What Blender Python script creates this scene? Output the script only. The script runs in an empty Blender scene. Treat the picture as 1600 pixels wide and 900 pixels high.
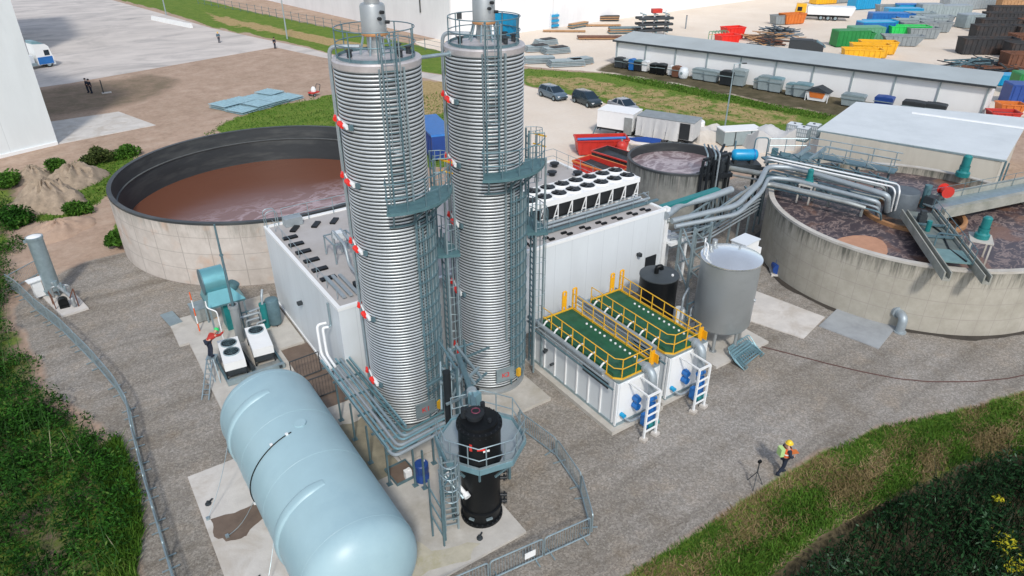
import bpy, bmesh, math, random
import numpy as np
from mathutils import Vector, Matrix
random.seed(7); rng = np.random.default_rng(7)
R = math.radians; PI = math.pi
scene = bpy.context.scene
COL = scene.collection

# ------------------------------------------------------------------ camera
CAM_H, PITCH, YAW, LENS = 21.0, R(29.25), R(34.3), 24.075
cd = bpy.data.cameras.new('camera'); cd.lens = LENS; cd.sensor_width = 36.0
cd.clip_start = 0.5; cd.clip_end = 4000
cam = bpy.data.objects.new('camera', cd); COL.objects.link(cam)
cam.location = (0, 0, CAM_H); cam.rotation_euler = (R(90) - PITCH, 0, -YAW)
scene.camera = cam

# ------------------------------------------------------------------ sky, sun, exposure
SUN_EL = R(44); SUN_AZ = math.atan2(-0.43, -0.90)          # measured from +Y towards +X
world = bpy.data.worlds.new('World'); scene.world = world; world.use_nodes = True
wn = world.node_tree.nodes; wl = world.node_tree.links
sky = wn.new('ShaderNodeTexSky'); sky.sky_type = 'NISHITA'; sky.sun_disc = False
sky.sun_elevation = SUN_EL; sky.sun_rotation = SUN_AZ
sky.air_density = 1.0; sky.dust_density = 1.0; sky.ozone_density = 2.0
bg = wn['Background']; bg.inputs['Strength'].default_value = 0.15
hs = wn.new('ShaderNodeHueSaturation'); hs.inputs['Saturation'].default_value = 0.62; wl.new(sky.outputs[0], hs.inputs['Color']); wl.new(hs.outputs[0], bg.inputs[0])   # thin overcast: a paler sky
sd = bpy.data.lights.new('sun', 'SUN'); sd.energy = 1.95; sd.angle = R(6.0); sd.color = (1.0, 0.95, 0.88)
sun = bpy.data.objects.new('sun', sd); COL.objects.link(sun)
tosun = Vector((math.sin(SUN_AZ) * math.cos(SUN_EL), math.cos(SUN_AZ) * math.cos(SUN_EL), math.sin(SUN_EL)))
sun.rotation_euler = tosun.to_track_quat('Z', 'Y').to_euler(); sun.location = (-20, -40, 60)
vs = scene.view_settings
scene.display_settings.display_device = 'sRGB'
vs.view_transform = 'Standard'; vs.look = 'None'; vs.exposure = 0.34; vs.gamma = 1.0; vs.use_curve_mapping = False

# ------------------------------------------------------------------ surveying: photo pixel -> point at height z in the place
F_ = LENS / 36.0 * 1600
_f = np.array([math.sin(YAW) * math.cos(PITCH), math.cos(YAW) * math.cos(PITCH), -math.sin(PITCH)])
_r = np.array([math.cos(YAW), -math.sin(YAW), 0.0]); _u = np.cross(_r, _f)
def G(px, py, z=0.0):
    d = _f + _r * (px - 800) / F_ - _u * (py - 450) / F_
    t = (z - CAM_H) / d[2]
    return (d[0] * t, d[1] * t)

# ------------------------------------------------------------------ materials
def nd(nt, t, **kw):
    n = nt.nodes.new(t)
    for k, v in kw.items(): setattr(n, k, v)
    return n
def mat(name, c, rough=0.6, metal=0.0, var=0.12, scale=1.5, bump=0.0, bscale=None, spec=0.5, dirt=None, dirt_amt=0.0, dscale=0.6, stretch=None, coat=0.0, ddist=0.0):
    m = bpy.data.materials.new(name); m.use_nodes = True; nt = m.node_tree
    b = nt.nodes['Principled BSDF']; L = nt.links
    b.inputs['Roughness'].default_value = rough; b.inputs['Metallic'].default_value = metal
    b.inputs['Specular IOR Level'].default_value = spec
    if coat: b.inputs['Coat Weight'].default_value = coat; b.inputs['Coat Roughness'].default_value = 0.15
    tc = nd(nt, 'ShaderNodeTexCoord'); src = tc.outputs['Object']
    if stretch:
        mp = nd(nt, 'ShaderNodeMapping'); mp.inputs['Scale'].default_value = stretch; L.new(src, mp.inputs[0]); srcs = mp.outputs[0]
    else: srcs = src
    n = nd(nt, 'ShaderNodeTexNoise'); n.inputs['Scale'].default_value = scale; n.inputs['Detail'].default_value = 6; n.inputs['Roughness'].default_value = 0.65
    L.new(srcs, n.inputs['Vector'])
    mr = nd(nt, 'ShaderNodeMapRange'); mr.inputs[1].default_value = 0.25; mr.inputs[2].default_value = 0.75
    mr.inputs[3].default_value = 1 - var; mr.inputs[4].default_value = 1 + var
    L.new(n.outputs['Fac'], mr.inputs[0])
    mul = nd(nt, 'ShaderNodeVectorMath', operation='SCALE'); mul.inputs[0].default_value = c[:3]; L.new(mr.outputs[0], mul.inputs['Scale'])
    out = mul.outputs[0]
    if dirt:
        n2 = nd(nt, 'ShaderNodeTexNoise'); n2.inputs['Scale'].default_value = dscale; n2.inputs['Detail'].default_value = 8; n2.inputs['Roughness'].default_value = 0.7; n2.inputs['Distortion'].default_value = ddist
        L.new(srcs, n2.inputs['Vector'])
        r2 = nd(nt, 'ShaderNodeMapRange'); r2.inputs[1].default_value = 0.47; r2.inputs[2].default_value = 0.72; r2.inputs[4].default_value = dirt_amt
        L.new(n2.outputs['Fac'], r2.inputs[0])
        mx = nd(nt, 'ShaderNodeMix', data_type='RGBA'); L.new(r2.outputs[0], mx.inputs[0]); L.new(out, mx.inputs[6]); mx.inputs[7].default_value = (*dirt, 1)
        out = mx.outputs[2]
    L.new(out, b.inputs['Base Color'])
    if bump:
        nb = nd(nt, 'ShaderNodeTexNoise'); nb.inputs['Scale'].default_value = bscale or scale * 6; nb.inputs['Detail'].default_value = 4
        L.new(src, nb.inputs['Vector'])
        bp = nd(nt, 'ShaderNodeBump'); bp.inputs['Strength'].default_value = bump; bp.inputs['Distance'].default_value = 0.03
        L.new(nb.outputs['Fac'], bp.inputs['Height']); L.new(bp.outputs[0], b.inputs['Normal'])
    return m
def leafmat(name, c1, c2, c3=None):
    m = bpy.data.materials.new(name); m.use_nodes = True; nt = m.node_tree; L = nt.links
    b = nt.nodes['Principled BSDF']; b.inputs['Roughness'].default_value = 0.75; b.inputs['Specular IOR Level'].default_value = 0.15
    g = nd(nt, 'ShaderNodeNewGeometry'); cr = nd(nt, 'ShaderNodeValToRGB')
    cr.color_ramp.elements[0].color = (*c1, 1); cr.color_ramp.elements[1].color = (*c2, 1)
    if c3:
        e = cr.color_ramp.elements.new(0.9); e.color = (*c2, 1); cr.color_ramp.elements[-1].color = (*c3, 1)
    tc = nd(nt, 'ShaderNodeTexCoord'); n = nd(nt, 'ShaderNodeTexNoise'); n.inputs['Scale'].default_value = 0.45; L.new(tc.outputs['Object'], n.inputs['Vector'])
    ad = nd(nt, 'ShaderNodeMath', operation='MULTIPLY_ADD'); L.new(n.outputs['Fac'], ad.inputs[0]); ad.inputs[1].default_value = 1.6; ad.inputs[2].default_value = -0.8
    ad2 = nd(nt, 'ShaderNodeMath', operation='MULTIPLY_ADD'); L.new(g.outputs['Random Per Island'], ad2.inputs[0]); ad2.inputs[1].default_value = 0.75; L.new(ad.outputs[0], ad2.inputs[2]); 
    ad3 = nd(nt, 'ShaderNodeMath', operation='ADD', use_clamp=True); L.new(ad2.outputs[0], ad3.inputs[0]); ad3.inputs[1].default_value = 0.12
    L.new(ad3.outputs[0], cr.inputs[0]); L.new(cr.outputs[0], b.inputs['Base Color'])
    return m
M = {}
M['galv'] = mat('galvanised_steel', (0.33, 0.42, 0.45), 0.42, 0.55, 0.18, 3, dirt=(0.2, 0.25, 0.27), dirt_amt=0.4)
M['galv_dark'] = mat('weathered_galvanised', (0.13, 0.215, 0.245), 0.5, 0.4, 0.2, 3)
M['teal'] = mat('teal_grating', (0.09, 0.185, 0.205), 0.55, 0.2, 0.2, 4)
M['coil'] = mat('coil_steel', (0.60, 0.635, 0.645), 0.42, 0.55, 0.14, 1.5, stretch=(1, 1, 0.3), spec=0.3)
M['inox'] = mat('stainless_steel', (0.62, 0.65, 0.66), 0.38, 0.75, 0.12, 2, stretch=(1, 1, 0.3))
M['inox_dull'] = mat('dull_stainless', (0.385, 0.41, 0.415), 0.42, 0.5, 0.14, 1.2, dirt=(0.2, 0.21, 0.2), dirt_amt=0.35)
M['pipe'] = mat('clad_pipe', (0.36, 0.41, 0.435), 0.5, 0.4, 0.12, 3, dirt=(0.3, 0.32, 0.32), dirt_amt=0.5)
M['pipe_old'] = mat('weathered_pipe', (0.36, 0.39, 0.38), 0.5, 0.4, 0.2, 2, dirt=(0.16, 0.13, 0.1), dirt_amt=0.5)
M['core'] = mat('coil_gap', (0.04, 0.047, 0.05), 0.7, 0.2)
M['white'] = mat('white_panel', (0.66, 0.70, 0.72), 0.45, 0, 0.04, 0.7, dirt=(0.5, 0.52, 0.52), dirt_amt=0.25, dscale=0.25)
M['white_wall'] = mat('white_sheet_wall', (0.80, 0.80, 0.79), 0.5, 0, 0.03, 0.3, dirt=(0.62, 0.6, 0.57), dirt_amt=0.35, dscale=0.12, stretch=(1, 1, 0.25))
M['roof_grey'] = mat('roof_membrane', (0.43, 0.41, 0.395), 0.7, 0, 0.08, 0.8, dirt=(0.32, 0.28, 0.24), dirt_amt=0.55, dscale=0.35, bump=0.1)
M['roof_pale'] = mat('pale_roof_sheet', (0.60, 0.64, 0.65), 0.5, 0, 0.06, 0.5, dirt=(0.42, 0.46, 0.47), dirt_amt=0.5, dscale=0.2)
M['shed_roof'] = mat('shed_roof_sheet', (0.42, 0.465, 0.465), 0.55, 0.1, 0.1, 0.6, dirt=(0.25, 0.27, 0.26), dirt_amt=0.5, dscale=0.3)
M['cream_wall'] = mat('cream_render', (0.52, 0.49, 0.42), 0.75, 0, 0.08, 0.6, dirt=(0.3, 0.26, 0.2), dirt_amt=0.5, dscale=0.5, stretch=(1, 1, 0.2))
M['conc'] = mat('concrete', (0.50, 0.475, 0.43), 0.85, 0, 0.14, 1.2, bump=0.25, bscale=14, dirt=(0.30, 0.26, 0.19), dirt_amt=0.65, dscale=0.45)
M['conc_pale'] = mat('pale_concrete', (0.58, 0.55, 0.51), 0.85, 0, 0.14, 0.9, bump=0.2, bscale=14, dirt=(0.38, 0.32, 0.25), dirt_amt=0.8, dscale=0.4, ddist=0.8)
M['conc_beam'] = mat('mossy_concrete_beam', (0.33, 0.33, 0.29), 0.85, 0, 0.2, 1.0, bump=0.25, dirt=(0.13, 0.15, 0.11), dirt_amt=0.7, dscale=0.8)
M['liner'] = mat('dark_liner', (0.035, 0.04, 0.043), 0.5, 0, 0.25, 0.6, dirt=(0.10, 0.105, 0.10), dirt_amt=0.8, dscale=0.5, stretch=(0.4, 0.4, 2.5))
M['black'] = mat('black_plastic', (0.005, 0.006, 0.007), 0.42, 0, 0.15, spec=0.3)
M['black_steel'] = mat('black_steel', (0.02, 0.024, 0.028), 0.5, 0.2, 0.2)
M['dark'] = mat('dark_equipment', (0.03, 0.037, 0.042), 0.6, 0, 0.2, 4)
M['bluetank'] = mat('pale_blue_paint', (0.335, 0.485, 0.525), 0.40, 0, 0.05, 0.8, dirt=(0.27, 0.41, 0.465), dirt_amt=0.7, dscale=0.35, bump=0.04, bscale=0.8)
M['blue'] = mat('bright_blue_paint', (0.015, 0.14, 0.42), 0.4, 0, 0.12)
M['cyan'] = mat('cyan_blue_paint', (0.01, 0.30, 0.55), 0.35, 0, 0.1)
M['navy'] = mat('navy_blue_paint', (0.015, 0.06, 0.26), 0.45, 0, 0.15)
M['yellow'] = mat('safety_yellow', (0.72, 0.40, 0.025), 0.45, 0, 0.1)
M['yellow_skip'] = mat('skip_yellow', (0.80, 0.42, 0.01), 0.5, 0, 0.12, dirt=(0.35, 0.2, 0.05), dirt_amt=0.5)
M['orange'] = mat('orange_paint', (0.62, 0.17, 0.03), 0.5, 0, 0.15)
M['red'] = mat('red_paint', (0.55, 0.035, 0.025), 0.45, 0, 0.15, dirt=(0.25, 0.05, 0.03), dirt_amt=0.5)
M['red_bright'] = mat('bright_red', (0.75, 0.03, 0.02), 0.4)
M['green_deck'] = mat('green_deck', (0.007, 0.085, 0.036), 0.6, 0, 0.35, 2.0, dirt=(0.035, 0.12, 0.075), dirt_amt=0.9, dscale=1.4)
M['green'] = mat('green_paint', (0.015, 0.22, 0.05), 0.5, 0, 0.15)
M['green_pale'] = mat('pale_green_paint', (0.12, 0.33, 0.19), 0.55, 0, 0.15)
M['green_lime'] = mat('bright_green_paint', (0.02, 0.55, 0.10), 0.5, 0, 0.12)
M['teal_paint'] = mat('teal_paint', (0.015, 0.19, 0.19), 0.4, 0, 0.15)
M['turq'] = mat('blue_grey_steel', (0.20, 0.345, 0.39), 0.42, 0.35, 0.15, 3)
M['turq_bright'] = mat('turquoise_steel', (0.17, 0.43, 0.47), 0.3, 0.45, 0.1, 2)
M['deck'] = mat('pale_deck_steel', (0.56, 0.53, 0.525), 0.5, 0.4, 0.12, 3, dirt=(0.36, 0.34, 0.34), dirt_amt=0.5)
M['lid'] = mat('bright_lid_steel', (0.80, 0.83, 0.84), 0.22, 0.75, 0.06, 1)
M['rust'] = mat('rusty_steel', (0.16, 0.065, 0.035), 0.8, 0, 0.35, 1.5, dirt=(0.05, 0.03, 0.025), dirt_amt=0.7)
M['rust_dark'] = mat('dark_rust', (0.030, 0.031, 0.034), 0.7, 0, 0.35, 1.2, dirt=(0.13, 0.06, 0.03), dirt_amt=0.6, dscale=0.35)
M['timber'] = mat('timber', (0.42, 0.24, 0.12), 0.8, 0, 0.25, 2)
M['grey_bin'] = mat('grey_bin', (0.30, 0.36, 0.37), 0.5, 0.1, 0.15)
M['grey_skip'] = mat('grey_skip', (0.25, 0.28, 0.29), 0.6, 0.1, 0.2)
M['canvas'] = mat('grey_white_canvas', (0.54, 0.54, 0.53), 0.75, 0, 0.1, 1.5, bump=0.5, bscale=5, dirt=(0.36, 0.36, 0.36), dirt_amt=0.6, stretch=(1, 1, 0.3))
M['glass'] = mat('dark_glass', (0.015, 0.03, 0.045), 0.08, 0, 0.05)
M['tyre'] = mat('tyre_rubber', (0.02, 0.02, 0.02), 0.85)
M['car_blue'] = mat('blue_grey_car_paint', (0.13, 0.19, 0.24), 0.25, 0.4, 0.05, coat=0.5)
M['car_dark'] = mat('dark_car_paint', (0.035, 0.055, 0.065), 0.22, 0.4, 0.05, coat=0.5)
M['car_silver'] = mat('silver_car_paint', (0.46, 0.47, 0.49), 0.25, 0.5, 0.05, coat=0.5)
M['white_paint'] = mat('white_paint', (0.80, 0.81, 0.80), 0.4, 0, 0.04)
M['skin'] = mat('skin', (0.52, 0.30, 0.21), 0.6, 0, 0.05)
M['cloth_dark'] = mat('dark_cloth', (0.015, 0.022, 0.04), 0.85, 0, 0.2, 8)
M['cloth_orange'] = mat('orange_vest', (0.75, 0.13, 0.03), 0.7, 0, 0.1)
M['cloth_red'] = mat('red_cloth', (0.42, 0.03, 0.02), 0.75, 0, 0.1)
M['cloth_lime'] = mat('lime_cloth', (0.45, 0.65, 0.25), 0.7, 0, 0.1)
M['helmet_yellow'] = mat('yellow_helmet', (0.80, 0.55, 0.03), 0.35)
M['helmet_green'] = mat('green_helmet', (0.04, 0.60, 0.16), 0.35)
M['mud'] = mat('brown_mud', (0.16, 0.115, 0.085), 0.55, 0, 0.3, 1.2, bump=0.4, bscale=8)
M['soil_heap'] = mat('soil_heap', (0.33, 0.26, 0.19), 0.95, 0, 0.3, 1.8, bump=0.9, bscale=9, dirt=(0.17, 0.14, 0.10), dirt_amt=0.7, dscale=1.4)
M['sand_heap'] = mat('pink_sand_heap', (0.42, 0.30, 0.22), 0.95, 0, 0.18, 1.5, bump=0.7, bscale=12, dirt=(0.28, 0.19, 0.14), dirt_amt=0.6, dscale=1.0)
M['asphalt'] = mat('worn_asphalt_hazed', (0.56, 0.515, 0.475), 0.9, 0, 0.16, 0.22, bump=0.2, bscale=6, dirt=(0.33, 0.31, 0.295), dirt_amt=0.95, dscale=0.10, stretch=(0.6, 1.0, 1), ddist=2.2)  # worn asphalt, base colour lightened to stand in for distance haze
M['foam_brown'] = None

def panelmat(name, c, line, pitch, axis=0, rough=0.5, width=0.06):
    'sheet cladding or shuttered concrete: thin joints at a fixed pitch along one axis, streaks below'
    m = mat(name, c, rough, 0, 0.05, 0.5, dirt=tuple(x * 0.75 for x in c), dirt_amt=0.4, dscale=0.2, stretch=(1, 1, 0.3))
    nt = m.node_tree; L = nt.links; b = nt.nodes['Principled BSDF']
    old = b.inputs['Base Color'].links[0].from_socket
    tc = nd(nt, 'ShaderNodeTexCoord'); sx = nd(nt, 'ShaderNodeSeparateXYZ'); L.new(tc.outputs['Object'], sx.inputs[0])
    dv = nd(nt, 'ShaderNodeMath', operation='DIVIDE'); L.new(sx.outputs[axis], dv.inputs[0]); dv.inputs[1].default_value = pitch
    fr = nd(nt, 'ShaderNodeMath', operation='FRACT'); L.new(dv.outputs[0], fr.inputs[0])
    lt = nd(nt, 'ShaderNodeMath', operation='LESS_THAN'); L.new(fr.outputs[0], lt.inputs[0]); lt.inputs[1].default_value = width / pitch
    mx = nd(nt, 'ShaderNodeMix', data_type='RGBA'); L.new(lt.outputs[0], mx.inputs[0]); L.new(old, mx.inputs[6]); mx.inputs[7].default_value = (*line, 1)
    L.new(mx.outputs[2], b.inputs['Base Color'])
    return m
def walljoints(m, c, pitch, off, w):
    'thin panel joints on both walls of a clad box'
    nt = m.node_tree; L = nt.links; b = nt.nodes['Principled BSDF']; old = b.inputs['Base Color'].links[0].from_socket
    tc = nd(nt, 'ShaderNodeTexCoord'); sx = nd(nt, 'ShaderNodeSeparateXYZ'); L.new(tc.outputs['Object'], sx.inputs[0]); ms = []
    for ax in (0, 1):
        a = nd(nt, 'ShaderNodeMath', operation='ADD'); L.new(sx.outputs[ax], a.inputs[0]); a.inputs[1].default_value = off
        dv = nd(nt, 'ShaderNodeMath', operation='DIVIDE'); L.new(a.outputs[0], dv.inputs[0]); dv.inputs[1].default_value = pitch
        fr = nd(nt, 'ShaderNodeMath', operation='FRACT'); L.new(dv.outputs[0], fr.inputs[0])
        lt = nd(nt, 'ShaderNodeMath', operation='LESS_THAN'); L.new(fr.outputs[0], lt.inputs[0]); lt.inputs[1].default_value = w / pitch; ms.append(lt.outputs[0])
    mxm = nd(nt, 'ShaderNodeMath', operation='MAXIMUM'); L.new(ms[0], mxm.inputs[0]); L.new(ms[1], mxm.inputs[1])
    mx = nd(nt, 'ShaderNodeMix', data_type='RGBA'); L.new(mxm.outputs[0], mx.inputs[0]); L.new(old, mx.inputs[6]); mx.inputs[7].default_value = (*c, 1); L.new(mx.outputs[2], b.inputs['Base Color']); return m
def tankmat(name, c, stain, zt, moss=(0.10, 0.11, 0.08), joint=(0.3, 0.27, 0.24), pz=1.0, nang=40, streak=0.8, rust=None):
    'cast concrete tank shell: shutter joints round and up, dark streaks running down from the rim'
    m = bpy.data.materials.new(name); m.use_nodes = True; nt = m.node_tree; L = nt.links; b = nt.nodes['Principled BSDF']
    b.inputs['Roughness'].default_value = 0.85
    tc = nd(nt, 'ShaderNodeTexCoord'); sx = nd(nt, 'ShaderNodeSeparateXYZ'); L.new(tc.outputs['Object'], sx.inputs[0])
    at = nd(nt, 'ShaderNodeMath', operation='ARCTAN2'); L.new(sx.outputs[1], at.inputs[0]); L.new(sx.outputs[0], at.inputs[1])
    cv = nd(nt, 'ShaderNodeCombineXYZ'); 
    am = nd(nt, 'ShaderNodeMath', operation='MULTIPLY'); L.new(at.outputs[0], am.inputs[0]); am.inputs[1].default_value = 22
    zm = nd(nt, 'ShaderNodeMath', operation='MULTIPLY'); L.new(sx.outputs[2], zm.inputs[0]); zm.inputs[1].default_value = 0.22
    L.new(am.outputs[0], cv.inputs[0]); L.new(zm.outputs[0], cv.inputs[1])
    n1 = nd(nt, 'ShaderNodeTexNoise'); n1.inputs['Scale'].default_value = 1.6; n1.inputs['Detail'].default_value = 6; n1.inputs['Roughness'].default_value = 0.7; L.new(cv.outputs[0], n1.inputs['Vector'])
    n2 = nd(nt, 'ShaderNodeTexNoise'); n2.inputs['Scale'].default_value = 0.9; n2.inputs['Detail'].default_value = 8; n2.inputs['Roughness'].default_value = 0.7; L.new(tc.outputs['Object'], n2.inputs['Vector'])
    mr2 = nd(nt, 'ShaderNodeMapRange'); mr2.inputs[1].default_value = 0.3; mr2.inputs[2].default_value = 0.7; L.new(n2.outputs['Fac'], mr2.inputs[0])
    mx = nd(nt, 'ShaderNodeMix', data_type='RGBA'); L.new(mr2.outputs[0], mx.inputs[0]); mx.inputs[6].default_value = (*c, 1); mx.inputs[7].default_value = (*stain, 1)
    # streaks: only where noise is high, fading downwards from the rim
    h = nd(nt, 'ShaderNodeMapRange'); h.inputs[1].default_value = zt - 2.0; h.inputs[2].default_value = zt; h.inputs[3].default_value = 0.0; h.inputs[4].default_value = 0.34; L.new(sx.outputs[2], h.inputs[0])
    sm = nd(nt, 'ShaderNodeMath', operation='ADD'); L.new(n1.outputs['Fac'], sm.inputs[0]); L.new(h.outputs[0], sm.inputs[1])
    st = nd(nt, 'ShaderNodeMapRange'); st.inputs[1].default_value = 0.68; st.inputs[2].default_value = 0.92; st.inputs[4].default_value = streak; L.new(sm.outputs[0], st.inputs[0])
    m2 = nd(nt, 'ShaderNodeMix', data_type='RGBA'); L.new(st.outputs[0], m2.inputs[0]); L.new(mx.outputs[2], m2.inputs[6]); m2.inputs[7].default_value = (*moss, 1)
    out = m2.outputs[2]
    if rust:
        n3 = nd(nt, 'ShaderNodeTexNoise'); n3.inputs['Scale'].default_value = 0.7; n3.inputs['Detail'].default_value = 5; L.new(tc.outputs['Object'], n3.inputs['Vector'])
        r3 = nd(nt, 'ShaderNodeMapRange'); r3.inputs[1].default_value = 0.55; r3.inputs[2].default_value = 0.75; r3.inputs[4].default_value = 0.7; L.new(n3.outputs['Fac'], r3.inputs[0])
        m4 = nd(nt, 'ShaderNodeMix', data_type='RGBA'); L.new(r3.outputs[0], m4.inputs[0]); L.new(out, m4.inputs[6]); m4.inputs[7].default_value = (*rust, 1); out = m4.outputs[2]
    # joints
    def joint_mask(sock, div, w):
        dv = nd(nt, 'ShaderNodeMath', operation='DIVIDE'); L.new(sock, dv.inputs[0]); dv.inputs[1].default_value = div
        fr = nd(nt, 'ShaderNodeMath', operation='FRACT'); L.new(dv.outputs[0], fr.inputs[0])
        lt = nd(nt, 'ShaderNodeMath', operation='LESS_THAN'); L.new(fr.outputs[0], lt.inputs[0]); lt.inputs[1].default_value = w
        return lt.outputs[0]
    j = nd(nt, 'ShaderNodeMath', operation='MAXIMUM'); L.new(joint_mask(sx.outputs[2], pz, 0.035), j.inputs[0]); L.new(joint_mask(at.outputs[0], 2 * PI / nang, 0.03), j.inputs[1])
    jm = nd(nt, 'ShaderNodeMath', operation='MULTIPLY'); L.new(j.outputs[0], jm.inputs[0]); jm.inputs[1].default_value = 0.7
    m3 = nd(nt, 'ShaderNodeMix', data_type='RGBA'); L.new(jm.outputs[0], m3.inputs[0]); L.new(out, m3.inputs[6]); m3.inputs[7].default_value = (*joint, 1)
    L.new(m3.outputs[2], b.inputs['Base Color'])
    bp = nd(nt, 'ShaderNodeBump'); bp.inputs['Strength'].default_value = 0.25; bp.inputs['Distance'].default_value = 0.04; L.new(n2.outputs['Fac'], bp.inputs['Height']); L.new(bp.outputs[0], b.inputs['Normal'])
    return m
def sludgemat(name, base, foam, scum, sc, lo, hi, scum_lo=0.62, dist=1.5, rough=0.3, foamdir=None):
    'slurry surface: warped foam filaments and brown scum islands'
    m = bpy.data.materials.new(name); m.use_nodes = True; nt = m.node_tree; L = nt.links; b = nt.nodes['Principled BSDF']
    b.inputs['Roughness'].default_value = rough
    tc = nd(nt, 'ShaderNodeTexCoord'); mp = nd(nt, 'ShaderNodeMapping'); L.new(tc.outputs['Object'], mp.inputs[0]); mp.inputs['Scale'].default_value = (1, 1.7, 1); mp.inputs['Rotation'].default_value = (0, 0, 0.5)
    n0 = nd(nt, 'ShaderNodeTexNoise'); n0.inputs['Scale'].default_value = sc * 0.5; n0.inputs['Detail'].default_value = 3; L.new(mp.outputs[0], n0.inputs['Vector'])
    vm = nd(nt, 'ShaderNodeVectorMath', operation='MULTIPLY_ADD'); L.new(n0.outputs['Color'], vm.inputs[0]); vm.inputs[1].default_value = (dist,) * 3; L.new(mp.outputs[0], vm.inputs[2])
    n1 = nd(nt, 'ShaderNodeTexNoise'); n1.inputs['Scale'].default_value = sc; n1.inputs['Detail'].default_value = 8; n1.inputs['Roughness'].default_value = 0.62; n1.inputs['Distortion'].default_value = 0.6; L.new(vm.outputs[0], n1.inputs['Vector'])
    # ridged noise gives filaments
    a = nd(nt, 'ShaderNodeMath', operation='SUBTRACT'); L.new(n1.outputs['Fac'], a.inputs[0]); a.inputs[1].default_value = 0.5
    ab = nd(nt, 'ShaderNodeMath', operation='ABSOLUTE'); L.new(a.outputs[0], ab.inputs[0])
    fm = nd(nt, 'ShaderNodeMapRange'); fm.inputs[1].default_value = hi; fm.inputs[2].default_value = lo; L.new(ab.outputs[0], fm.inputs[0])
    fac = fm.outputs[0]
    if foamdir is not None:
        dt = nd(nt, 'ShaderNodeVectorMath', operation='DOT_PRODUCT'); wv_ = nd(nt, 'ShaderNodeVectorMath', operation='MULTIPLY_ADD'); L.new(n0.outputs['Color'], wv_.inputs[0]); wv_.inputs[1].default_value = (2.2, 2.2, 0); wo_ = nd(nt, 'ShaderNodeVectorMath', operation='ADD'); L.new(tc.outputs['Object'], wo_.inputs[0]); wo_.inputs[1].default_value = (-1.1, -1.1, 0); L.new(wo_.outputs[0], wv_.inputs[2]); L.new(wv_.outputs[0], dt.inputs[0]); dt.inputs[1].default_value = foamdir
        gm = nd(nt, 'ShaderNodeMapRange'); gm.inputs[1].default_value = -0.75; gm.inputs[2].default_value = 1.3; L.new(dt.outputs['Value'], gm.inputs[0])
        gj = nd(nt, 'ShaderNodeMath', operation='MULTIPLY'); L.new(fac, gj.inputs[0]); L.new(gm.outputs[0], gj.inputs[1]); 
        gk = nd(nt, 'ShaderNodeMath', operation='MULTIPLY_ADD', use_clamp=True); L.new(gm.outputs[0], gk.inputs[0]); gk.inputs[1].default_value = 0.32; L.new(gj.outputs[0], gk.inputs[2]); fac = gk.outputs[0]
    mx = nd(nt, 'ShaderNodeMix', data_type='RGBA'); L.new(fac, mx.inputs[0]); mx.inputs[6].default_value = (*base, 1); mx.inputs[7].default_value = (*foam, 1)
    n2 = nd(nt, 'ShaderNodeTexNoise'); n2.inputs['Scale'].default_value = sc * 0.35; n2.inputs['Detail'].default_value = 5; L.new(tc.outputs['Object'], n2.inputs['Vector'])
    sm = nd(nt, 'ShaderNodeMapRange'); sm.inputs[1].default_value = scum_lo; sm.inputs[2].default_value = scum_lo + 0.05; sm.inputs[4].default_value = 0.8; L.new(n2.outputs['Fac'], sm.inputs[0])
    m2 = nd(nt, 'ShaderNodeMix', data_type='RGBA'); L.new(sm.outputs[0], m2.inputs[0]); L.new(mx.outputs[2], m2.inputs[6]); m2.inputs[7].default_value = (*scum, 1)
    L.new(m2.outputs[2], b.inputs['Base Color'])
    bp = nd(nt, 'ShaderNodeBump'); bp.inputs['Strength'].default_value = 0.3; bp.inputs['Distance'].default_value = 0.05; L.new(n1.outputs['Fac'], bp.inputs['Height']); L.new(bp.outputs[0], b.inputs['Normal'])
    return m

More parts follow.
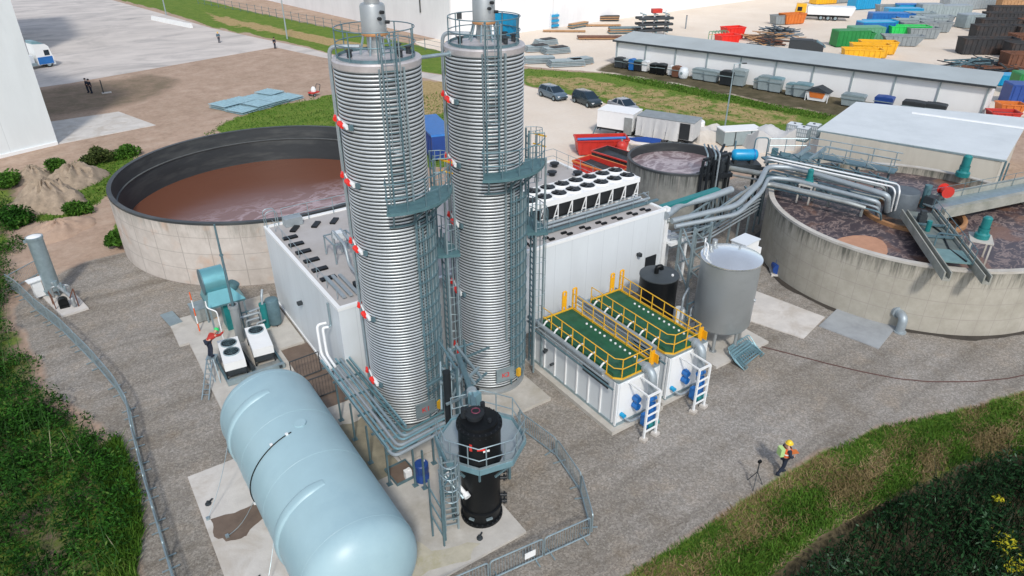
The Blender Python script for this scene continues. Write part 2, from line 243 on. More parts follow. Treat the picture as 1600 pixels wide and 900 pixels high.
# ------------------------------------------------------------------ mesh builder
def frame(d):
    d = Vector(d).normalized()
    a = Vector((0, 0, 1)) if abs(d.z) < 0.95 else Vector((1, 0, 0))
    x = d.cross(a).normalized(); y = x.cross(d).normalized()
    return x, y
class MB:
    def __init__(s): s.v = []; s.f = []
    def add(s, vs_, fs):
        o = len(s.v); s.v += [tuple(p) for p in vs_]; s.f += [tuple(i + o for i in f) for f in fs]; return s
    def bx(s, x0, x1, y0, y1, z0, z1):
        return s.add([(x0, y0, z0), (x1, y0, z0), (x1, y1, z0), (x0, y1, z0), (x0, y0, z1), (x1, y0, z1), (x1, y1, z1), (x0, y1, z1)],
                     [(0, 3, 2, 1), (4, 5, 6, 7), (0, 1, 5, 4), (1, 2, 6, 5), (2, 3, 7, 6), (3, 0, 4, 7)])
    def box(s, c, d, rz=0):
        x, y, z = c; a, b_, h = d[0] / 2, d[1] / 2, d[2] / 2; ca, sa = math.cos(rz), math.sin(rz)
        pts = [(x + ca * i * a - sa * j * b_, y + sa * i * a + ca * j * b_, z + k * h) for k in (-1, 1) for i, j in ((-1, -1), (1, -1), (1, 1), (-1, 1))]
        return s.add(pts, [(0, 3, 2, 1), (4, 5, 6, 7), (0, 1, 5, 4), (1, 2, 6, 5), (2, 3, 7, 6), (3, 0, 4, 7)])
    def bar(s, p, q, w, h=None):
        p, q = Vector(p), Vector(q); x, y = frame(q - p); h = h or w; x = x * w / 2; y = y * h / 2
        pts = [e + x * i + y * j for e in (p, q) for i, j in ((-1, -1), (1, -1), (1, 1), (-1, 1))]
        return s.add(pts, [(0, 3, 2, 1), (4, 5, 6, 7), (0, 1, 5, 4), (1, 2, 6, 5), (2, 3, 7, 6), (3, 0, 4, 7)])
    def tube(s, path, r, n=8, caps=True, closed=False):
        P = [Vector(p) for p in path]; m = len(P)
        if m < 2: return s
        T = []
        for i in range(m):
            a = P[i - 1] if (i or closed) else P[i]; b_ = P[(i + 1) % m] if (i < m - 1 or closed) else P[i]
            t = (b_ - a)
            T.append(t.normalized() if t.length > 1e-9 else Vector((0, 0, 1)))
        x, y = frame(T[0]); vs_ = []; 
        for i in range(m):
            x = (x - T[i] * x.dot(T[i]));
            x = x.normalized() if x.length > 1e-6 else frame(T[i])[0]
            y = T[i].cross(x)
            k = 1.0
            if 0 < i < m - 1:
                c = (P[i] - P[i - 1]).normalized().dot(T[i]); k = 1 / max(c, 0.6)
            rr = r[i] if isinstance(r, (list, tuple)) else r
            vs_ += [P[i] + (x * math.cos(2 * PI * j / n) + y * math.sin(2 * PI * j / n)) * rr * (1 + (k - 1) * 0.5) for j in range(n)]
        fs = []
        for i in range(m if closed else m - 1):
            a, b_ = i * n, ((i + 1) % m) * n
            fs += [(a + j, a + (j + 1) % n, b_ + (j + 1) % n, b_ + j) for j in range(n)]
        if caps and not closed: fs += [tuple(range(n - 1, -1, -1)), tuple(range((m - 1) * n, m * n))]
        return s.add(vs_, fs)
    def cyl(s, p, q, r0, r1=None, n=20, caps=True):
        return s.tube([p, q], [r0, r0 if r1 is None else r1], n, caps)
    def lathe(s, prof, n=32, c=(0, 0, 0), a0=0.0, a1=2 * PI, cap=False):
        full = abs(a1 - a0 - 2 * PI) < 1e-6; m = n if full else n + 1; k = len(prof)
        vs_ = [(c[0] + r * math.cos(a0 + (a1 - a0) * i / n), c[1] + r * math.sin(a0 + (a1 - a0) * i / n), c[2] + z) for i in range(m) for r, z in prof]
        fs = [(i * k + j, ((i + 1) % m) * k + j, ((i + 1) % m) * k + j + 1, i * k + j + 1) for i in range(n) for j in range(k - 1)]
        if cap and full:
            fs.append(tuple(i * k + k - 1 for i in range(m)))
        return s.add(vs_, fs)
    def prism(s, poly, z0, z1):
        n = len(poly)
        return s.add([(x, y, z0) for x, y in poly] + [(x, y, z1) for x, y in poly],
                     [tuple(range(n - 1, -1, -1)), tuple(range(n, 2 * n))] + [(i, (i + 1) % n, n + (i + 1) % n, n + i) for i in range(n)])
    def prof(s, poly, y0, y1):
        'outline in XZ extruded along Y'
        n = len(poly)
        return s.add([(x, y0, z) for x, z in poly] + [(x, y1, z) for x, z in poly],
                     [tuple(range(n)), tuple(range(2 * n - 1, n - 1, -1))] + [((i + 1) % n, i, n + i, n + (i + 1) % n) for i in range(n)])
    def dome(s, c, r, h, n=24, k=8):
        return s.lathe([(r * math.cos(PI / 2 * i / k), h * math.sin(PI / 2 * i / k)) for i in range(k)] + [(0.001, h)], n, c)
    def disc(s, c, r, n=32):
        return s.add([(c[0] + r * math.cos(2 * PI * i / n), c[1] + r * math.sin(2 * PI * i / n), c[2]) for i in range(n)], [tuple(range(n))])
    def mesh(s, name, m, smooth=False, angle=40):
        me = bpy.data.meshes.new(name); me.from_pydata(s.v, [], s.f); me.validate(); me.update()
        me.materials.append(m)
        if smooth:
            me.polygons.foreach_set('use_smooth', [True] * len(me.polygons))
            try: me.set_sharp_from_angle(angle=R(angle))
            except Exception: pass
        return me
def bend(path, rad, n=5):
    P = [Vector(p) for p in path]; out = [P[0]]
    for i in range(1, len(P) - 1):
        a, b_, c = P[i - 1], P[i], P[i + 1]; d0 = (a - b_); d1 = (c - b_); l = min(rad, d0.length * 0.48, d1.length * 0.48)
        p0 = b_ + d0.normalized() * l; p1 = b_ + d1.normalized() * l
        for k in range(n + 1):
            t = k / n; out.append(p0 * (1 - t) ** 2 + b_ * 2 * t * (1 - t) + p1 * t * t)
    out.append(P[-1]); return out

# ------------------------------------------------------------------ object bookkeeping
def tag(o, label=None, cat=None, group=None, kind=None):
    if label: o['label'] = label
    if cat: o['category'] = cat
    if group: o['group'] = group
    if kind: o['kind'] = kind
    return o
def thing(name, label, cat, loc=(0, 0, 0), rz=0.0, group=None):
    o = bpy.data.objects.new(name, None); COL.objects.link(o); o.empty_display_size = 0.3
    o.location = loc; o.rotation_euler = (0, 0, rz)
    return tag(o, label, cat, group)
def pieces(mb):
    'pieces of a part that stand clear of one another become objects of their own'
    n = len(mb.v)
    if n > 2500: return [mb]
    up = list(range(n))
    def root(i):
        while up[i] != i: up[i] = up[up[i]]; i = up[i]
        return i
    for f in mb.f:
        a = root(f[0])
        for k in f[1:]: up[root(k)] = a
    isl = {}
    for i in range(n): isl.setdefault(root(i), []).append(i)
    G_ = list(isl.values())
    if len(G_) < 2 or len(G_) > 80: return [mb]
    P = np.array(mb.v); lo = np.array([P[g].min(0) for g in G_]); hi = np.array([P[g].max(0) for g in G_]); size = (hi - lo).max(1)
    gap = np.maximum(0, np.maximum(lo[:, None] - hi[None], lo[None] - hi[:, None])); near = np.sqrt((gap ** 2).sum(2)) <= np.maximum(0.02, 0.5 * np.maximum(size[:, None], size[None]))
    lab = list(range(len(G_)))
    def r2(i):
        while lab[i] != i: i = lab[i]
        return i
    for a, b in zip(*np.nonzero(np.triu(near, 1))): lab[r2(a)] = r2(b)
    cl = {}
    for i in range(len(G_)): cl.setdefault(r2(i), []).append(i)
    if len(cl) < 2 or len(cl) > 40: return [mb]
    out = []
    for ids in cl.values():
        vi = sorted(v for i in ids for v in G_[i]); mp = {v: k for k, v in enumerate(vi)}; b = MB(); b.v = [mb.v[v] for v in vi]; b.f = [tuple(mp[v] for v in f) for f in mb.f if f[0] in mp]; out.append(b)
    return out
def part(parent, name, mb, m, smooth=False, world=False, label=None, angle=40):
    'one mesh object; geometry is local to the thing, or in place coordinates when world=True'
    if isinstance(m, str): m = M[m]
    if world and parent is not None:
        root = parent
        while root.parent: root = root.parent
        Mi = (Matrix.Translation(root.location) @ root.rotation_euler.to_matrix().to_4x4()).inverted()
        mb2 = MB(); mb2.v = [tuple(Mi @ Vector(p)) for p in mb.v]; mb2.f = mb.f; mb = mb2
    first = None
    for b in (pieces(mb) if parent is not None else [mb]):
        o = bpy.data.objects.new(name, b.mesh(name, m, smooth, angle)); COL.objects.link(o)
        if parent is not None: o.parent = parent
        if label: o['label'] = label
        first = first or o
    return first
def single(name, mb, m, label, cat, loc=(0, 0, 0), rz=0.0, group=None, smooth=False):
    o = part(None, name, mb, m, smooth); o.location = loc; o.rotation_euler = (0, 0, rz)
    return tag(o, label, cat, group)
def struct(name, mb, m, smooth=False):
    o = part(None, name, mb, m, smooth); o['kind'] = 'structure'; return o
def copy_tree(o, parent=None):
    c = o.copy(); COL.objects.link(c)
    if parent is not None: c.parent = parent
    for ch in list(o.children): copy_tree(ch, c)
    return c
def clone(o, loc, rz=None, label=None, group=None):
    c = copy_tree(o); c.location = loc
    if rz is not None: c.rotation_euler = (0, 0, rz)
    if label: c['label'] = label
    if group: c['group'] = group
    return c
def railing(t, path, h=1.05, step=1.2, r=0.022, m='galv_dark', closed=False, mids=(0.5,), name='railing', post_r=None, world=False):
    'hand and knee rails in one part, each post a sub-part'
    if world:
        Mi = (Matrix.Translation(t.location) @ t.rotation_euler.to_matrix().to_4x4()).inverted(); path = [tuple(Mi @ Vector(p)) for p in path]
    P = [Vector(p) for p in path]; rails = MB()
    for k in (1.0,) + tuple(mids):
        rails.tube([p + Vector((0, 0, h * k)) for p in P] , r, 6, closed=closed)
    ro = part(t, name, rails, m, True)
    pm = MB().cyl((0, 0, 0), (0, 0, h), post_r or r * 1.15, n=6).mesh('post', M[m], True)
    pts = P + ([P[0]] if closed else [])
    d = 0.0; nxt = 0.0; spots = []
    for a, b_ in zip(pts[:-1], pts[1:]):
        L = (b_ - a).length
        if L < 1e-6: continue
        while nxt <= d + L + 1e-6:
            spots.append(a + (b_ - a) * ((nxt - d) / L)); nxt += step
        d += L
    if not closed and (spots[-1] - P[-1]).length > step * 0.35: spots.append(P[-1])
    if closed and len(spots) > 1 and (spots[-1] - spots[0]).length < step * 0.4: spots.pop()
    for q in spots:
        o = bpy.data.objects.new('post', pm); COL.objects.link(o); o.parent = ro; o.location = q
    return ro
def ladder_mb(p, q, out, w=0.42, r=0.025, rung=0.3):
    'two stiles and rungs from p up to q; out = horizontal direction the climber faces away from'
    p, q, out = Vector(p), Vector(q), Vector(out).normalized(); side = out.cross(Vector((0, 0, 1))).normalized() * w / 2
    mb = MB().bar(p + side, q + side, r * 2).bar(p - side, q - side, r * 2); n = int((q - p).length / rung)
    for i in range(1, n): c = p + (q - p) * i / n; mb.bar(c - side, c + side, r * 1.2)
    return mb
def cage_mb(p, q, out, w=0.36, r=0.016, step=0.9):
    p, q, out = Vector(p), Vector(q), Vector(out).normalized(); side = out.cross(Vector((0, 0, 1))).normalized(); mb = MB()
    n = max(2, int((q - p).length / step)); arc = [(math.cos(a), math.sin(a)) for a in np.linspace(0, PI, 9)]
    for i in range(n + 1):
        c = p + (q - p) * i / n; mb.tube([c + side * w * a + out * 0.68 * b_ for a, b_ in arc], r, 4)
    for k in (1, 2, 4, 6, 7):
        a, b_ = arc[k]; d = side * w * a + out * 0.68 * b_; mb.bar(p + d, q + d, r * 1.6)
    return mb

# ================================================================== THE SETTING
def inpoly(X, Y, poly):
    ins = np.zeros(X.shape, bool); n = len(poly)
    for i in range(n):
        x0, y0 = poly[i]; x1, y1 = poly[(i + 1) % n]
        if y0 == y1: continue
        c = ((y0 > Y) != (y1 > Y)) & (X < (x1 - x0) * (Y - y0) / (y1 - y0) + x0); ins ^= c
    return ins
def PX(*pts): return [G(*p) for p in pts]
P_gravel = [(-0.9, -5), (-1.9, 19), (-1.9, 21.1), (-1.4, 23.2), (-1.1, 25.8), (-1.3, 29.2), (-2.4, 32.7), (-3.6, 35.3), (-3.9, 38.8), (-4.9, 45), (-4.2, 47.6)] + PX((100, 425), (135, 408), (180, 400), (205, 390)) + \
    [(12, 38), (30, 40), (50, 36), (60, 30), (70, 15), (62, 2), (45, 5), (36.2, 8.1), (32, 9.2), (28, 10.6), (24, 11.1), (19, 11.25), (12.5, 11.3), (6, 9.0), (4, -5)]
P_bank = [(6, 9.0), (12.5, 11.3), (19, 11.25), (24, 11.1), (28, 10.6), (32, 9.2), (36.2, 8.1), (45, 5), (62, 2), (62, -10), (4, -10)]
P_bankdark = [(6, 8.0), (14, 8.6), (18, 8.7), (24, 8.5), (28.5, 7.7), (33, 6.2), (40, 3), (60, -2), (60, -10), (4, -10)]  # bank ground painted dark for the shadow zone before the reeds
P_left = [(-0.9, -5), (-1.9, 19), (-1.9, 21.1), (-1.4, 23.2), (-1.1, 25.8), (-1.3, 29.2), (-2.4, 32.7), (-3.6, 35.3), (-3.9, 38.8), (-4.9, 45), (-5.0, 48), (-4.6, 54), (-4.2, 62), (-3, 70), (-14, 74), (-30, 40), (-12, -5)]
P_grassL = [(-1.0, 10), (-1.9, 19), (-1.9, 21.1), (-1.4, 23.2), (-1.1, 26.2), (-1.5, 29.0), (-2.2, 27), (-2.4, 24), (-2.9, 21), (-2.6, 10)]
P_patchA = PX((60, 285), (100, 262), (150, 235), (215, 235), (215, 250), (180, 300), (140, 330), (100, 345), (60, 350), (30, 330))
P_patchB = PX((170, 372), (185, 335), (215, 350), (205, 380))
P_strip = PX((305, 218), (350, 190), (400, 172), (480, 155), (530, 147), (530, 205), (430, 200), (330, 210))
P_strip2 = PX((655, 150), (705, 140), (705, 262), (655, 262))
P_dry2 = PX((655, 125), (705, 128), (705, 175), (655, 180))
P_verge = PX((150, -8), (255, 17), (330, 42), (430, 62), (480, 73), (530, 88), (660, 112), (700, 118), (705, 86), (660, 72), (520, 44), (400, 19), (320, 0), (300, -8))
P_verge_dry = PX((330, 22), (420, 40), (530, 62), (640, 80), (640, 90), (530, 75), (420, 50), (330, 35))
P_rv = PX((815, 106), (900, 112), (960, 116), (1100, 140), (1200, 162), (1300, 180), (1330, 176), (1330, 215), (1280, 212), (1200, 207), (1100, 196), (990, 172), (880, 146), (815, 132))
P_rv_top = PX((935, 114), (1000, 121), (1100, 140), (1200, 162), (1300, 180), (1290, 188), (1200, 172), (1100, 152), (1000, 131))
P_rv_dry = PX((815, 118), (900, 120), (1000, 135), (1100, 152), (1250, 178), (1250, 200), (1100, 188), (990, 165), (880, 140), (815, 130))
P_cream = PX((705, 128), (815, 103), (960, 116), (1310, 182)) + [(100, 25), (260, -40), (400, 60), (400, 300), (160, 300), (165, 130), (57, 114)]
P_cream2 = PX((815, 132), (880, 146), (990, 172), (1100, 196), (1200, 207), (1280, 212), (1330, 215)) + [(62, 30), (50, 38), (38, 42), (31, 38.5), (28, 45), (33, 62)]
P_shedpath = PX((925, 111), (1000, 121), (1100, 140), (1200, 162), (1300, 180), (1530, 200), (1560, 200), (1540, 170), (960, 95))
P_dirtshade = [(-6, 91.3), (7, 91.3), (13, 96), (18, 105), (14, 112.5), (3.8, 111.0), (-6, 110)]  # dark soil and brown grass, with the warehouse's shade painted in
xs = np.concatenate([[-1500, -600, -250, -120], np.arange(-60, -12, 4), np.arange(-12, 64, 0.5), np.arange(64, 135, 1.3), np.arange(136, 300, 9), [350, 500, 900, 1800]])
ys = np.concatenate([[-800, -200, -60], np.arange(-20, 0, 4), np.arange(0, 64, 0.5), np.arange(64, 135, 1.3), np.arange(136, 300, 8), [350, 500, 900, 1800, 3000]])
X, Y = np.meshgrid(xs, ys, indexing='ij')
def soft(poly, passes=1):
    w = inpoly(X, Y, poly).astype(float)
    for _ in range(passes):
        p = np.pad(w, 1, mode='edge'); w = (p[1:-1, 1:-1] * 2 + p[:-2, 1:-1] + p[2:, 1:-1] + p[1:-1, :-2] + p[1:-1, 2:]) / 6
    return w
w_gravel = soft(P_gravel, 2)
w_grass = np.maximum.reduce([soft(P_bank, 2) * (1 - 0.75 * soft(P_bankdark, 2)), soft(P_left, 2) * 0.6, soft(P_grassL, 1), soft(P_patchA, 2) * 0.8, soft(P_patchB, 1), soft(P_strip, 1), soft(P_strip2, 1), soft(P_verge, 1), soft(P_rv, 1)])
w_dry = np.maximum.reduce([soft(P_verge_dry, 1), soft(P_rv_dry, 1) * 0.66, soft(P_dry2, 1)])
bank = soft(P_bank, 2) * (1 - soft(P_bankdark, 3)); w_dry = np.maximum(w_dry, bank * 0.5)
w_cream = np.maximum(soft(P_cream, 1), soft(P_cream2, 1)) * (1 - w_grass)
w_dark = np.maximum.reduce([soft(P_dirtshade, 4) * 0.62, soft(P_shedpath, 1), soft(P_bankdark, 2), soft(P_left, 3) * 0.72])
Z = np.zeros_like(X)
Z -= 0.9 * soft(P_bankdark, 6)
# left margin sinks a little under the thicket
nx, ny = len(xs), len(ys)
verts = np.stack([X, Y, Z], -1).reshape(-1, 3)
idx = np.arange(nx * ny).reshape(nx, ny)
quads = np.stack([idx[:-1, :-1], idx[1:, :-1], idx[1:, 1:], idx[:-1, 1:]], -1).reshape(-1, 4)
def np_mesh(name, v, q, m):
    me = bpy.data.meshes.new(name); me.vertices.add(len(v)); me.vertices.foreach_set('co', np.ascontiguousarray(v, np.float32).ravel())
    k = q.shape[1]; me.loops.add(q.size); me.polygons.add(len(q)); me.loops.foreach_set('vertex_index', q.astype(np.int32).ravel())
    me.polygons.foreach_set('loop_start', np.arange(0, q.size, k, dtype=np.int32)); me.polygons.foreach_set('loop_total', np.full(len(q), k, np.int32))
    me.update(calc_edges=True); me.materials.append(m); return me
gm = bpy.data.materials.new('ground_cover'); gm.use_nodes = True
me = np_mesh('ground', verts, quads, gm)
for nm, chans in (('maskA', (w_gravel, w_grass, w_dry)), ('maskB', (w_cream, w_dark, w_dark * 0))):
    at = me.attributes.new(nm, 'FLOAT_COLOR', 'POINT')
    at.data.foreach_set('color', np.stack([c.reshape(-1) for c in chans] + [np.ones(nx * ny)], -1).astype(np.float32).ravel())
go = bpy.data.objects.new('ground', me); COL.objects.link(go); go['kind'] = 'structure'
def ground_nodes(m):
    nt = m.node_tree; L = nt.links; b = nt.nodes['Principled BSDF']; b.inputs['Roughness'].default_value = 0.95; b.inputs['Specular IOR Level'].default_value = 0.15
    tc = nd(nt, 'ShaderNodeTexCoord')
    def noise(s, d=6, r=0.65):
        n = nd(nt, 'ShaderNodeTexNoise'); n.inputs['Scale'].default_value = s; n.inputs['Detail'].default_value = d; n.inputs['Roughness'].default_value = r
        L.new(tc.outputs['Object'], n.inputs['Vector']); return n.outputs['Fac']
    def ramp(f, stops):
        c = nd(nt, 'ShaderNodeValToRGB'); e = c.color_ramp.elements
        e[0].position, e[0].color = stops[0][0], (*stops[0][1], 1); e[1].position, e[1].color = stops[-1][0], (*stops[-1][1], 1)
        for p, cc in stops[1:-1]: k = e.new(p); k.color = (*cc, 1)
        L.new(f, c.inputs[0]); return c.outputs[0]
    def mix(f, a, b_):
        x = nd(nt, 'ShaderNodeMix', data_type='RGBA'); L.new(f, x.inputs[0]); L.new(a, x.inputs[6]); L.new(b_, x.inputs[7]); return x.outputs[2]
    def mask(ch, attr, nz, amp=0.55, lo=0.4, hi=0.62):
        s = nd(nt, 'ShaderNodeMath', operation='MULTIPLY_ADD'); L.new(nz, s.inputs[0]); s.inputs[1].default_value = amp; s.inputs[2].default_value = -amp * 0.5
        a = nd(nt, 'ShaderNodeMath', operation='ADD'); L.new(s.outputs[0], a.inputs[0]); L.new(sep[attr].outputs[ch], a.inputs[1])
        r = nd(nt, 'ShaderNodeMapRange'); r.inputs[1].default_value = lo; r.inputs[2].default_value = hi; L.new(a.outputs[0], r.inputs[0]); return r.outputs[0]
    sep = {}
    for a in ('maskA', 'maskB'):
        v = nd(nt, 'ShaderNodeVertexColor'); v.layer_name = a; s = nd(nt, 'ShaderNodeSeparateColor'); L.new(v.outputs[0], s.inputs[0]); sep[a] = s
    n_big, n_mid, n_fine, n_peb = noise(0.10, 5), noise(0.55, 7, 0.7), noise(2.6, 6, 0.7), noise(17, 3, 0.6)
    vo = nd(nt, 'ShaderNodeTexVoronoi'); vo.inputs['Scale'].default_value = 13; L.new(tc.outputs['Object'], vo.inputs['Vector'])
    dirt = mix(n_big, ramp(n_mid, [(0.28, (0.30, 0.215, 0.165)), (0.48, (0.49, 0.355, 0.275)), (0.72, (0.62, 0.49, 0.395))]), ramp(n_fine, [(0.3, (0.20, 0.15, 0.105)), (0.7, (0.43, 0.31, 0.225))]))
    gcol = ramp(n_peb, [(0.25, (0.145, 0.133, 0.118)), (0.5, (0.265, 0.246, 0.222)), (0.75, (0.44, 0.418, 0.388))])
    sv = nd(nt, 'ShaderNodeSeparateColor'); L.new(vo.outputs['Color'], sv.inputs[0])
    gst = ramp(sv.outputs[0], [(0.0, (0.175, 0.162, 0.147)), (0.5, (0.265, 0.248, 0.226)), (1.0, (0.44, 0.42, 0.39))])
    hf = nd(nt, 'ShaderNodeValue'); hf.outputs[0].default_value = 0.5
    grav = mix(hf.outputs[0], gcol, gst)
    tint = ramp(n_mid, [(0.3, (0.86, 0.82, 0.77)), (0.5, (1, 1, 1)), (0.7, (1.10, 1.03, 0.95))])
    mu = nd(nt, 'ShaderNodeMix', data_type='RGBA', blend_type='MULTIPLY'); mu.inputs[0].default_value = 1; L.new(grav, mu.inputs[6]); L.new(tint, mu.inputs[7]); grav = mu.outputs[2]
    tint2 = ramp(n_big, [(0.35, (0.90, 0.86, 0.80)), (0.65, (1.08, 1.08, 1.08))])
    mu2 = nd(nt, 'ShaderNodeMix', data_type='RGBA', blend_type='MULTIPLY'); mu2.inputs[0].default_value = 1; L.new(grav, mu2.inputs[6]); L.new(tint2, mu2.inputs[7]); grav = mu2.outputs[2]
    tm_ = nd(nt, 'ShaderNodeMapping'); tm_.inputs['Scale'].default_value = (0.10, 0.75, 1); tm_.inputs['Rotation'].default_value = (0, 0, 0.35); L.new(tc.outputs['Object'], tm_.inputs[0])
    tn_ = nd(nt, 'ShaderNodeTexNoise'); tn_.inputs['Scale'].default_value = 1.0; tn_.inputs['Detail'].default_value = 5; tn_.inputs['Distortion'].default_value = 0.8; L.new(tm_.outputs[0], tn_.inputs['Vector'])
    tint3 = ramp(tn_.outputs['Fac'], [(0.34, (0.82, 0.81, 0.79)), (0.5, (1.0, 1.0, 0.995)), (0.66, (1.10, 1.10, 1.10))])
    mu3 = nd(nt, 'ShaderNodeMix', data_type='RGBA', blend_type='MULTIPLY'); mu3.inputs[0].default_value = 1; L.new(grav, mu3.inputs[6]); L.new(tint3, mu3.inputs[7]); grav = mu3.outputs[2]
    grass = mix(n_big, ramp(n_fine, [(0.28, (0.035, 0.085, 0.010)), (0.5, (0.10, 0.19, 0.022)), (0.75, (0.22, 0.29, 0.05))]), ramp(n_mid, [(0.3, (0.06, 0.13, 0.015)), (0.7, (0.22, 0.25, 0.055))]))
    dry = ramp(n_fine, [(0.28, (0.20, 0.155, 0.06)), (0.5, (0.37, 0.275, 0.13)), (0.72, (0.50, 0.36, 0.19))])
    cream = mix(n_mid, ramp(n_fine, [(0.3, (0.66, 0.55, 0.44)), (0.7, (0.76, 0.66, 0.54))]), ramp(n_big, [(0.3, (0.62, 0.54, 0.45)), (0.7, (0.78, 0.72, 0.64))]))  # pale yard ground with far haze put into its brightness
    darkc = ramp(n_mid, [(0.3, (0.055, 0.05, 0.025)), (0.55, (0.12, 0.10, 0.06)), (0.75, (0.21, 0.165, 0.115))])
    out = dirt
    out = mix(mask(0, 'maskB', n_mid, 0.3, 0.4, 0.6), out, cream)
    out = mix(mask(0, 'maskA', n_mid, 0.55, 0.36, 0.62), out, grav)
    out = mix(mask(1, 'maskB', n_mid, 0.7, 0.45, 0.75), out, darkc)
    out = mix(mask(1, 'maskA', n_mid, 0.9, 0.50, 0.66), out, grass)
    out = mix(mask(2, 'maskA', n_mid, 1.7, 0.48, 0.72), out, dry)
    L.new(out, b.inputs['Base Color'])
    bp = nd(nt, 'ShaderNodeBump'); bp.inputs['Strength'].default_value = 0.75; bp.inputs['Distance'].default_value = 0.06
    sm = nd(nt, 'ShaderNodeMath', operation='MULTIPLY_ADD'); L.new(n_peb, sm.inputs[0]); sm.inputs[1].default_value = 0.6; L.new(n_fine, sm.inputs[2])
    L.new(sm.outputs[0], bp.inputs['Height']); L.new(bp.outputs[0], b.inputs['Normal'])
ground_nodes(gm)

def slab(name, poly, z0, z1, m='conc', kind=True):
    o = part(None, name, MB().prism(poly, z0, z1), m)
    if kind: o['kind'] = 'structure'
    return o
def rect(x0, x1, y0, y1): return [(x0, y0), (x1, y0), (x1, y1), (x0, y1)]
slab('asphalt_yard', PX((700, 130), (600, 108), (500, 89), (430, 74), (110, 130), (60, 137)) + [(-60, 106), (-60, 320), (5, 320)] + PX((160, -4), (255, 22), (330, 44), (430, 65), (480, 75), (530, 89), (660, 113), (700, 119)), -0.15, 0.02, 'asphalt')
slab('concrete_apron', [(-4, 80.8), (0.4, 81.0), (9.5, 82.8), (7.0, 91.2), (0.5, 90.8), (-4, 90.5)], -0.15, 0.05, 'conc_pale')
slab('tank_foundation_slab', rect(0.7, 6.15, 10, 25.05), -0.2, 0.16, 'conc_pale')
slab('vessel_foundation_slab', [(6.16, 14.8), (10.75, 14.8), (10.75, 17.0), (10.75, 20.68), (8.5, 20.68), (8.5, 26.1), (6.9, 26.1), (6.16, 22.0)], -0.2, 0.12, 'conc')
slab('silo_foundation_slab', rect(8.52, 16.4, 20.7, 26.15), -0.2, 0.16, 'conc')
slab('skid_foundation_slab', [(2.5, 38.7), (2.5, 35.7), (3.0, 35.7), (3.0, 28.0), (6.9, 28.0), (6.9, 32.3), (8.25, 32.3), (8.25, 38.7)], -0.2, 0.12, 'conc')
slab('container_foundation_slab', rect(17.15, 20.35, 17.1, 24.0), -0.2, 0.2, 'conc')
slab('container_foundation_slab', rect(20.5, 23.7, 17.3, 24.0), -0.2, 0.2, 'conc')
slab('stack_foundation_slab', [(-3.4, 46.6), (-2.5, 42.8), (-1.1, 43.0), (-1.9, 47.1)], -0.2, 0.12, 'conc_pale')
slab('steel_tank_plinth', [(25.0, 17.9), (29.2, 17.9), (29.2, 21.6), (25.0, 21.6)], -0.2, 0.16, 'conc')
slab('pale_pavement_slab', [(33.4, 22.1), (34.2, 17.8), (31.2, 17.1), (30.3, 19.8), (29.6, 21.5)], -0.1, 0.05, 'conc_pale')
M['slab_grey'] = mat('wet_grey_slab', (0.34, 0.36, 0.37), 0.6, 0, 0.15, 0.8, dirt=(0.2, 0.21, 0.22), dirt_amt=0.6)
slab('grey_pavement_slab', [(35.9, 18.0), (37.2, 15.0), (33.7, 14.2), (33.05, 17.4)], -0.1, 0.055, 'slab_grey')
def blob(pts, jitter=0.15, n=6):
    out = []
    for i in range(len(pts)):
        a, b_ = pts[i], pts[(i + 1) % len(pts)]
        for k in range(n): t = k / n; out.append((a[0] + (b_[0] - a[0]) * t + random.uniform(-jitter, jitter), a[1] + (b_[1] - a[1]) * t + random.uniform(-jitter, jitter)))
    return out
slab('mud_puddle', blob([(0.95, 22.2), (0.9, 21.2), (1.3, 20.6), (1.9, 20.6), (2.6, 21.1), (3.6, 20.9), (5, 21.2), (5, 22.4), (3.2, 22.0), (2.0, 21.9)], 0.07, 4), 0.14, 0.165, 'mud')
slab('mud_patch', blob([(6.35, 24.6), (7.6, 25.2), (8.4, 26.5), (8.36, 30.0), (8.36, 32.2), (6.95, 32.2), (6.6, 28)], 0.05, 4), 0.02, 0.035, 'mud')
slab('mud_patch', blob([(6.9, 20.4), (8.4, 20.6), (8.4, 24.5), (6.95, 24.5)], 0.1, 4), 0.12, 0.127, mat('mossy_mud', (0.25, 0.225, 0.16), 0.8, 0, 0.3, 1.5, bump=0.4))
slab('moss_stain', blob([(6.3, 15.3), (8.2, 14.9), (8.9, 15.3), (7.4, 16.1), (6.4, 17.6)], 0.12, 4), 0.11, 0.1235, mat('mossy_stain', (0.47, 0.435, 0.34), 0.9, 0, 0.18, 2.0, dirt=(0.36, 0.33, 0.17), dirt_amt=0.9, dscale=1.2))

# ------------------------------------------------------------------ vegetation
M['leaf_dark'] = leafmat('thicket_leaves', (0.004, 0.02, 0.003), (0.03, 0.115, 0.010), (0.10, 0.17, 0.035))
M['leaf_bush'] = leafmat('shrub_leaves', (0.012, 0.04, 0.006), (0.075, 0.19, 0.02), (0.12, 0.22, 0.03))
M['leaf_olive'] = leafmat('olive_leaves', (0.02, 0.035, 0.01), (0.09, 0.12, 0.03), (0.13, 0.09, 0.06))
M['reed'] = leafmat('reed_blades', (0.004, 0.014, 0.004), (0.010, 0.032, 0.012), (0.10, 0.13, 0.10))
M['grass_blade'] = leafmat('grass_blades', (0.03, 0.075, 0.008), (0.085, 0.19, 0.02), (0.16, 0.22, 0.05))
M['dry_blade'] = leafmat('dry_grass_blades', (0.13, 0.10, 0.04), (0.30, 0.225, 0.11), (0.42, 0.31, 0.18))
M['twig'] = mat('twig', (0.10, 0.075, 0.05), 0.9)
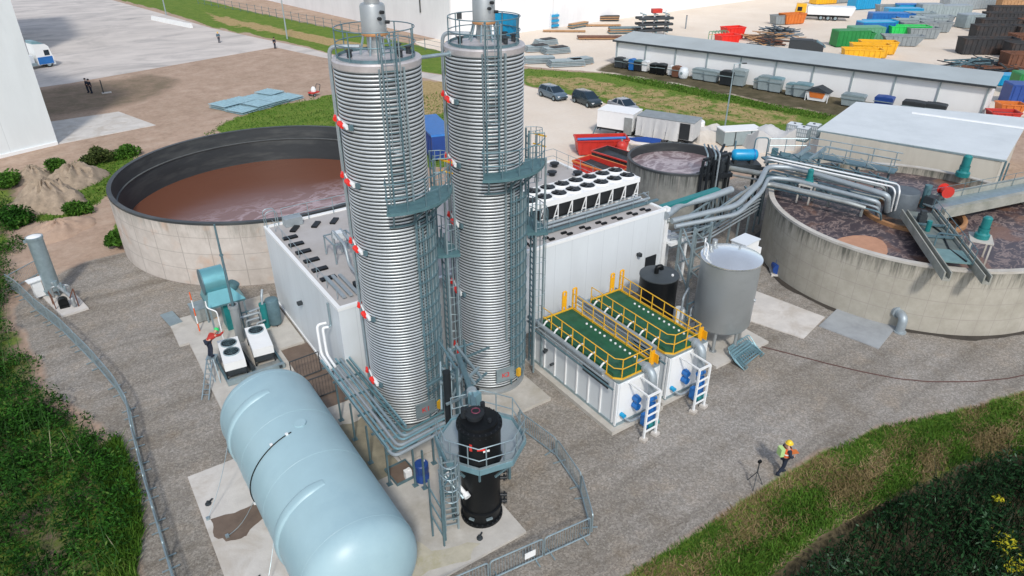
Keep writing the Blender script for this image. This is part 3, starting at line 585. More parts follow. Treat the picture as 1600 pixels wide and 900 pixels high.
def leaves(c, size, flat=0.5, aspect=1.7):
    'N leaf quads at centres c (N,3) with random attitudes'
    n = len(c); a = rng.normal(size=(n, 3)); a[:, 2] *= flat; a /= np.linalg.norm(a, axis=1)[:, None]
    b_ = rng.normal(size=(n, 3)); b_ -= a * (a * b_).sum(1)[:, None]; b_ /= np.linalg.norm(b_, axis=1)[:, None]
    s = (np.asarray(size) * rng.uniform(0.6, 1.3, n))[:, None]
    v = np.stack([c - a * s * aspect, c + b_ * s * 0.6, c + a * s * aspect, c - b_ * s * 0.6], 1).reshape(-1, 3)
    return v, np.arange(4 * n).reshape(n, 4)
def blades(base, h, w, lean=0.35):
    n = len(base); ang = rng.uniform(0, 2 * PI, n); d = np.stack([np.cos(ang), np.sin(ang), np.zeros(n)], 1)
    hh = (h * rng.uniform(0.55, 1.25, n))[:, None]; ln = rng.normal(size=(n, 3)) * lean; ln[:, 2] = 1
    tip = base + ln * hh; mid = base + ln * hh * 0.5; ww = np.asarray(w)[:, None] if np.ndim(w) else w
    v = np.stack([base - d * ww, base + d * ww, mid + d * ww * 0.8, tip, mid - d * ww * 0.8], 1).reshape(-1, 3)
    return v, np.arange(5 * n).reshape(n, 5)
def scatter(poly, n):
    p = np.array(poly); lo, hi = p.min(0), p.max(0); out = np.zeros((0, 2))
    while len(out) < n:
        q = rng.uniform(lo, hi, (n * 2, 2)); out = np.concatenate([out, q[inpoly(q[:, 0], q[:, 1], poly)]])
    return out[:n]
def vnoise(p, s, seed=0):
    'cheap smooth pseudo-noise in 0..1'
    x, y = p[:, 0] * s + seed * 7.3, p[:, 1] * s - seed * 3.1
    return 0.5 + 0.25 * np.sin(x * 1.7 + 1.3 * np.sin(y * 1.1)) + 0.25 * np.sin(y * 2.1 + 1.7 * np.sin(x * 0.9 + 2))
def stuff(name, v, q, m, label, cat):
    o = bpy.data.objects.new(name, np_mesh(name, v, q, M[m])); COL.objects.link(o); return tag(o, label, cat, None, 'stuff')
# thicket along the left edge: overlapping clumps of leaves
Pt = [(-0.9, 10), (-2.2, 16.5), (-2.2, 21), (-1.6, 25), (-1.7, 28.6), (-2.9, 31.2), (-4.0, 35), (-4.2, 39), (-5.3, 44.5), (-5.6, 52), (-13, 60), (-16, 40), (-12, 10)]
cl = scatter(Pt, 640); cs = []; ss = []
cl = np.concatenate([cl, scatter([(-5.0, 46), (-4.5, 54), (-3.8, 57), (-4.3, 65), (-8, 68), (-12, 50)], 90)])
for x, y in cl:
    hgt = 0.7 + 2.6 * vnoise(np.array([[x, y]]), 0.35)[0] * rng.uniform(0.6, 1.2); rr = rng.uniform(0.5, 1.15); k = 210
    d = rng.normal(size=(k, 3)); d /= np.linalg.norm(d, axis=1)[:, None]; d *= (rng.uniform(0.35, 1, k) ** 0.5)[:, None]
    c = np.stack([x + d[:, 0] * rr, y + d[:, 1] * rr, np.abs(d[:, 2]) * hgt * rng.uniform(0.3, 1.0, k) + 0.05], 1); cs.append(c); ss.append(np.full(k, 0.055))
v1, q1 = leaves(np.concatenate(cs), np.concatenate(ss), 0.8)
stuff('thicket', v1, q1, 'leaf_dark', 'dense dark green thicket along the left side of the gravel', 'thicket')
sp_ = scatter(Pt, 1700); v1, q1 = blades(np.c_[sp_, np.full(len(sp_), 0.3)], 1.2 + 1.5 * vnoise(sp_, 0.35) * rng.uniform(0.5, 1, len(sp_)), 0.018, 0.25); M['stalk'] = leafmat('stalks', (0.012, 0.045, 0.01), (0.05, 0.12, 0.03), (0.26, 0.24, 0.15)); stuff('tall_stalks', v1, q1, 'stalk', 'thin stalks and seed heads standing out of the left thicket', 'stalks')
gb = scatter([(-1.0, 10), (-1.9, 19), (-1.9, 21.1), (-1.3, 23.2), (-1.1, 26.2), (-1.3, 29.6), (-2.3, 29), (-2.2, 25), (-2.8, 21), (-2.6, 16), (-2.4, 10)], 9000)
b3 = np.c_[gb, np.zeros(len(gb))]; v1, q1 = blades(b3, np.full(len(b3), 0.42), 0.022, 0.45)
stuff('tall_grass', v1, q1, 'grass_blade', 'bright green long grass between the thicket and the gravel', 'grass')
# bank bottom right: tufts, dry stalks, reeds
gp_ = scatter([(7, 8.6), (12.5, 11.2), (19, 11.15), (24, 11.0), (28, 10.5), (32, 9.1), (36, 8.0), (44, 5), (44, 1), (34, 5), (28, 7.4), (20, 8.4), (10, 8.0)], 60000)
sg_ = gp_ * np.array([0.22, 1.35]) + np.stack([np.zeros(len(gp_)), 0.5 * np.sin(gp_[:, 0] * 0.35)], 1)
nz = vnoise(sg_, 1.3) * 0.5 + vnoise(gp_, 0.8, 3) * 0.5 + rng.normal(0, 0.09, len(gp_))
gr = gp_[(nz > 0.46)]; dr = gp_[(nz < 0.50) & (rng.uniform(size=len(gp_)) < 0.85)]
v1, q1 = blades(np.c_[gr, np.zeros(len(gr)) - 0.05], np.full(len(gr), 0.17), 0.02, 0.7); stuff('bank_grass', v1, q1, 'grass_blade', 'tufted green grass on the bank at the lower right', 'grass')
v1, q1 = blades(np.c_[dr, np.zeros(len(dr)) - 0.05], np.full(len(dr), 0.17), 0.02, 0.9); stuff('dry_grass', v1, q1, 'dry_blade', 'straw coloured dead grass on the bank at the lower right', 'dry grass')
rp = scatter([(10, 7.4), (17, 8.0), (24, 7.9), (28.5, 6.8), (33, 5.0), (41, 1.5), (46, -4), (10, -4)], 52000)
dd = vnoise(rp, 0.8, 5); rp = rp[rng.uniform(size=len(rp)) < 0.35 + 0.65 * dd]
edge = np.clip((8.6 - rp[:, 1]) / 2.0, 0.35, 1)
hh_ = (1.3 + 1.0 * vnoise(rp, 0.5, 2)) * edge + 0.2; k_ = rng.uniform(size=len(rp)) < 0.22
va, qa = blades(np.c_[rp, np.full(len(rp), -0.85)][k_], hh_[k_] * 1.1, 0.02, 0.22)
rl = np.repeat(rp[~k_], 2, 0); rz_ = np.repeat(hh_[~k_], 2) * rng.uniform(0.35, 1.0, len(rl)) - 0.85; vb, qb = leaves(np.c_[rl + rng.normal(0, 0.06, rl.shape), rz_], np.full(len(rl), 0.06), 0.9)
M['reed_leaf'] = leafmat('reed_leaves', (0.004, 0.018, 0.005), (0.017, 0.062, 0.017), (0.09, 0.15, 0.09))
stuff('nettle_bed', vb, qb, 'reed_leaf', 'dark leafy nettles filling the ditch at the lower right', 'nettles')
v1, q1 = va, qa; stuff('reed_bed', v1, q1, 'reed', 'thin reeds standing among the nettles in the lower right ditch', 'reeds')
# grass along the verges
vp = np.concatenate([scatter(P_strip, 1300), scatter(P_rv_top, 5200), scatter(P_strip2, 900), scatter(P_patchA, 2600), scatter(P_rv, 1000)])
v1, q1 = blades(np.c_[vp, np.zeros(len(vp))], np.full(len(vp), 0.19), 0.045, 0.8); stuff('verge_grass', v1, q1, 'grass_blade', 'rough grass on the verges behind the tanks', 'grass')
def shrub(name, label, loc, r, h, n, m='leaf_bush', size=0.09, group=None, seed=1):
    t = thing(name, label, 'shrub', (*loc, 0), 0, group); lob = []
    for k in range(9):
        a = rng.uniform(0, 2 * PI); q = rng.uniform(0, 0.65) * r; lob.append((math.cos(a) * q, math.sin(a) * q, h * rng.uniform(0.3, 0.72), r * rng.uniform(0.3, 0.55)))
    cs = []
    for x, y, z, rr in lob:
        k = n // 9; d = rng.normal(size=(k, 3)); d /= np.linalg.norm(d, axis=1)[:, None]; d *= (rng.uniform(0.2, 1, k) ** 0.4)[:, None] * rr
        cs.append(np.stack([x + d[:, 0], y + d[:, 1], np.maximum(z + d[:, 2] * 0.8, 0.03)], 1))
    v, q = leaves(np.concatenate(cs), size, 0.8)
    o = bpy.data.objects.new('foliage', np_mesh('foliage', v, q, M[m])); COL.objects.link(o); o.parent = t
    st = MB()
    for x, y, z, rr in lob: st.tube([(0, 0, 0), (x * 0.5, y * 0.5, z * 0.5), (x, y, z)], [0.05, 0.035, 0.015], 5)
    part(t, 'stem', st, 'twig'); return t
shrub('shrub', 'single green bush against the left side of the big brown tank', (1.6, 51.3), 1.0, 1.5, 2600)
shrub('shrub', 'round dark bush left of the gravel heaps', G(92, 268), 1.3, 1.3, 2200, 'leaf_bush')
shrub('shrub', 'purplish bush in the green patch beside the stony heap', G(158, 255), 1.7, 1.7, 2600, 'leaf_olive')
shrub('shrub', 'low bright bush nearest the road between the heaps and the tank', G(200, 245), 1.5, 1.0, 2200, 'leaf_bush')
shrub('shrub', 'low bush at the far left under the heaps', G(18, 292), 1.6, 1.2, 2400, 'leaf_bush')
shrub('shrub', 'wide bush left of the pink mound', G(30, 350), 1.8, 1.3, 2800, 'leaf_dark')
shrub('shrub', 'green bush just in front of the grey stony heap', G(120, 335), 1.3, 0.9, 2200, 'leaf_bush')
M['flower'] = leafmat('yellow_flowers', (0.20, 0.22, 0.02), (0.55, 0.48, 0.02), (0.65, 0.55, 0.05))
for i, (px, py, s) in enumerate([(1578, 842, 0.6), (1592, 880, 0.55), (1563, 772, 0.3)]):
    lab = ['yellow flowering plant, largest of those among the reeds', 'yellow flowering plant at the lowest right corner of the reeds', 'small yellow flowering plant highest up among the reeds'][i]
    x, y = G(px, py, 1.2); t = thing('flowering_plant', lab, 'plant', (x, y, -0.8), 0, 'yellow plants in the reeds')
    k = int(150 * s); d = rng.normal(size=(k, 3)) * np.array([0.32, 0.32, 0.22]) * s + np.array([0, 0, 1.75]); v, q = leaves(d, 0.045, 0.8)
    o = bpy.data.objects.new('flower_head', np_mesh('flower_head', v, q, M['flower'])); COL.objects.link(o); o.parent = t; o['kind'] = 'stuff'
    st = MB()
    for k in range(12): a, b_ = rng.normal(0, 0.3 * s, 2); st.tube([(a * 0.3, b_ * 0.3, 0), (a, b_, 1.7)], 0.012, 4)
    part(t, 'stem', st, 'leaf_olive')
def heap(label, pts_c, rx, ry, h, rz, m, seed):
    n = 44; mb = MB(); ring = 14; r2 = np.random.default_rng(seed); ph = r2.uniform(0, 6, 8)
    vs_ = [(0, 0, h * 0.95)]; fs = []
    for j in range(1, ring + 1):
        t_ = j / ring
        for i in range(n):
            a = 2 * PI * i / n; k = 1 + 0.10 * math.sin(2 * a + ph[0]) + 0.07 * math.sin(3 * a + ph[1]) + 0.04 * math.sin(7 * a + ph[2])
            z = h * (1 - t_ ** 1.5) * (1 + 0.22 * math.sin(3 * a + 5 * t_ + ph[3]) * t_ + 0.12 * math.sin(8 * a + 9 * t_ + ph[4])) + r2.normal(0, 0.05 * h) * (t_ < 1)
            vs_.append((rx * t_ * k * math.cos(a), ry * t_ * k * math.sin(a), max(z, 0.0) if j < ring else -0.05))
    fs += [(0, 1 + i, 1 + (i + 1) % n) for i in range(n)]
    for j in range(ring - 1):
        o = 1 + j * n; fs += [(o + i, o + n + i, o + n + (i + 1) % n, o + (i + 1) % n) for i in range(n)]
    mb.add(vs_, fs); return single('soil_heap', mb, m, label, 'heap', (*pts_c, 0), rz, 'heaps of soil and sand', True)
heap('grey stony spoil heap, biggest of the heaps left of the tank', G(78, 318), 2.6, 3.2, 1.9, 0.3, 'soil_heap', 1)
heap('pale stony heap right behind the biggest spoil heap', G(118, 283), 2.6, 2.6, 1.5, 0.6, 'soil_heap', 2)
heap('low grey heap at the back left of the spoil heaps', G(52, 277), 1.6, 2.0, 1.0, 0.1, 'soil_heap', 4)
heap('smooth pink sand mound behind the galvanised chimney', G(92, 360), 2.4, 2.2, 0.75, 0.2, 'sand_heap', 3)

# ================================================================== LARGE STRUCTURES
# ---- white process building
t = thing('process_building', 'low white panel building with grey roof behind the two coiled towers', 'building', (8.4, 26.2, 0))
BX, BY, BH = 20.6, 11.0, 5.1
w = MB(); th = 0.18
w.prism([(0, 0), (BX, 0), (BX, BY), (0, BY)], 0.0, BH - 0.08); M['panel_wall'] = walljoints(mat('white_wall_panel', (0.66, 0.70, 0.72), 0.45, 0, 0.05, 0.7, dirt=(0.47, 0.49, 0.49), dirt_amt=0.35, dscale=0.3, stretch=(1, 1, 0.3)), (0.56, 0.595, 0.615), 1.15, 0.35, 0.03); part(t, 'wall', w, M['panel_wall'])
rf = MB().prism(rect(th, BX - th, th, BY - th), BH - 0.078, BH - 0.04); part(t, 'roof', rf, 'roof_grey')
co = MB().bx(-0.02, BX + 0.02, -0.02, th, BH - 0.1, BH + 0.05).bx(-0.02, BX + 0.02, BY - th, BY + 0.02, BH - 0.1, BH + 0.05).bx(-0.02, th - 0.003, th, BY - th, BH - 0.1, BH + 0.047).bx(BX - th + 0.003, BX + 0.02, th, BY - th, BH - 0.1, BH + 0.047)
part(t, 'parapet', co, 'white_paint')
part(t, 'base_trim', MB().bx(-0.05, -0.001, 0, BY, 0.1, 0.24), 'white_paint')
d = part(t, 'door', MB().bx(19.3, 20.2, -0.035, -0.001, 0.1, 2.25), 'black_steel'); part(d, 'handle', MB().bx(19.4, 19.45, -0.08, -0.036, 1.0, 1.15), 'galv')
part(t, 'wall_lamp', MB().bx(18.5, 18.75, -0.24, -0.001, 2.62, 2.78).bx(18.56, 18.69, -0.3, -0.24, 2.6, 2.7), 'dark')
part(t, 'wall_lamp', MB().bx(-0.26, -0.001, 5.62, 5.85, 2.62, 2.78), 'dark')
part(t, 'corner_post', MB().bx(BX + 0.021, BX + 0.3, -0.1, 0.25, 0, BH + 0.1), 'white_paint')
part(t, 'drainpipe', MB().tube(bend([(-0.09, 1.1, BH - 0.15), (-0.09, 1.1, 3.7), (-0.35, 1.0, 3.75)], 0.2), 0.055, 8), 'galv')
part(t, 'canopy', MB().bx(BX + 0.31, BX + 1.75, -0.5, -0.25, 2.75, 2.95).bx(BX + 1.5, BX + 1.75, -0.5, -0.25, 0, 2.75).bx(BX + 0.31, BX + 1.75, -0.25, 1.2, 2.80, 2.92).bx(BX + 1.5, BX + 1.75, 0.95, 1.2, 0, 2.8), 'white_paint')
def vent(x, y, rz, L=0.78, wd=0.32):
    c, s_ = math.cos(rz), math.sin(rz)
    o = part(t, 'roof_vent', MB().box((x, y, BH + 0.0), (L, wd, 0.12), rz), 'black'); return o
for y in (8.75, 7.75, 6.65, 5.45, 4.25, 3.1): vent(0.75, y, 0.0)
vent(1.35, 9.75, 0.9); vent(2.55, 9.65, 0.9); vent(3.6, 9.55, 0.9)
for x in (11.1, 12.45, 13.7, 15.0, 16.2, 17.4, 18.6, 19.65): vent(x, 0.52, 0.0, 0.34, 0.15); vent(x - 0.2, 0.80, 0.0, 0.34, 0.15)
for x, y in ((17.9, 9.7), (19.8, 9.9), (20.0, 7.6), (18.6, 8.6)): part(t, 'roof_vent', MB().lathe([(0.2, BH), (0.2, BH + 0.22), (0.33, BH + 0.24), (0.33, BH + 0.32), (0.0, BH + 0.36)], 14, (x, y, -0.05)), 'black_steel', True)
railing(t, [(1.0, BY - 0.35, BH), (10, BY - 0.35, BH)], 1.0, 1.5, 0.018, 'galv')
railing(t, [(0.35, 0.9, BH), (0.35, BY - 0.6, BH)], 0.55, 1.3, 0.014, 'galv', mids=())
railing(t, [(10.6, 1.15, BH), (20.2, 1.15, BH)], 0.85, 1.2, 0.013, 'galv', mids=())
railing(t, [(10.2, BY - 0.4, BH), (20.2, BY - 0.4, BH), (20.2, 3.4, BH)], 1.0, 1.3, 0.015, 'galv')
part(t, 'roof_hatch', MB().bx(1.0, 2.0, 10.2, 10.75, BH - 0.03, BH + 0.45), 'pipe')
part(t, 'access_hook', MB().tube(bend([(0.1, BY - 0.3, BH - 1.6), (0.1, BY - 0.3, BH + 0.95), (0.75, BY - 0.3, BH + 0.95), (0.75, BY - 0.3, BH)], 0.25), 0.025, 6).tube(bend([(0.1, BY + 0.15, BH - 1.6), (0.1, BY + 0.15, BH + 0.95), (0.75, BY + 0.15, BH + 0.95), (0.75, BY + 0.15, BH)], 0.25), 0.025, 6), 'galv', True)

# pipework standing on the roof beside the left tower
t = thing('roof_pipework', 'silver frame and twin bent pipes on the roof left of the nearer tower', 'pipework', (10.3, 30.2, 5.1))
part(t, 'pipe', MB().tube(bend([(0.15, 1.5, 0.0), (0.15, 1.5, 1.35), (0.0, -0.6, 1.35), (-0.1, -1.1, 0.55), (-0.15, -2.4, 0.45), (-0.15, -2.4, 0.0)], 0.3), 0.075, 10), 'pipe', True)
part(t, 'pipe', MB().tube(bend([(0.55, 1.5, 0.0), (0.55, 1.5, 1.35), (0.4, -0.6, 1.35), (0.3, -1.1, 0.55), (0.2, -2.4, 0.45), (0.2, -2.4, 0.0)], 0.3), 0.075, 10), 'pipe', True)
fr = MB()
for x in (-0.25, 0.95):
    for y in (0.3, 1.7): fr.bar((x, y, 0), (x, y, 1.05), 0.06)
    fr.bar((x, 0.3, 1.05), (x, 1.7, 1.05), 0.06)
fr.bar((-0.25, 0.3, 1.05), (0.95, 0.3, 1.05), 0.06).bar((-0.25, 1.7, 1.05), (0.95, 1.7, 1.05), 0.06)
part(t, 'frame', fr, 'galv'); part(t, 'control_box', MB().bx(0.75, 1.15, 0.2, 0.6, 0.3, 1.0), 'dark'); part(t, 'valve_box', MB().bx(0.05, 0.5, 0.8, 1.2, 1.06, 1.4), 'white')
part(t, 'vent_stub', MB().bx(-0.45, 0.6, -2.9, -2.25, 0, 0.22), 'black_steel')
t = thing('cable_tray', 'low cable trays running along the front edge of the roof left of the tower', 'cable tray', (8.9, 26.9, 5.1))
for k in range(3): part(t, 'tray', MB().bx(0.05 + 0.33 * k, 0.22 + 0.33 * k, 0.05, 2.5 - 0.1 * k, 0.05, 0.13), 'pipe')

# dry cooler with two rows of fans
t = thing('dry_cooler', 'long white dry cooler with two rows of black fans on the roof', 'cooler', (20.35, 28.35, 5.1))
LEN = 8.45
part(t, 'plenum', MB().bx(0, LEN, 0, 2.3, 1.12, 1.42), 'white_paint')
cp = MB().prof([(0.06, 1.115), (2.24, 1.115), (1.75, 0.08), (0.5, 0.08)], 0, 1)  # x=depth here, swapped below
cm = MB(); cm.v = [(0.05 + y * (LEN - 0.1), x, z) for x, y, z in cp.v]; cm.f = [tuple(reversed(f)) for f in cp.f]
part(t, 'coil_block', cm, 'black_steel')
for k in range(9):
    x = 0.12 + k * (LEN - 0.24) / 8; s_ = MB().bar((x, 0.02, 0), (x, 0.02, 1.11), 0.055).bar((x - 0.02, 0.03, 1.08), (x - 0.38, 0.03, 0.05), 0.045).bar((x, 0.02, 0.42), (x - 0.23, 0.03, 0.42), 0.045).bar((x - 0.44, 0.35, 0.03), (x, 0.35, 0.03), 0.06).bar((x, 2.25, 0), (x, 2.25, 1.11), 0.07)
    s_.bx(x - 0.44, x + 0.04, 0.0, 0.42, 0.0, 0.02)
    part(t, 'support_frame', s_, 'white_paint')
fan0 = None
for j, y in enumerate((0.6, 1.68)):
    for k in range(8):
        x = 0.55 + k * (LEN - 1.1) / 7
        if fan0 is None:
            ring = MB().lathe([(0.48, 0), (0.48, 0.10), (0.455, 0.10), (0.455, 0.0)], 28); fan0 = part(t, 'fan', ring, 'white_paint', True)
            part(fan0, 'fan_disc', MB().lathe([(0.0, 0.09), (0.1, 0.09), (0.12, 0.075), (0.452, 0.07)], 28), 'black', True)
            bl = MB()
            for b_ in range(5):
                a = 2 * PI * b_ / 5; pts = [(0.1, -0.06), (0.43, -0.13), (0.43, 0.10), (0.1, 0.06)]
                bl.add([(x_ * math.cos(a) - y_ * math.sin(a), x_ * math.sin(a) + y_ * math.cos(a), 0.09 + (0.05 if i > 1 else 0)) for i, (x_, y_) in enumerate(pts)], [(0, 1, 2, 3)])
            part(fan0, 'fan_blades', bl, 'dark'); f = fan0
        else: f = copy_tree(fan0, t)
        f.location = (x, y, 1.421)
part(t, 'header_pipe', MB().tube([(-0.5, -0.35, 0.28), (LEN - 0.2, -0.35, 0.28)], 0.10, 10).tube([(-0.5, -0.62, 0.2), (LEN + 0.3, -0.62, 0.2), (LEN + 0.6, 0.2, 0.2)], 0.08, 10), 'pipe', True)
part(t, 'cable_duct', MB().bx(-0.5, LEN + 0.8, -0.95, -0.75, 0.02, 0.12), 'galv_dark')

# ---- the two coiled towers
RS, ZS = 1.58, 16.05
coil_prof = []
n_ring = 110; z0 = 0.32; pitch = (ZS - 0.15 - z0) / n_ring
for k in range(n_ring):
    zc = z0 + (k + 0.5) * pitch
    for a in (-90, -60, -28, 28, 60, 90):
        coil_prof.append((RS - 0.050 + 0.050 * max(math.cos(R(a)), 0) ** 0.6, zc + 0.046 * math.sin(R(a))))
coil_mesh = None
def polar(r, deg, z): return (r * math.cos(R(deg)), r * math.sin(R(deg)), z)
def sector_deck(a0, a1, r0, r1, z, th=0.06, n=12):
    mb = MB(); A = np.linspace(a0, a1, n + 1); mb_v = []
    for a in A:
        for r, zz in ((r0, z - th), (r1, z - th), (r1, z), (r0, z)): mb_v.append(polar(r, a, zz))
    fs = [(0, 1, 2, 3), tuple(4 * n + i for i in (3, 2, 1, 0))]
    for i in range(n):
        a, b_ = 4 * i, 4 * i + 4; fs += [(a + j, b_ + j, b_ + (j + 1) % 4, a + (j + 1) % 4) for j in range(4)]
    return mb.add(mb_v, fs)
def tower(cx, cy, label, face, lad, plat, riser, low, couplings, tarp=False, sign='K1'):
    global coil_mesh
    t = thing('coiled_tower', label, 'tower', (cx, cy, 0.16), 0, 'twin coiled towers')
    part(t, 'shell', MB().lathe([(RS - 0.026, 0), (RS - 0.026, ZS - 0.05)], 160), 'core', True)
    part(t, 'base_ring', MB().lathe([(RS + 0.12, 0), (RS + 0.12, 0.1), (RS + 0.02, 0.12), (RS + 0.02, 0.32)], 48), 'inox_dull', True)
    if coil_mesh is None:
        c = part(t, 'coil', MB().lathe(coil_prof, 160), 'coil', True, angle=80); coil_mesh = c.data
    else:
        c = bpy.data.objects.new('coil', coil_mesh); COL.objects.link(c); c.parent = t
    # top deck: a shallow cone with a rolled rim
    part(t, 'top_deck', MB().lathe([(RS + 0.01, ZS - 0.22), (RS + 0.03, ZS - 0.02), (RS - 0.02, ZS + 0.04), (RS - 0.12, ZS + 0.02), (0.5, ZS + 0.16), (0.001, ZS + 0.2)], 64), 'deck', True)
    A = np.linspace(0, 360, 33)[:-1]
    railing(t, [polar(RS - 0.17, a + face + 20, ZS + 0.03) for a in A], 1.0, 1.05, 0.02, 'galv_dark', closed=True)
    part(t, 'kick_plate', MB().lathe([(RS - 0.2, ZS + 0.03), (RS - 0.2, ZS + 0.14), (RS - 0.215, ZS + 0.14), (RS - 0.215, ZS + 0.03)], 48, (0, 0, 0)), 'galv_dark', True)
    # stack on top
    st = part(t, 'stack', MB().lathe([(0.3, ZS + 0.12), (0.3, ZS + 0.75), (0.44, ZS + 0.78), (0.44, ZS + 1.72), (0.40, ZS + 1.80), (0.27, ZS + 1.84), (0.27, ZS + 2.0), (0.33, ZS + 2.02), (0.33, ZS + 2.1), (0.27, ZS + 2.12), (0.27, ZS + 3.2), (0.001, ZS + 3.2)], 28), 'inox_dull', True)
    part(st, 'flange_ring', MB().lathe([(0.455, ZS + 0.76), (0.47, ZS + 0.8), (0.455, ZS + 0.86)], 28), M['copper'] if 'copper' in M else 'orange', True)
    for a in range(0, 360, 45): part(st, 'leg', MB().bar(polar(0.62, a, ZS + 0.1), polar(0.42, a, ZS + 0.8), 0.05), 'galv')
    nz = MB()
    for k, (a, z) in enumerate(((face + 25, 1.35), (face + 38, 1.55), (face + 70, 1.2))): nz.cyl(polar(0.43, a, ZS + z), polar(0.58, a, ZS + z), 0.06, n=10)
    part(st, 'nozzle', nz, 'black_steel', True)
    noz = MB()
    for a, r in ((face + 55, 1.0), (face + 95, 1.15), (face + 130, 1.05), (face + 75, 0.75), (face - 70, 1.0)):
        noz.cyl(polar(r, a, ZS + 0.05), polar(r, a, ZS + 0.3), 0.09, n=10); noz.cyl(polar(r, a, ZS + 0.3), polar(r, a, ZS + 0.34), 0.14, n=12)
    part(t, 'deck_nozzles', noz, 'dark', True)
    # climbing ladder above the platform
    out = Vector(polar(1, lad, 0)); pz = plat[2]
    part(t, 'ladder', ladder_mb(Vector(polar(RS + 0.16, lad, pz)), Vector(polar(RS + 0.16, lad, ZS + 1.05)), out, 0.5, 0.03), 'galv_dark')
    part(t, 'ladder_cage', cage_mb(Vector(polar(RS + 0.16, lad, pz + 2.2)), Vector(polar(RS + 0.16, lad, ZS + 1.0)), out, 0.34, 0.014, 1.1), 'galv')
    part(t, 'cable_riser', MB().bar(polar(RS + 0.08, lad + 19, 3), polar(RS + 0.08, lad + 19, ZS - 0.1), 0.09, 0.06).bar(polar(RS + 0.07, lad - 12, pz), polar(RS + 0.07, lad - 12, ZS - 0.1), 0.05, 0.05), 'galv')
    # sector platform with rails and brackets
    a0, a1 = plat[0], plat[1]
    pf = part(t, 'platform', sector_deck(a0, a1, RS + 0.05, RS + 0.92, pz, 0.12), 'teal')
    AA = np.linspace(a0, a1, 9); railing(pf, [polar(RS + 0.2, a0, pz)] + [polar(RS + 0.9, a, pz) for a in AA] + [polar(RS + 0.2, a1, pz)], 1.1, 0.75, 0.02, 'galv_dark')
    br = MB()
    for a in np.linspace(a0 + 6, a1 - 6, 4): br.bar(polar(RS + 0.02, a, pz - 0.95), polar(RS + 0.85, a, pz - 0.1), 0.07)
    br.lathe([(RS + 0.05, pz - 0.95), (RS + 0.09, pz - 0.95), (RS + 0.09, pz - 0.87), (RS + 0.05, pz - 0.87)], 20, (0, 0, 0), R(a0), R(a1)); part(pf, 'bracket', br, 'galv_dark')
    part(pf, 'self_closing_gate', MB().bar(polar(RS + 0.5, riser + 22, pz + 1.0), polar(RS + 0.95, riser + 8, pz + 1.0), 0.06).bar(polar(RS + 0.5, riser + 22, pz + 0.55), polar(RS + 0.95, riser + 8, pz + 0.55), 0.05), 'yellow')
    # bundle of thin riser pipes on the right-hand side
    for k in range(11):
        a = riser - 46 + k * 5.0; zb = 0.9 if k % 3 else 0.4; ztop = pz - 0.5 - 0.35 * (k % 4)
        part(t, 'riser_pipe', MB().tube([polar(RS + 0.13, a, zb), polar(RS + 0.13, a, ztop)], 0.035 if k % 2 else 0.045, 6), 'galv' if k % 2 else 'galv_dark', True)
    bp = MB()
    for z in np.arange(1.2, pz - 1, 0.62): bp.lathe([(RS + 0.08, z), (RS + 0.2, z), (RS + 0.2, z + 0.05), (RS + 0.08, z + 0.05)], 14, (0, 0, 0), R(riser - 49), R(riser + 9))
    part(t, 'pipe_clamps', bp, 'galv_dark')
    # lower access: caged ladders with a rest platform
    la, rz_ = low; out2 = Vector(polar(1, la, 0))
    lr = RS + 0.78
    part(t, 'ladder', ladder_mb(Vector(polar(lr - 0.25, la, 0.3)), Vector(polar(lr - 0.25, la, rz_ + 0.9)), out2, 0.46, 0.03), 'galv_dark')
    part(t, 'ladder_cage', cage_mb(Vector(polar(lr - 0.25, la, 2.6)), Vector(polar(lr - 0.25, la, rz_ + 1.0)), out2, 0.36, 0.016, 0.85), 'galv')
    part(t, 'ladder', ladder_mb(Vector(polar(lr - 0.25, la + 17, rz_)), Vector(polar(lr - 0.25, la + 17, pz + 1.0)), out2, 0.46, 0.03), 'galv_dark')
    part(t, 'ladder_cage', cage_mb(Vector(polar(lr - 0.25, la + 17, rz_ + 2.1)), Vector(polar(lr - 0.25, la + 17, pz + 1.0)), out2, 0.36, 0.016, 0.85), 'galv')
    rp_ = part(t, 'rest_platform', sector_deck(la - 14, la + 36, RS + 0.1, RS + 1.15, rz_, 0.14, 6), 'teal'); railing(rp_, [polar(RS + 1.12, a, rz_) for a in np.linspace(la - 14, la + 36, 6)], 1.1, 0.6, 0.018, 'galv_dark')
    part(t, 'standing_pole', MB().tube([polar(RS + 1.05, la - 4, 0), polar(RS + 1.05, la - 4, pz - 0.1)], 0.05, 8).tube([polar(RS + 0.6, la - 12, 0), polar(RS + 0.6, la - 12, pz - 0.1)], 0.05, 8), 'galv', True)
    # vapour pipe over the rim and down the left side
    ls = face - 93
    part(t, 'vapour_pipe', MB().tube(bend([polar(0.6, ls + 25, ZS + 0.42), polar(RS + 0.05, ls + 2, ZS + 0.42), polar(RS + 0.09, ls, ZS - 0.4), polar(RS + 0.09, ls, 0.4)], 0.3), 0.075, 8), 'pipe', True)
    part(t, 'tracing_pipe', MB().tube([polar(RS + 0.06, ls + 8, 0.5), polar(RS + 0.06, ls + 8, ZS - 0.2)], 0.03, 6), 'galv', True)
    for z in couplings:
        c = part(t, 'inlet_coupling', MB().cyl(polar(RS + 0.02, ls + 27, z), polar(RS + 0.14, ls + 46, z - 0.02), 0.085, n=12).cyl(polar(RS + 0.05, ls + 5, z + 0.12), polar(RS + 0.05, ls + 27, z), 0.035, n=8), 'white_paint', True)
        for a, a2 in ((ls - 2, ls + 7), (ls + 26, ls + 36)): part(c, 'red_cap', MB().cyl(polar(RS + 0.10, a, z + 0.06 - 0.06 * (a > ls)), polar(RS + 0.13, a2, z + 0.02 - 0.05 * (a > ls)), 0.115, 0.10, n=12), 'red_bright', True)
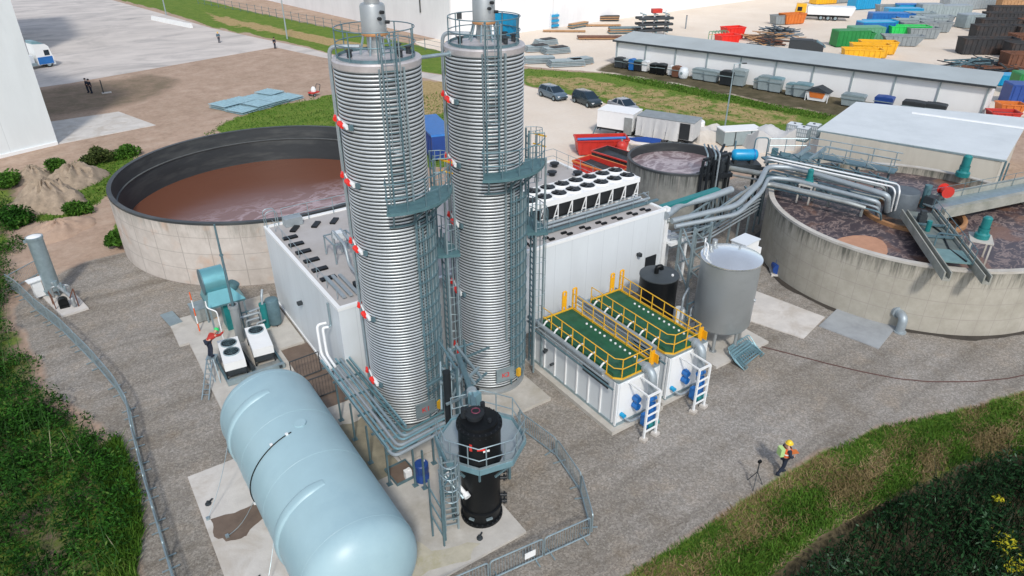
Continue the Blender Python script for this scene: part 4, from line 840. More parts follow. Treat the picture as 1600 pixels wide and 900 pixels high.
        part(c, 'end_box', MB().box(polar(RS + 0.09, ls + 50, z - 0.02), (0.12, 0.14, 0.19), R(ls + 50)), 'galv_dark')
    # junction panel low on the shell with its marking
    pa = face + 24; pc = Vector(polar(RS + 0.17, pa, 1.15)); pn = part(t, 'marking_plate', MB().box(pc, (0.06, 0.95, 0.72), R(pa)), 'galv')
    cu = bpy.data.curves.new('marking', 'FONT'); cu.body = sign; cu.size = 0.36; cu.extrude = 0.004; cu.align_x = 'CENTER'; cu.align_y = 'CENTER'
    tmp = bpy.data.objects.new('tmp', cu); COL.objects.link(tmp); dg = bpy.context.evaluated_depsgraph_get(); tm = bpy.data.meshes.new_from_object(tmp.evaluated_get(dg)); bpy.data.objects.remove(tmp)
    tm.materials.clear(); tm.materials.append(M['red_bright']); mo = bpy.data.objects.new('marking', tm); COL.objects.link(mo); mo.parent = pn
    mo.location = Vector(polar(RS + 0.212, pa, 1.12)); mo.rotation_euler = (R(90), 0, R(pa + 90))
    part(t, 'hose_box', MB().box(polar(RS + 0.25, pa + 24, 1.0), (0.16, 0.18, 0.42), R(pa + 24)), 'yellow')
    if tarp:
        tp = MB(); AA = np.linspace(-14, 42, 14); vs_ = []
        for i, a in enumerate(AA):
            for z, rr in ((ZS + 0.12, 0.02), (ZS + 0.55, -0.02 + 0.03 * math.sin(i * 1.9)), (ZS + 0.98, 0.0)): vs_.append(polar(RS - 0.13 + rr, a, z))
        vs2 = [polar(math.hypot(p[0], p[1]) + 0.02, math.degrees(math.atan2(p[1], p[0])), p[2]) for p in vs_]; n = len(AA)
        fs = [(3 * i + j, 3 * i + j + 1, 3 * i + j + 4, 3 * i + j + 3) for i in range(n - 1) for j in (0, 1)]; o = len(vs_)
        fs += [tuple(reversed([x + o for x in f])) for f in fs] + [(3 * i + 2, o + 3 * i + 2, o + 3 * i + 5, 3 * i + 5) for i in range(n - 1)]
        tp.add(vs_ + vs2, fs); tag(part(None, 'tarpaulin', tp, 'cyan', True), 'bright blue tarpaulin tied to the top railing of the farther tower', 'tarpaulin').location = (cx, cy, 0.16)
    return t
M['copper'] = mat('copper_band', (0.50, 0.26, 0.12), 0.45, 0.3, 0.2)
F1 = math.degrees(math.atan2(-23.9, -10.38)); F2 = math.degrees(math.atan2(-23.95, -15.02))
tower(10.38, 23.85, 'nearer silver tower wound with coil rings, left one of the pair', F1, F1 + 13, (F1 - 4, F1 + 92, 11.0), F1 + 78, (F1 + 104, 7.9), (13.9, 11.7, 8.9, 5.85, 2.45), False, 'K1')
tower(15.02, 23.95, 'farther silver tower wound with coil rings and a blue tarp on its top', F2, F2 + 9, (F2 - 4, F2 + 94, 11.3), F2 + 82, (F2 + 104, 7.85), (14.1, 11.5, 8.8, 5.4, 1.9), True, 'K2')
single('crossover_pipe', MB().tube([(11.95, 23.9, 16.0), (13.45, 23.95, 16.0)], 0.07, 10).cyl((11.93, 23.9, 16.0), (12.0, 23.9, 16.0), 0.12).cyl((13.38, 23.95, 16.0), (13.46, 23.95, 16.0), 0.12), M['galv'], 'grey pipe joining the tops of the two coiled towers', 'pipe', smooth=True)

# ---- round concrete tanks
def ring_tank(name, label, c, ro, ri, h, floor, m_out, m_in, rim_m, cap=0.02):
    t = thing(name, label, 'tank', (*c, 0))
    part(t, 'wall', MB().lathe([(ro, -0.1), (ro, h)], 128), m_out, True)
    part(t, 'inner_wall', MB().lathe([(ri, h), (ri - (0.2 if ro > 10 else 0), 1.6 if ro > 10 else floor + 0.1), (ri - (0.22 if ro > 10 else 0), floor)], 128), m_in, True)
    part(t, 'rim', MB().lathe([(ro + cap, h - 0.12), (ro + cap, h + 0.02), (ri - cap, h + 0.02), (ri - cap, h - 0.06)], 128), rim_m, True)
    return t
M['tank_pink'] = tankmat('weathered_tank_wall', (0.60, 0.55, 0.50), (0.44, 0.39, 0.345), 4.3, streak=0.45, pz=1.1, nang=34, rust=(0.52, 0.33, 0.22))
M['tank_buff'] = tankmat('buff_tank_wall', (0.45, 0.42, 0.355), (0.33, 0.305, 0.25), 4.05, moss=(0.07, 0.075, 0.06), streak=0.85, pz=1.0, nang=60)
M['tank_dark'] = tankmat('stained_tank_wall', (0.30, 0.30, 0.275), (0.16, 0.165, 0.155), 4.4, moss=(0.05, 0.055, 0.05), streak=0.95, pz=9, nang=16)
M['liner_pale'] = mat('pale_liner_seam', (0.10, 0.11, 0.11), 0.6, 0, 0.3, 0.8)
TL = (12.3, 49.9)
tl = ring_tank('round_tank', 'big round concrete tank with black lining and brown liquid', TL, 10.45, 10.2, 4.3, 0.4, M['tank_pink'], 'liner', 'liner')
M['brown_slurry'] = sludgemat('brown_slurry', (0.165, 0.064, 0.036), (0.40, 0.29, 0.29), (0.165, 0.055, 0.03), 0.42, 0.0, 0.06, 0.9, 2.0, 0.2, (0.05, -0.45, 0))
part(tl, 'liquid', MB().lathe([(10.0, 1.5), (0.001, 1.5)], 96), M['brown_slurry'])
part(tl, 'liner_rail', MB().lathe([(10.16, 3.32), (10.03, 3.28), (10.08, 3.2)], 96), M['liner_pale'], True)
M['foot_ring'] = mat('dark_foot_ring', (0.05, 0.042, 0.034), 0.7, 0, 0.4, 1.5, bump=0.5)
TR = (44.4, 19.2)
tr = ring_tank('round_tank', 'wide round concrete tank full of frothy purple sludge', TR, 8.9, 8.6, 4.05, 2.6, M['tank_buff'], M['tank_buff'], 'conc')
M['purple_slurry'] = sludgemat('purple_slurry', (0.062, 0.046, 0.052), (0.29, 0.215, 0.19), (0.20, 0.105, 0.07), 0.8, 0.0, 0.036, 0.555, 2.2, 0.4)
part(tr, 'liquid', MB().lathe([(8.59, 3.5), (3.05, 3.5)], 96), M['purple_slurry'])
part(tr, 'inner_ring', MB().lathe([(3.05, 2.8), (3.05, 3.72), (2.93, 3.76), (2.8, 3.72), (2.8, 2.8)], 64), M['copper'], True)
M['dark_slurry'] = sludgemat('dark_slurry', (0.05, 0.035, 0.03), (0.16, 0.10, 0.07), (0.14, 0.08, 0.05), 0.8, 0.0, 0.05, 0.6, 1.5, 0.3)
part(tr, 'inner_liquid', MB().lathe([(2.8, 3.35), (0.001, 3.35)], 48), M['dark_slurry'])
sc = MB(); sc.prism([(x - TR[0] + 0.06 * math.sin(5 * k), y - TR[1] + 0.06 * math.cos(7 * k)) for k, (x, y) in enumerate([G(px, py, 3.5) for px, py in ((1304, 377), (1318, 371), (1334, 368), (1350, 368), (1366, 371), (1378, 376), (1386, 384), (1388, 394), (1384, 402), (1376, 405.5), (1362, 402), (1345, 396), (1330, 390), (1315, 384))])][::-1], 3.49, 3.515)
part(tr, 'scum_island', sc, mat('peach_scum', (0.47, 0.25, 0.155), 0.85, 0, 0.12, 2.5, bump=0.4))
TM = (38.1, 33.8)
tm_ = ring_tank('round_tank', 'small round grey tank with swirling pale foam, beside the pipe bridge', TM, 3.75, 3.58, 4.5, 2.5, M['tank_dark'], 'liner', 'liner')
M['swirl_slurry'] = sludgemat('swirling_slurry', (0.22, 0.16, 0.165), (0.50, 0.43, 0.43), (0.34, 0.27, 0.27), 0.32, 0.0, 0.045, 0.58, 5.0, 0.3)
part(tm_, 'liquid', MB().lathe([(3.57, 3.85), (0.001, 3.85)], 64), M['swirl_slurry'])
tag(part(None, 'overflow_elbow', MB().tube(bend([(36.7, 15.1, 0.95), (36.3, 14.5, 0.95), (36.3, 14.5, 0.05)], 0.35, 8), 0.24, 14).cyl((36.75, 15.2, 0.95), (36.6, 14.95, 0.95), 0.36).cyl((36.3, 14.5, 0.0), (36.3, 14.5, 0.07), 0.34), 'pipe', True), 'grey pipe elbow coming out of the frothy tank and down into the gravel', 'pipe')
ds = MB(); A_ = np.linspace(0, 2 * PI, 121)[:-1]
ds.v = [(r_ * math.cos(a), r_ * math.sin(a), 0.03) for a in A_ for r_ in (8.9, 9.12 + 0.16 * math.sin(5 * a) * math.sin(11 * a + 1) + 0.12 * random.random())]; ds.f = [(2 * i, 2 * i + 1, (2 * i + 3) % 240, (2 * i + 2) % 240) for i in range(120)]
ds_o = struct('dark_foot_strip', ds, M['foot_ring']); ds_o.location = (*TR, 0)  # thin dark ragged ring on the ground round the tank wall
# bridges of concrete troughs meeting above the tank centre
def trough(name, label, p0, p1, wdt, z0=4.05, hgt=0.55, m='conc_beam'):
    p0, p1 = Vector((*p0, 0)), Vector((*p1, 0)); d = (p1 - p0); L = d.length; rz = math.atan2(d.y, d.x)
    t = thing(name, label, 'bridge', (*p0[:2], z0), rz)
    return t, L
M['mossy_deck'] = mat('mossy_grey_deck', (0.17, 0.20, 0.185), 0.8, 0, 0.3, 1.2, dirt=(0.09, 0.10, 0.08), dirt_amt=0.8)
M['teal_plate'] = mat('dull_teal_plate', (0.16, 0.27, 0.27), 0.6, 0.1, 0.2, 1.5)
t, L = trough('tank_bridge', 'concrete bridge with teal deck from the tank hub to its near rim', (43.3, 18.5), (36.85, 12.55), 2)
part(t, 'beam', MB().bx(0.2, L + 0.3, 0.75, 1.12, 0, 0.12).bx(0.2, L + 0.3, 0.75, 0.81, 0.12, 0.5).bx(0.2, L + 0.3, 1.05, 1.12, 0.12, 0.5), 'conc_beam')
part(t, 'beam', MB().bx(0.6, L + 0.35, -1.12, -0.75, 0, 0.12).bx(0.6, L + 0.35, -1.12, -1.05, 0.12, 0.5).bx(0.6, L + 0.35, -0.81, -0.75, 0.12, 0.5), 'conc_beam')
part(t, 'deck', MB().bx(0.3, L - 2.9, -0.74, 0.74, 0.22, 0.3), M['mossy_deck']); part(t, 'deck', MB().bx(L - 2.88, L - 1.3, -0.74, 0.74, 0.3, 0.38), M['teal_plate'], label='teal end plate of the deck')
part(t, 'drive_box', MB().bx(1.6, 2.1, -0.5, -0.1, 0.3, 0.75).bx(1.7, 2.0, -0.45, -0.15, 0.75, 1.0), 'dark'); part(t, 'cable', MB().tube([(0.5, 0.2, 0.34), (1.8, -0.1, 0.36), (3.4, 0.35, 0.36), (L - 3, 0.1, 0.36), (L - 1.4, 0.45, 0.42)], 0.045, 6), 'black', True); part(t, 'cross_tie', MB().bar((2.6, -0.8, 0.42), (2.6, 0.8, 0.42), 0.12).bar((4.3, -0.8, 0.42), (4.3, 0.8, 0.42), 0.12), 'galv_dark'); part(t, 'pump_head', MB().cyl((3.3, -0.35, 0.3), (3.3, -0.35, 0.95), 0.14, n=12), 'teal_paint', True)
railing(t, [(0.3, 0.7, 0.3), (L - 1.2, 0.7, 0.3)], 0.9, 1.3, 0.02, 'galv_dark')
part(t, 'crane_davit', MB().tube(bend([(L - 3.4, -0.55, 0.3), (L - 3.4, -0.55, 1.1), (L - 2.7, 0.35, 1.3)], 0.2), 0.05, 8).tube([(L - 4.6, 0.35, 0.3), (L - 4.6, 0.35, 1.2)], 0.05, 8), 'galv_dark', True)
t, L = trough('tank_bridge', 'wide concrete bridge from the tank hub to the far right rim', (44.6, 18.2), (53.9, 16.2), 2)
part(t, 'beam', MB().bx(0.2, L + 0.4, 0.78, 1.1, 0, 0.62), 'conc_beam'); part(t, 'beam', MB().bx(-0.4, L + 0.4, -1.1, -0.78, 0, 0.62), 'conc_beam')
part(t, 'deck', MB().bx(0.0, L, -0.77, 0.77, 0.2, 0.28), 'galv'); railing(t, [(0.2, 0.72, 0.28), (L, 0.72, 0.28)], 0.9, 1.6, 0.015, 'galv_dark')
M['hub_grey'] = mat('dark_hub_grey', (0.10, 0.12, 0.135), 0.6, 0.2, 0.2, 2)
t = thing('hub_housing', 'grey round drive housing where the bridges meet on the frothy tank', 'housing', (44.2, 20.0, 3.3))
part(t, 'drum', MB().lathe([(0.95, 0), (0.95, 1.6), (0.88, 1.7), (0.001, 1.75)], 40), M['hub_grey'], True); part(t, 'drive_column', MB().cyl((1.0, -0.9, 0.6), (1.0, -0.9, 2.1), 0.22, n=14), 'teal', True)
part(t, 'gear_box', MB().bx(0.6, 1.3, -1.6, -1.0, 0.9, 1.5), 'dark')
t = thing('hose_reel', 'red hose reel on the beam of the far right bridge', 'reel', (*G(1477, 300, 4.9), 4.67), 0.9)
part(t, 'drum', MB().cyl((-0.3, 0, 0.32), (0.3, 0, 0.32), 0.26, n=20), 'red_bright', True); part(t, 'flange', MB().cyl((-0.34, 0, 0.32), (-0.3, 0, 0.32), 0.38, n=20).cyl((0.3, 0, 0.32), (0.34, 0, 0.32), 0.38, n=20), 'red', True); part(t, 'stand', MB().bx(-0.3, 0.3, -0.3, 0.3, -0.02, 0.06), 'galv_dark')
def motor(label, loc, rz, m='teal_paint', table=True, s=1.0):
    t = thing('agitator_motor', label, 'motor', loc, rz)
    z = 0.9 if table else 0.0
    if table:
        part(t, 'table_top', MB().bx(-0.55 * s, 0.55 * s, -0.45 * s, 0.45 * s, z - 0.07, z), 'conc')
        for i in (-1, 1):
            for j in (-1, 1): part(t, 'leg', MB().bar((0.48 * s * i, 0.38 * s * j, -0.6), (0.48 * s * i, 0.38 * s * j, z - 0.07), 0.09), 'conc')
    part(t, 'gearbox', MB().lathe([(0.3 * s, z), (0.3 * s, z + 0.2 * s), (0.22 * s, z + 0.28 * s), (0.22 * s, z + 0.5 * s)], 18).bx(-0.2 * s, 0.45 * s, -0.16 * s, 0.16 * s, z + 0.05, z + 0.36 * s), m, True)
    part(t, 'motor_body', MB().lathe([(0.19 * s, z + 0.5 * s), (0.19 * s, z + 0.95 * s), (0.12 * s, z + 1.02 * s), (0.001, z + 1.03 * s)], 18), m, True)
    part(t, 'terminal_box', MB().bx(0.19 * s, 0.33 * s, -0.1 * s, 0.1 * s, z + 0.6 * s, z + 0.8 * s), 'dark'); return t
motor('teal mixer motor on a small stand near the left edge of the frothy tank', (*G(1260, 300, 4.2), 4.1 - 0.2), 0.3)
motor('large teal mixer motor on a stand right of the bridge end', (*G(1527, 388, 4.2), 3.95), 0.5, s=1.25)
motor('green mixer motor by the back wall of the frothy tank', (*G(1503, 275, 4.2), 4.2), 0.5, M['teal_paint'], False, 1.5)
t = thing('ground_pump', 'small dark blue pump on a pale foot beside the frothy tank', 'pump', (*G(1212, 427, 0.0), 0.0), 0.8)
part(t, 'body', MB().cyl((-0.4, 0, 0.45), (0.35, 0, 0.45), 0.32, n=18).cyl((0.35, 0, 0.45), (0.45, 0, 0.45), 0.22, n=14), 'navy', True); part(t, 'foot', MB().bx(-0.5, 0.5, -0.35, 0.35, 0, 0.14), 'conc_pale'); part(t, 'outlet', MB().cyl((0, 0, 0.7), (0, 0, 1.0), 0.14, n=12), 'blue', True)

# ---- cream annexe on the right and its sloping roof
t = thing('cream_annexe', 'cream walled building with wide pale roof at the right edge', 'building', (0, 0, 0))
C4 = [G(1283, 204, 4.0), G(1566, 249, 4.0), (73.5, 24.8), (66.4, 36.6)]
part(t, 'wall', MB().prism(C4, -0.1, 3.86), 'cream_wall')
ov = [(54.75, 33.35), (59.5, 20.35), (73.9, 24.6), (66.4, 37.0)]
part(t, 'roof', MB().prism(ov, 3.86, 4.02), 'roof_pale'); part(t, 'gutter', MB().bar((*ov[0], 3.9), (*ov[1], 3.9), 0.14), 'galv')
part(t, 'roof_ridge_cap', MB().bar((*G(1425, 176, 4.05), 4.06), (*G(1600, 200, 4.05), 4.06), 0.35, 0.08), 'white_paint')
part(t, 'wall_lamp', MB().box((*G(1357, 222, 3.2), 3.0), (0.35, 0.3, 0.3), 0.3), 'dark')
part(t, 'drainpipe', MB().tube([(59.62, 20.35, 0.0), (59.62, 20.35, 3.9)], 0.08, 8).tube([(59.9, 20.2, 0.0), (59.9, 20.2, 3.7)], 0.06, 8), 'galv_dark', True)

# ---- far halls, long shed
wu = Vector((0.93, 0.36, 0)).normalized(); wv = Vector((-0.36, 0.93, 0)).normalized()
def hall(name, label, corner, du, dv, h, m, roofm='roof_pale', u=wu, v=wv):
    c = Vector((*corner, 0)); P = [c, c + u * du, c + u * du + v * dv, c + v * dv]; poly = [(p.x, p.y) for p in P]
    if du < 0: poly = poly[::-1]
    t = thing(name, label, 'building', (corner[0], corner[1], 0))
    part(t, 'wall', MB().prism(poly, -0.2, h), m, world=True)
    k = 1.004; cxm = sum(p[0] for p in poly) / 4; cym = sum(p[1] for p in poly) / 4
    part(t, 'roof', MB().prism([(cxm + (x - cxm) * k, cym + (y - cym) * k) for x, y in poly], h, h + 0.4), roofm, world=True)
    return t
M['clad_blue'] = panelmat('pale_cladding', (0.70, 0.74, 0.74), (0.6, 0.64, 0.64), 4.0, 0, 0.5, 0.05)
h1 = hall('warehouse', 'tall white warehouse cut by the left edge', (0.15, 81.1), -40, 27, 21, M['clad_blue'])
part(h1, 'base_strip', MB().bar((0.1, 81.0, 0.15), (-18, 74.2, 0.15), 0.3), 'white_paint', world=True)
hall('warehouse', 'second block of the white warehouse farther up the left edge', (-0.4, 134.0), -40, 30, 21, M['clad_blue'], u=Vector((1, 0, 0)), v=Vector((0, 1, 0)))
HC = G(705, 66); _h1 = G(1150, 4); wu2 = Vector((_h1[0] - HC[0], _h1[1] - HC[1], 0)).normalized(); wv2 = Vector((-wu2.y, wu2.x, 0))
M['clad_white'] = panelmat('white_cladding', (0.80, 0.80, 0.80), (0.70, 0.69, 0.68), 24.0, 0, 0.5, 0.25)
h2 = hall('distribution_hall', 'huge white hall closing the view across the top', HC, 150, 120, 26, M['clad_white'], u=wu2, v=wv2)
dp = Vector((*HC, 0)) + wv2 * 9 - wu2 * 0.15
part(h2, 'downpipe', MB().tube([dp + Vector((0, 0, 4)), dp + Vector((0, 0, 26))], 0.12, 8), 'dark', world=True)
part(h2, 'vent_grille', MB().box((HC[0] + 1.9 * wu2.x, HC[1] + 1.9 * wu2.y, 4.2), (1.0, 0.2, 1.1), math.atan2(wu2.y, wu2.x)), 'dark', world=True)
s0_ = Vector((*G(960, 102), 0)); s1_ = Vector((*G(1535, 185), 0)); sv = s1_ - s0_; sL = sv.length; su = sv.normalized(); sn = Vector((-su.y, su.x, 0))  # normal points away from the plant
t = thing('storage_shed', 'long low white shed with grey lean-to roof behind the verge', 'shed', s0_, math.atan2(su.y, su.x))
part(t, 'wall', MB().prism([(0, 0), (sL, 0), (sL, 5.0), (0, 5.0)], -0.1, 3.42), 'white_wall')
rm = MB(); rm.add([(-0.2, -0.45, 3.45), (sL + 0.3, -0.45, 3.45), (sL + 0.3, 5.4, 4.0), (-0.2, 5.4, 4.0), (-0.2, -0.45, 3.68), (sL + 0.3, -0.45, 3.68), (sL + 0.3, 5.4, 4.2), (-0.2, 5.4, 4.2)], [(0, 3, 2, 1), (4, 5, 6, 7), (0, 1, 5, 4), (1, 2, 6, 5), (2, 3, 7, 6), (3, 0, 4, 7)])
part(t, 'roof', rm, 'shed_roof'); part(t, 'gutter', MB().bx(-0.25, sL + 0.35, -0.62, -0.452, 3.44, 3.66), 'dark')
for k in range(11): part(t, 'downpipe', MB().bx(0.3 + k * (sL - 0.6) / 10 - 0.07, 0.3 + k * (sL - 0.6) / 10 + 0.07, -0.16, -0.001, 0, 3.43), 'grey_bin')

# ================================================================== PLANT EQUIPMENT
# ---- pale blue gas tank lying on the slab
t = thing('gas_tank', 'huge pale blue horizontal tank with domed ends in the foreground', 'tank', (4.32, 19.8, 0.16))
RT, ZC, HL = 1.97, 2.21, 4.75
prof_ = []
for k in range(13): a = PI / 2 * k / 12; prof_.append((max(RT * math.sin(a), 0.001), -HL - 1.25 * math.cos(a)))
for k in range(13): a = PI / 2 * (12 - k) / 12; prof_.append((max(RT * math.sin(a), 0.001), HL - 0.12 + 1.0 * math.cos(a)))
b0 = MB().lathe(prof_, 96); b0.v = [(x, z, y + ZC) for x, y, z in b0.v]; b0.f = [tuple(reversed(f)) for f in b0.f]
part(t, 'shell', b0, 'bluetank', True, angle=60)
def hoop(y, a0, a1, wd=0.42, th=0.07):
    mb = MB(); A = np.linspace(a0, a1, 22); vs_ = []; sec = [(-wd / 2, -0.01), (-wd / 2 * 0.8, th * 0.7), (-wd * 0.25, th), (wd * 0.25, th), (wd / 2 * 0.8, th * 0.7), (wd / 2, -0.01)]
    for i, a in enumerate(A):
        k = min(1, 0.35 + min(i, len(A) - 1 - i) * 0.35)
        for dy, dr in sec: r = RT + dr * k; vs_.append((r * math.cos(R(a)), y + dy * (0.55 + 0.45 * k), ZC + r * math.sin(R(a))))
    n = len(sec); fs = [(i * n + j, (i + 1) * n + j, (i + 1) * n + j + 1, i * n + j + 1) for i in range(len(A) - 1) for j in range(n - 1)] + [tuple(range(n - 1, -1, -1)), tuple(range((len(A) - 1) * n, len(A) * n))]
    fs = [tuple(reversed(f)) for f in fs]; return mb.add(vs_, fs)
sm_ = MB()
for y in (-4.7, -1.1, 1.6, 4.55): sm_.tube([((RT + 0.002) * math.cos(a), y, ZC + (RT + 0.002) * math.sin(a)) for a in np.linspace(0, 2 * PI, 97)[:-1]], 0.006, 4, closed=True)
part(t, 'weld_seam', sm_, 'bluetank', True)
part(t, 'top_nozzle', MB().cyl((0.25, 0.75, ZC + RT - 0.06), (0.25, 0.75, ZC + RT + 0.05), 0.22, n=20), 'bluetank', True)
part(t, 'reinforcing_band', hoop(3.35, 93, 235), 'bluetank', True); part(t, 'reinforcing_band', hoop(-2.55, 93, 235), 'bluetank', True)
for y in (3.35, -2.55):
    part(t, 'saddle', MB().bx(-1.5, 1.5, y - 0.22, y + 0.22, 0, 0.75), 'galv')
cab = MB().tube([((RT + 0.02) * math.cos(R(a)), 0.45 + 0.12 * math.sin(a / 30), ZC + (RT + 0.02) * math.sin(R(a))) for a in np.linspace(95, 215, 26)], 0.022, 6); part(t, 'earth_cable', cab, 'black', True)
cl = MB()
for a in (100, 118, 196): cl.box(((RT + 0.02) * math.cos(R(a)), 0.45, ZC + (RT + 0.02) * math.sin(R(a))), (0.1, 0.09, 0.09))
part(t, 'cable_clip', cl, 'white_paint')
for y, a in ((4.0, 200), (-1.0, 214), (-3.6, 212)): part(t, 'lifting_lug', MB().box((RT * math.cos(R(a)) - 0.05, y, ZC + RT * math.sin(R(a))), (0.2, 0.1, 0.2)), 'galv_dark')
# slack guy lines lying from the tank to its slab
for i, (a, b_, lab) in enumerate([((2.35, 23.2, 2.6), (0.85, 22.2, 0.2), 'thin guy rope from the back of the blue tank down to its slab corner'), ((2.45, 20.4, 1.9), (1.25, 20.9, 0.2), 'thin guy rope from the middle of the blue tank to the mud puddle'), ((2.55, 18.6, 1.6), (1.4, 17.2, 0.2), 'thin guy rope nearest the lower edge beside the blue tank')]):
    a, b_ = Vector(a), Vector(b_); single('guy_rope', MB().tube([a + (b_ - a) * k / 6 - Vector((0, 0, 0.25 * math.sin(PI * k / 6))) for k in range(7)], 0.012, 5).box(b_, (0.12, 0.12, 0.14)), M['galv'], lab, 'rope', group='ropes of the blue tank')
for i, (x, y, lab) in enumerate([(1.05, 23.0, 'small dark anchor lying on the upper left of the tank slab'), (1.55, 18.3, 'small dark anchor on the slab near the lower edge'), (9.1, 15.5, 'small dark clamp on the concrete left of the black vessel')]):
    single('ground_anchor', MB().lathe([(0.12, 0), (0.12, 0.05), (0.05, 0.07), (0.05, 0.16), (0.001, 0.17)], 10).bar((0, 0, 0.08), (0.2, 0.16, 0.05), 0.05), M['dark'], lab, 'anchor', (x, y, 0.16 if i < 2 else 0.12), group='anchors on the slabs')

M['plum'] = mat('plum_handwheel', (0.16, 0.03, 0.06), 0.5)
# ---- black scrubber vessel with octagonal platform
BV = (9.85, 16.55)
t = thing('scrubber_vessel', 'black upright vessel passing through an octagonal grey platform', 'vessel', (*BV, 0.12))
part(t, 'body', MB().lathe([(0.82, 0), (0.82, 0.10), (0.74, 0.12), (0.74, 0.55), (0.80, 0.58), (0.80, 0.66), (0.74, 0.68), (0.74, 2.9), (0.80, 2.93), (0.80, 3.05), (0.78, 3.08), (0.78, 4.45), (0.84, 4.47), (0.84, 4.58), (0.70, 4.62), (0.68, 4.75), (0.001, 4.83)], 48), 'black', True)
fl = MB()
for k in range(24): a = k * 15; fl.cyl(polar(0.80, a, 4.42), polar(0.80, a, 4.64), 0.025, n=6); fl.cyl(polar(0.79, a, 0.05), polar(0.79, a, 0.15), 0.03, n=6)
part(t, 'flange_bolts', fl, 'black_steel')
lid = MB().lathe([(0.30, 4.78), (0.30, 4.95), (0.36, 4.95), (0.36, 5.02), (0.001, 5.03)], 20, (-0.12, 0.1, 0)).cyl((0.35, 0.3, 4.75), (0.35, 0.3, 5.1), 0.09, n=10).cyl((-0.42, 0.35, 4.7), (-0.42, 0.35, 5.15), 0.12, n=12).cyl((0.2, -0.4, 4.72), (0.2, -0.4, 4.9), 0.07, n=8)
part(t, 'lid_fittings', lid, 'black_steel', True); part(t, 'handwheel', MB().tube([(0.15 * math.cos(a) - 0.1, 0.15 * math.sin(a) + 0.05, 5.1) for a in np.linspace(0, 2 * PI, 17)[:-1]], 0.02, 6, closed=True), M['plum'], True)
part(t, 'warning_label', MB().box(polar(0.79, -118, 3.95), (0.02, 0.28, 0.10), R(-118)), 'red_bright'); part(t, 'warning_label', MB().box(polar(0.79, -104, 3.85), (0.02, 0.24, 0.08), R(-104)), 'white_paint'); part(t, 'warning_label', MB().box(polar(0.79, -145, 4.0), (0.02, 0.1, 0.3), R(-145)), 'red')
for a, z, k in ((-30, 0.55, 1), (-34, 0.95, 0), (-28, 1.75, 1), (-26, 2.1, 0)): part(t, 'valve', MB().cyl(polar(0.72, a, z), polar(0.98, a, z), 0.07, n=10).cyl(polar(0.9, a, z - 0.12), polar(0.9, a, z + 0.14), 0.05, n=8).cyl(polar(0.98, a, z), polar(1.0, a, z), 0.12, n=10), 'black_steel', True)
part(t, 'sample_tap', MB().box(polar(0.80, -100, 0.42), (0.08, 0.25, 0.06), R(-100)).box(polar(0.80, -150, 0.4), (0.08, 0.2, 0.06), R(-150)), 'galv')
OC = (0.45, 0.65); ZP = 2.98; ROC = 1.70; oct_ = [(OC[0] + ROC * math.cos(R(k * 45 + 11)), OC[1] + ROC * math.sin(R(k * 45 + 11))) for k in range(8)]
hole = [(0.88 * math.cos(R(k * 45 + 11)), 0.88 * math.sin(R(k * 45 + 11))) for k in range(8)]
pm = MB(); pm.add([(x, y, ZP) for x, y in oct_] + [(x, y, ZP) for x, y in hole] + [(x, y, ZP - 0.06) for x, y in oct_] + [(x, y, ZP - 0.06) for x, y in hole],
    [(k, (k + 1) % 8, 8 + (k + 1) % 8, 8 + k) for k in range(8)] + [(16 + k, 24 + k, 24 + (k + 1) % 8, 16 + (k + 1) % 8) for k in range(8)])
M['grate'] = mat('grey_grating', (0.36, 0.42, 0.45), 0.55, 0.35, 0.1, 30)
pf = part(t, 'platform', pm, 'grate')
ed = MB()
for k in range(8): ed.bar((*oct_[k], ZP - 0.02), (*oct_[(k + 1) % 8], ZP - 0.02), 0.06, 0.24)
part(pf, 'edge_beam', ed, 'turq')
gap = [(*oct_[(k + 3) % 8], ZP) for k in range(8)]
railing(pf, gap, 1.1, 0.72, 0.022, 'galv'); 
tb = MB()
for k in range(7): tb.bar((gap[k][0], gap[k][1], ZP + 0.12), (gap[k + 1][0], gap[k + 1][1], ZP + 0.12), 0.015, 0.2)
part(pf, 'toe_board', tb, 'galv')
sup = MB()
for k in (0, 1, 2, 3, 4): sup.bar((oct_[k][0] * 0.9, oct_[k][1] * 0.9, 0), (oct_[k][0] * 0.9, oct_[k][1] * 0.9, ZP - 0.06), 0.1)
for k in range(8): sup.bar((oct_[k][0] * 0.95, oct_[k][1] * 0.95, ZP - 0.1), (hole[k][0] * 0.9, hole[k][1] * 0.9, ZP - 0.55), 0.07)
part(pf, 'support', sup, 'galv_dark')
# caged access ladder left of the vessel
t = thing('access_ladder', 'tall grey caged ladder standing left of the black vessel', 'ladder', (8.45, 16.45, 0.12), 0)
part(t, 'stiles_and_rungs', ladder_mb((0, 0, 0), (0, 0, 3.75), (-0.35, -0.95, 0), 0.5, 0.035, 0.28), 'galv'); part(t, 'cage', cage_mb((0, 0, 2.1), (0, 0, 3.75), (-0.35, -0.95, 0), 0.38, 0.018, 0.55), 'galv')
fr = MB()
for x, y in ((-0.2, 0.35), (0.35, 0.2), (-0.45, -0.3)): fr.bar((x, y, 0), (x, y, 2.75), 0.06)
fr.bar((-0.2, 0.35, 2.7), (0.9, 0.5, 2.7), 0.1).bar((0.35, 0.2, 2.7), (0.9, 0.2, 2.7), 0.08).bar((-0.2, 0.35, 1.6), (0.35, 0.2, 1.6), 0.05).bar((-0.45, -0.3, 2.7), (0.35, 0.2, 2.7), 0.06)
fr.bar((-0.62, -0.5, 0), (-0.62, -0.5, 2.9), 0.06).bar((-0.75, 0.15, 0), (-0.75, 0.15, 2.9), 0.06).bar((-0.62, -0.5, 2.9), (-0.2, 0.35, 2.9), 0.07)
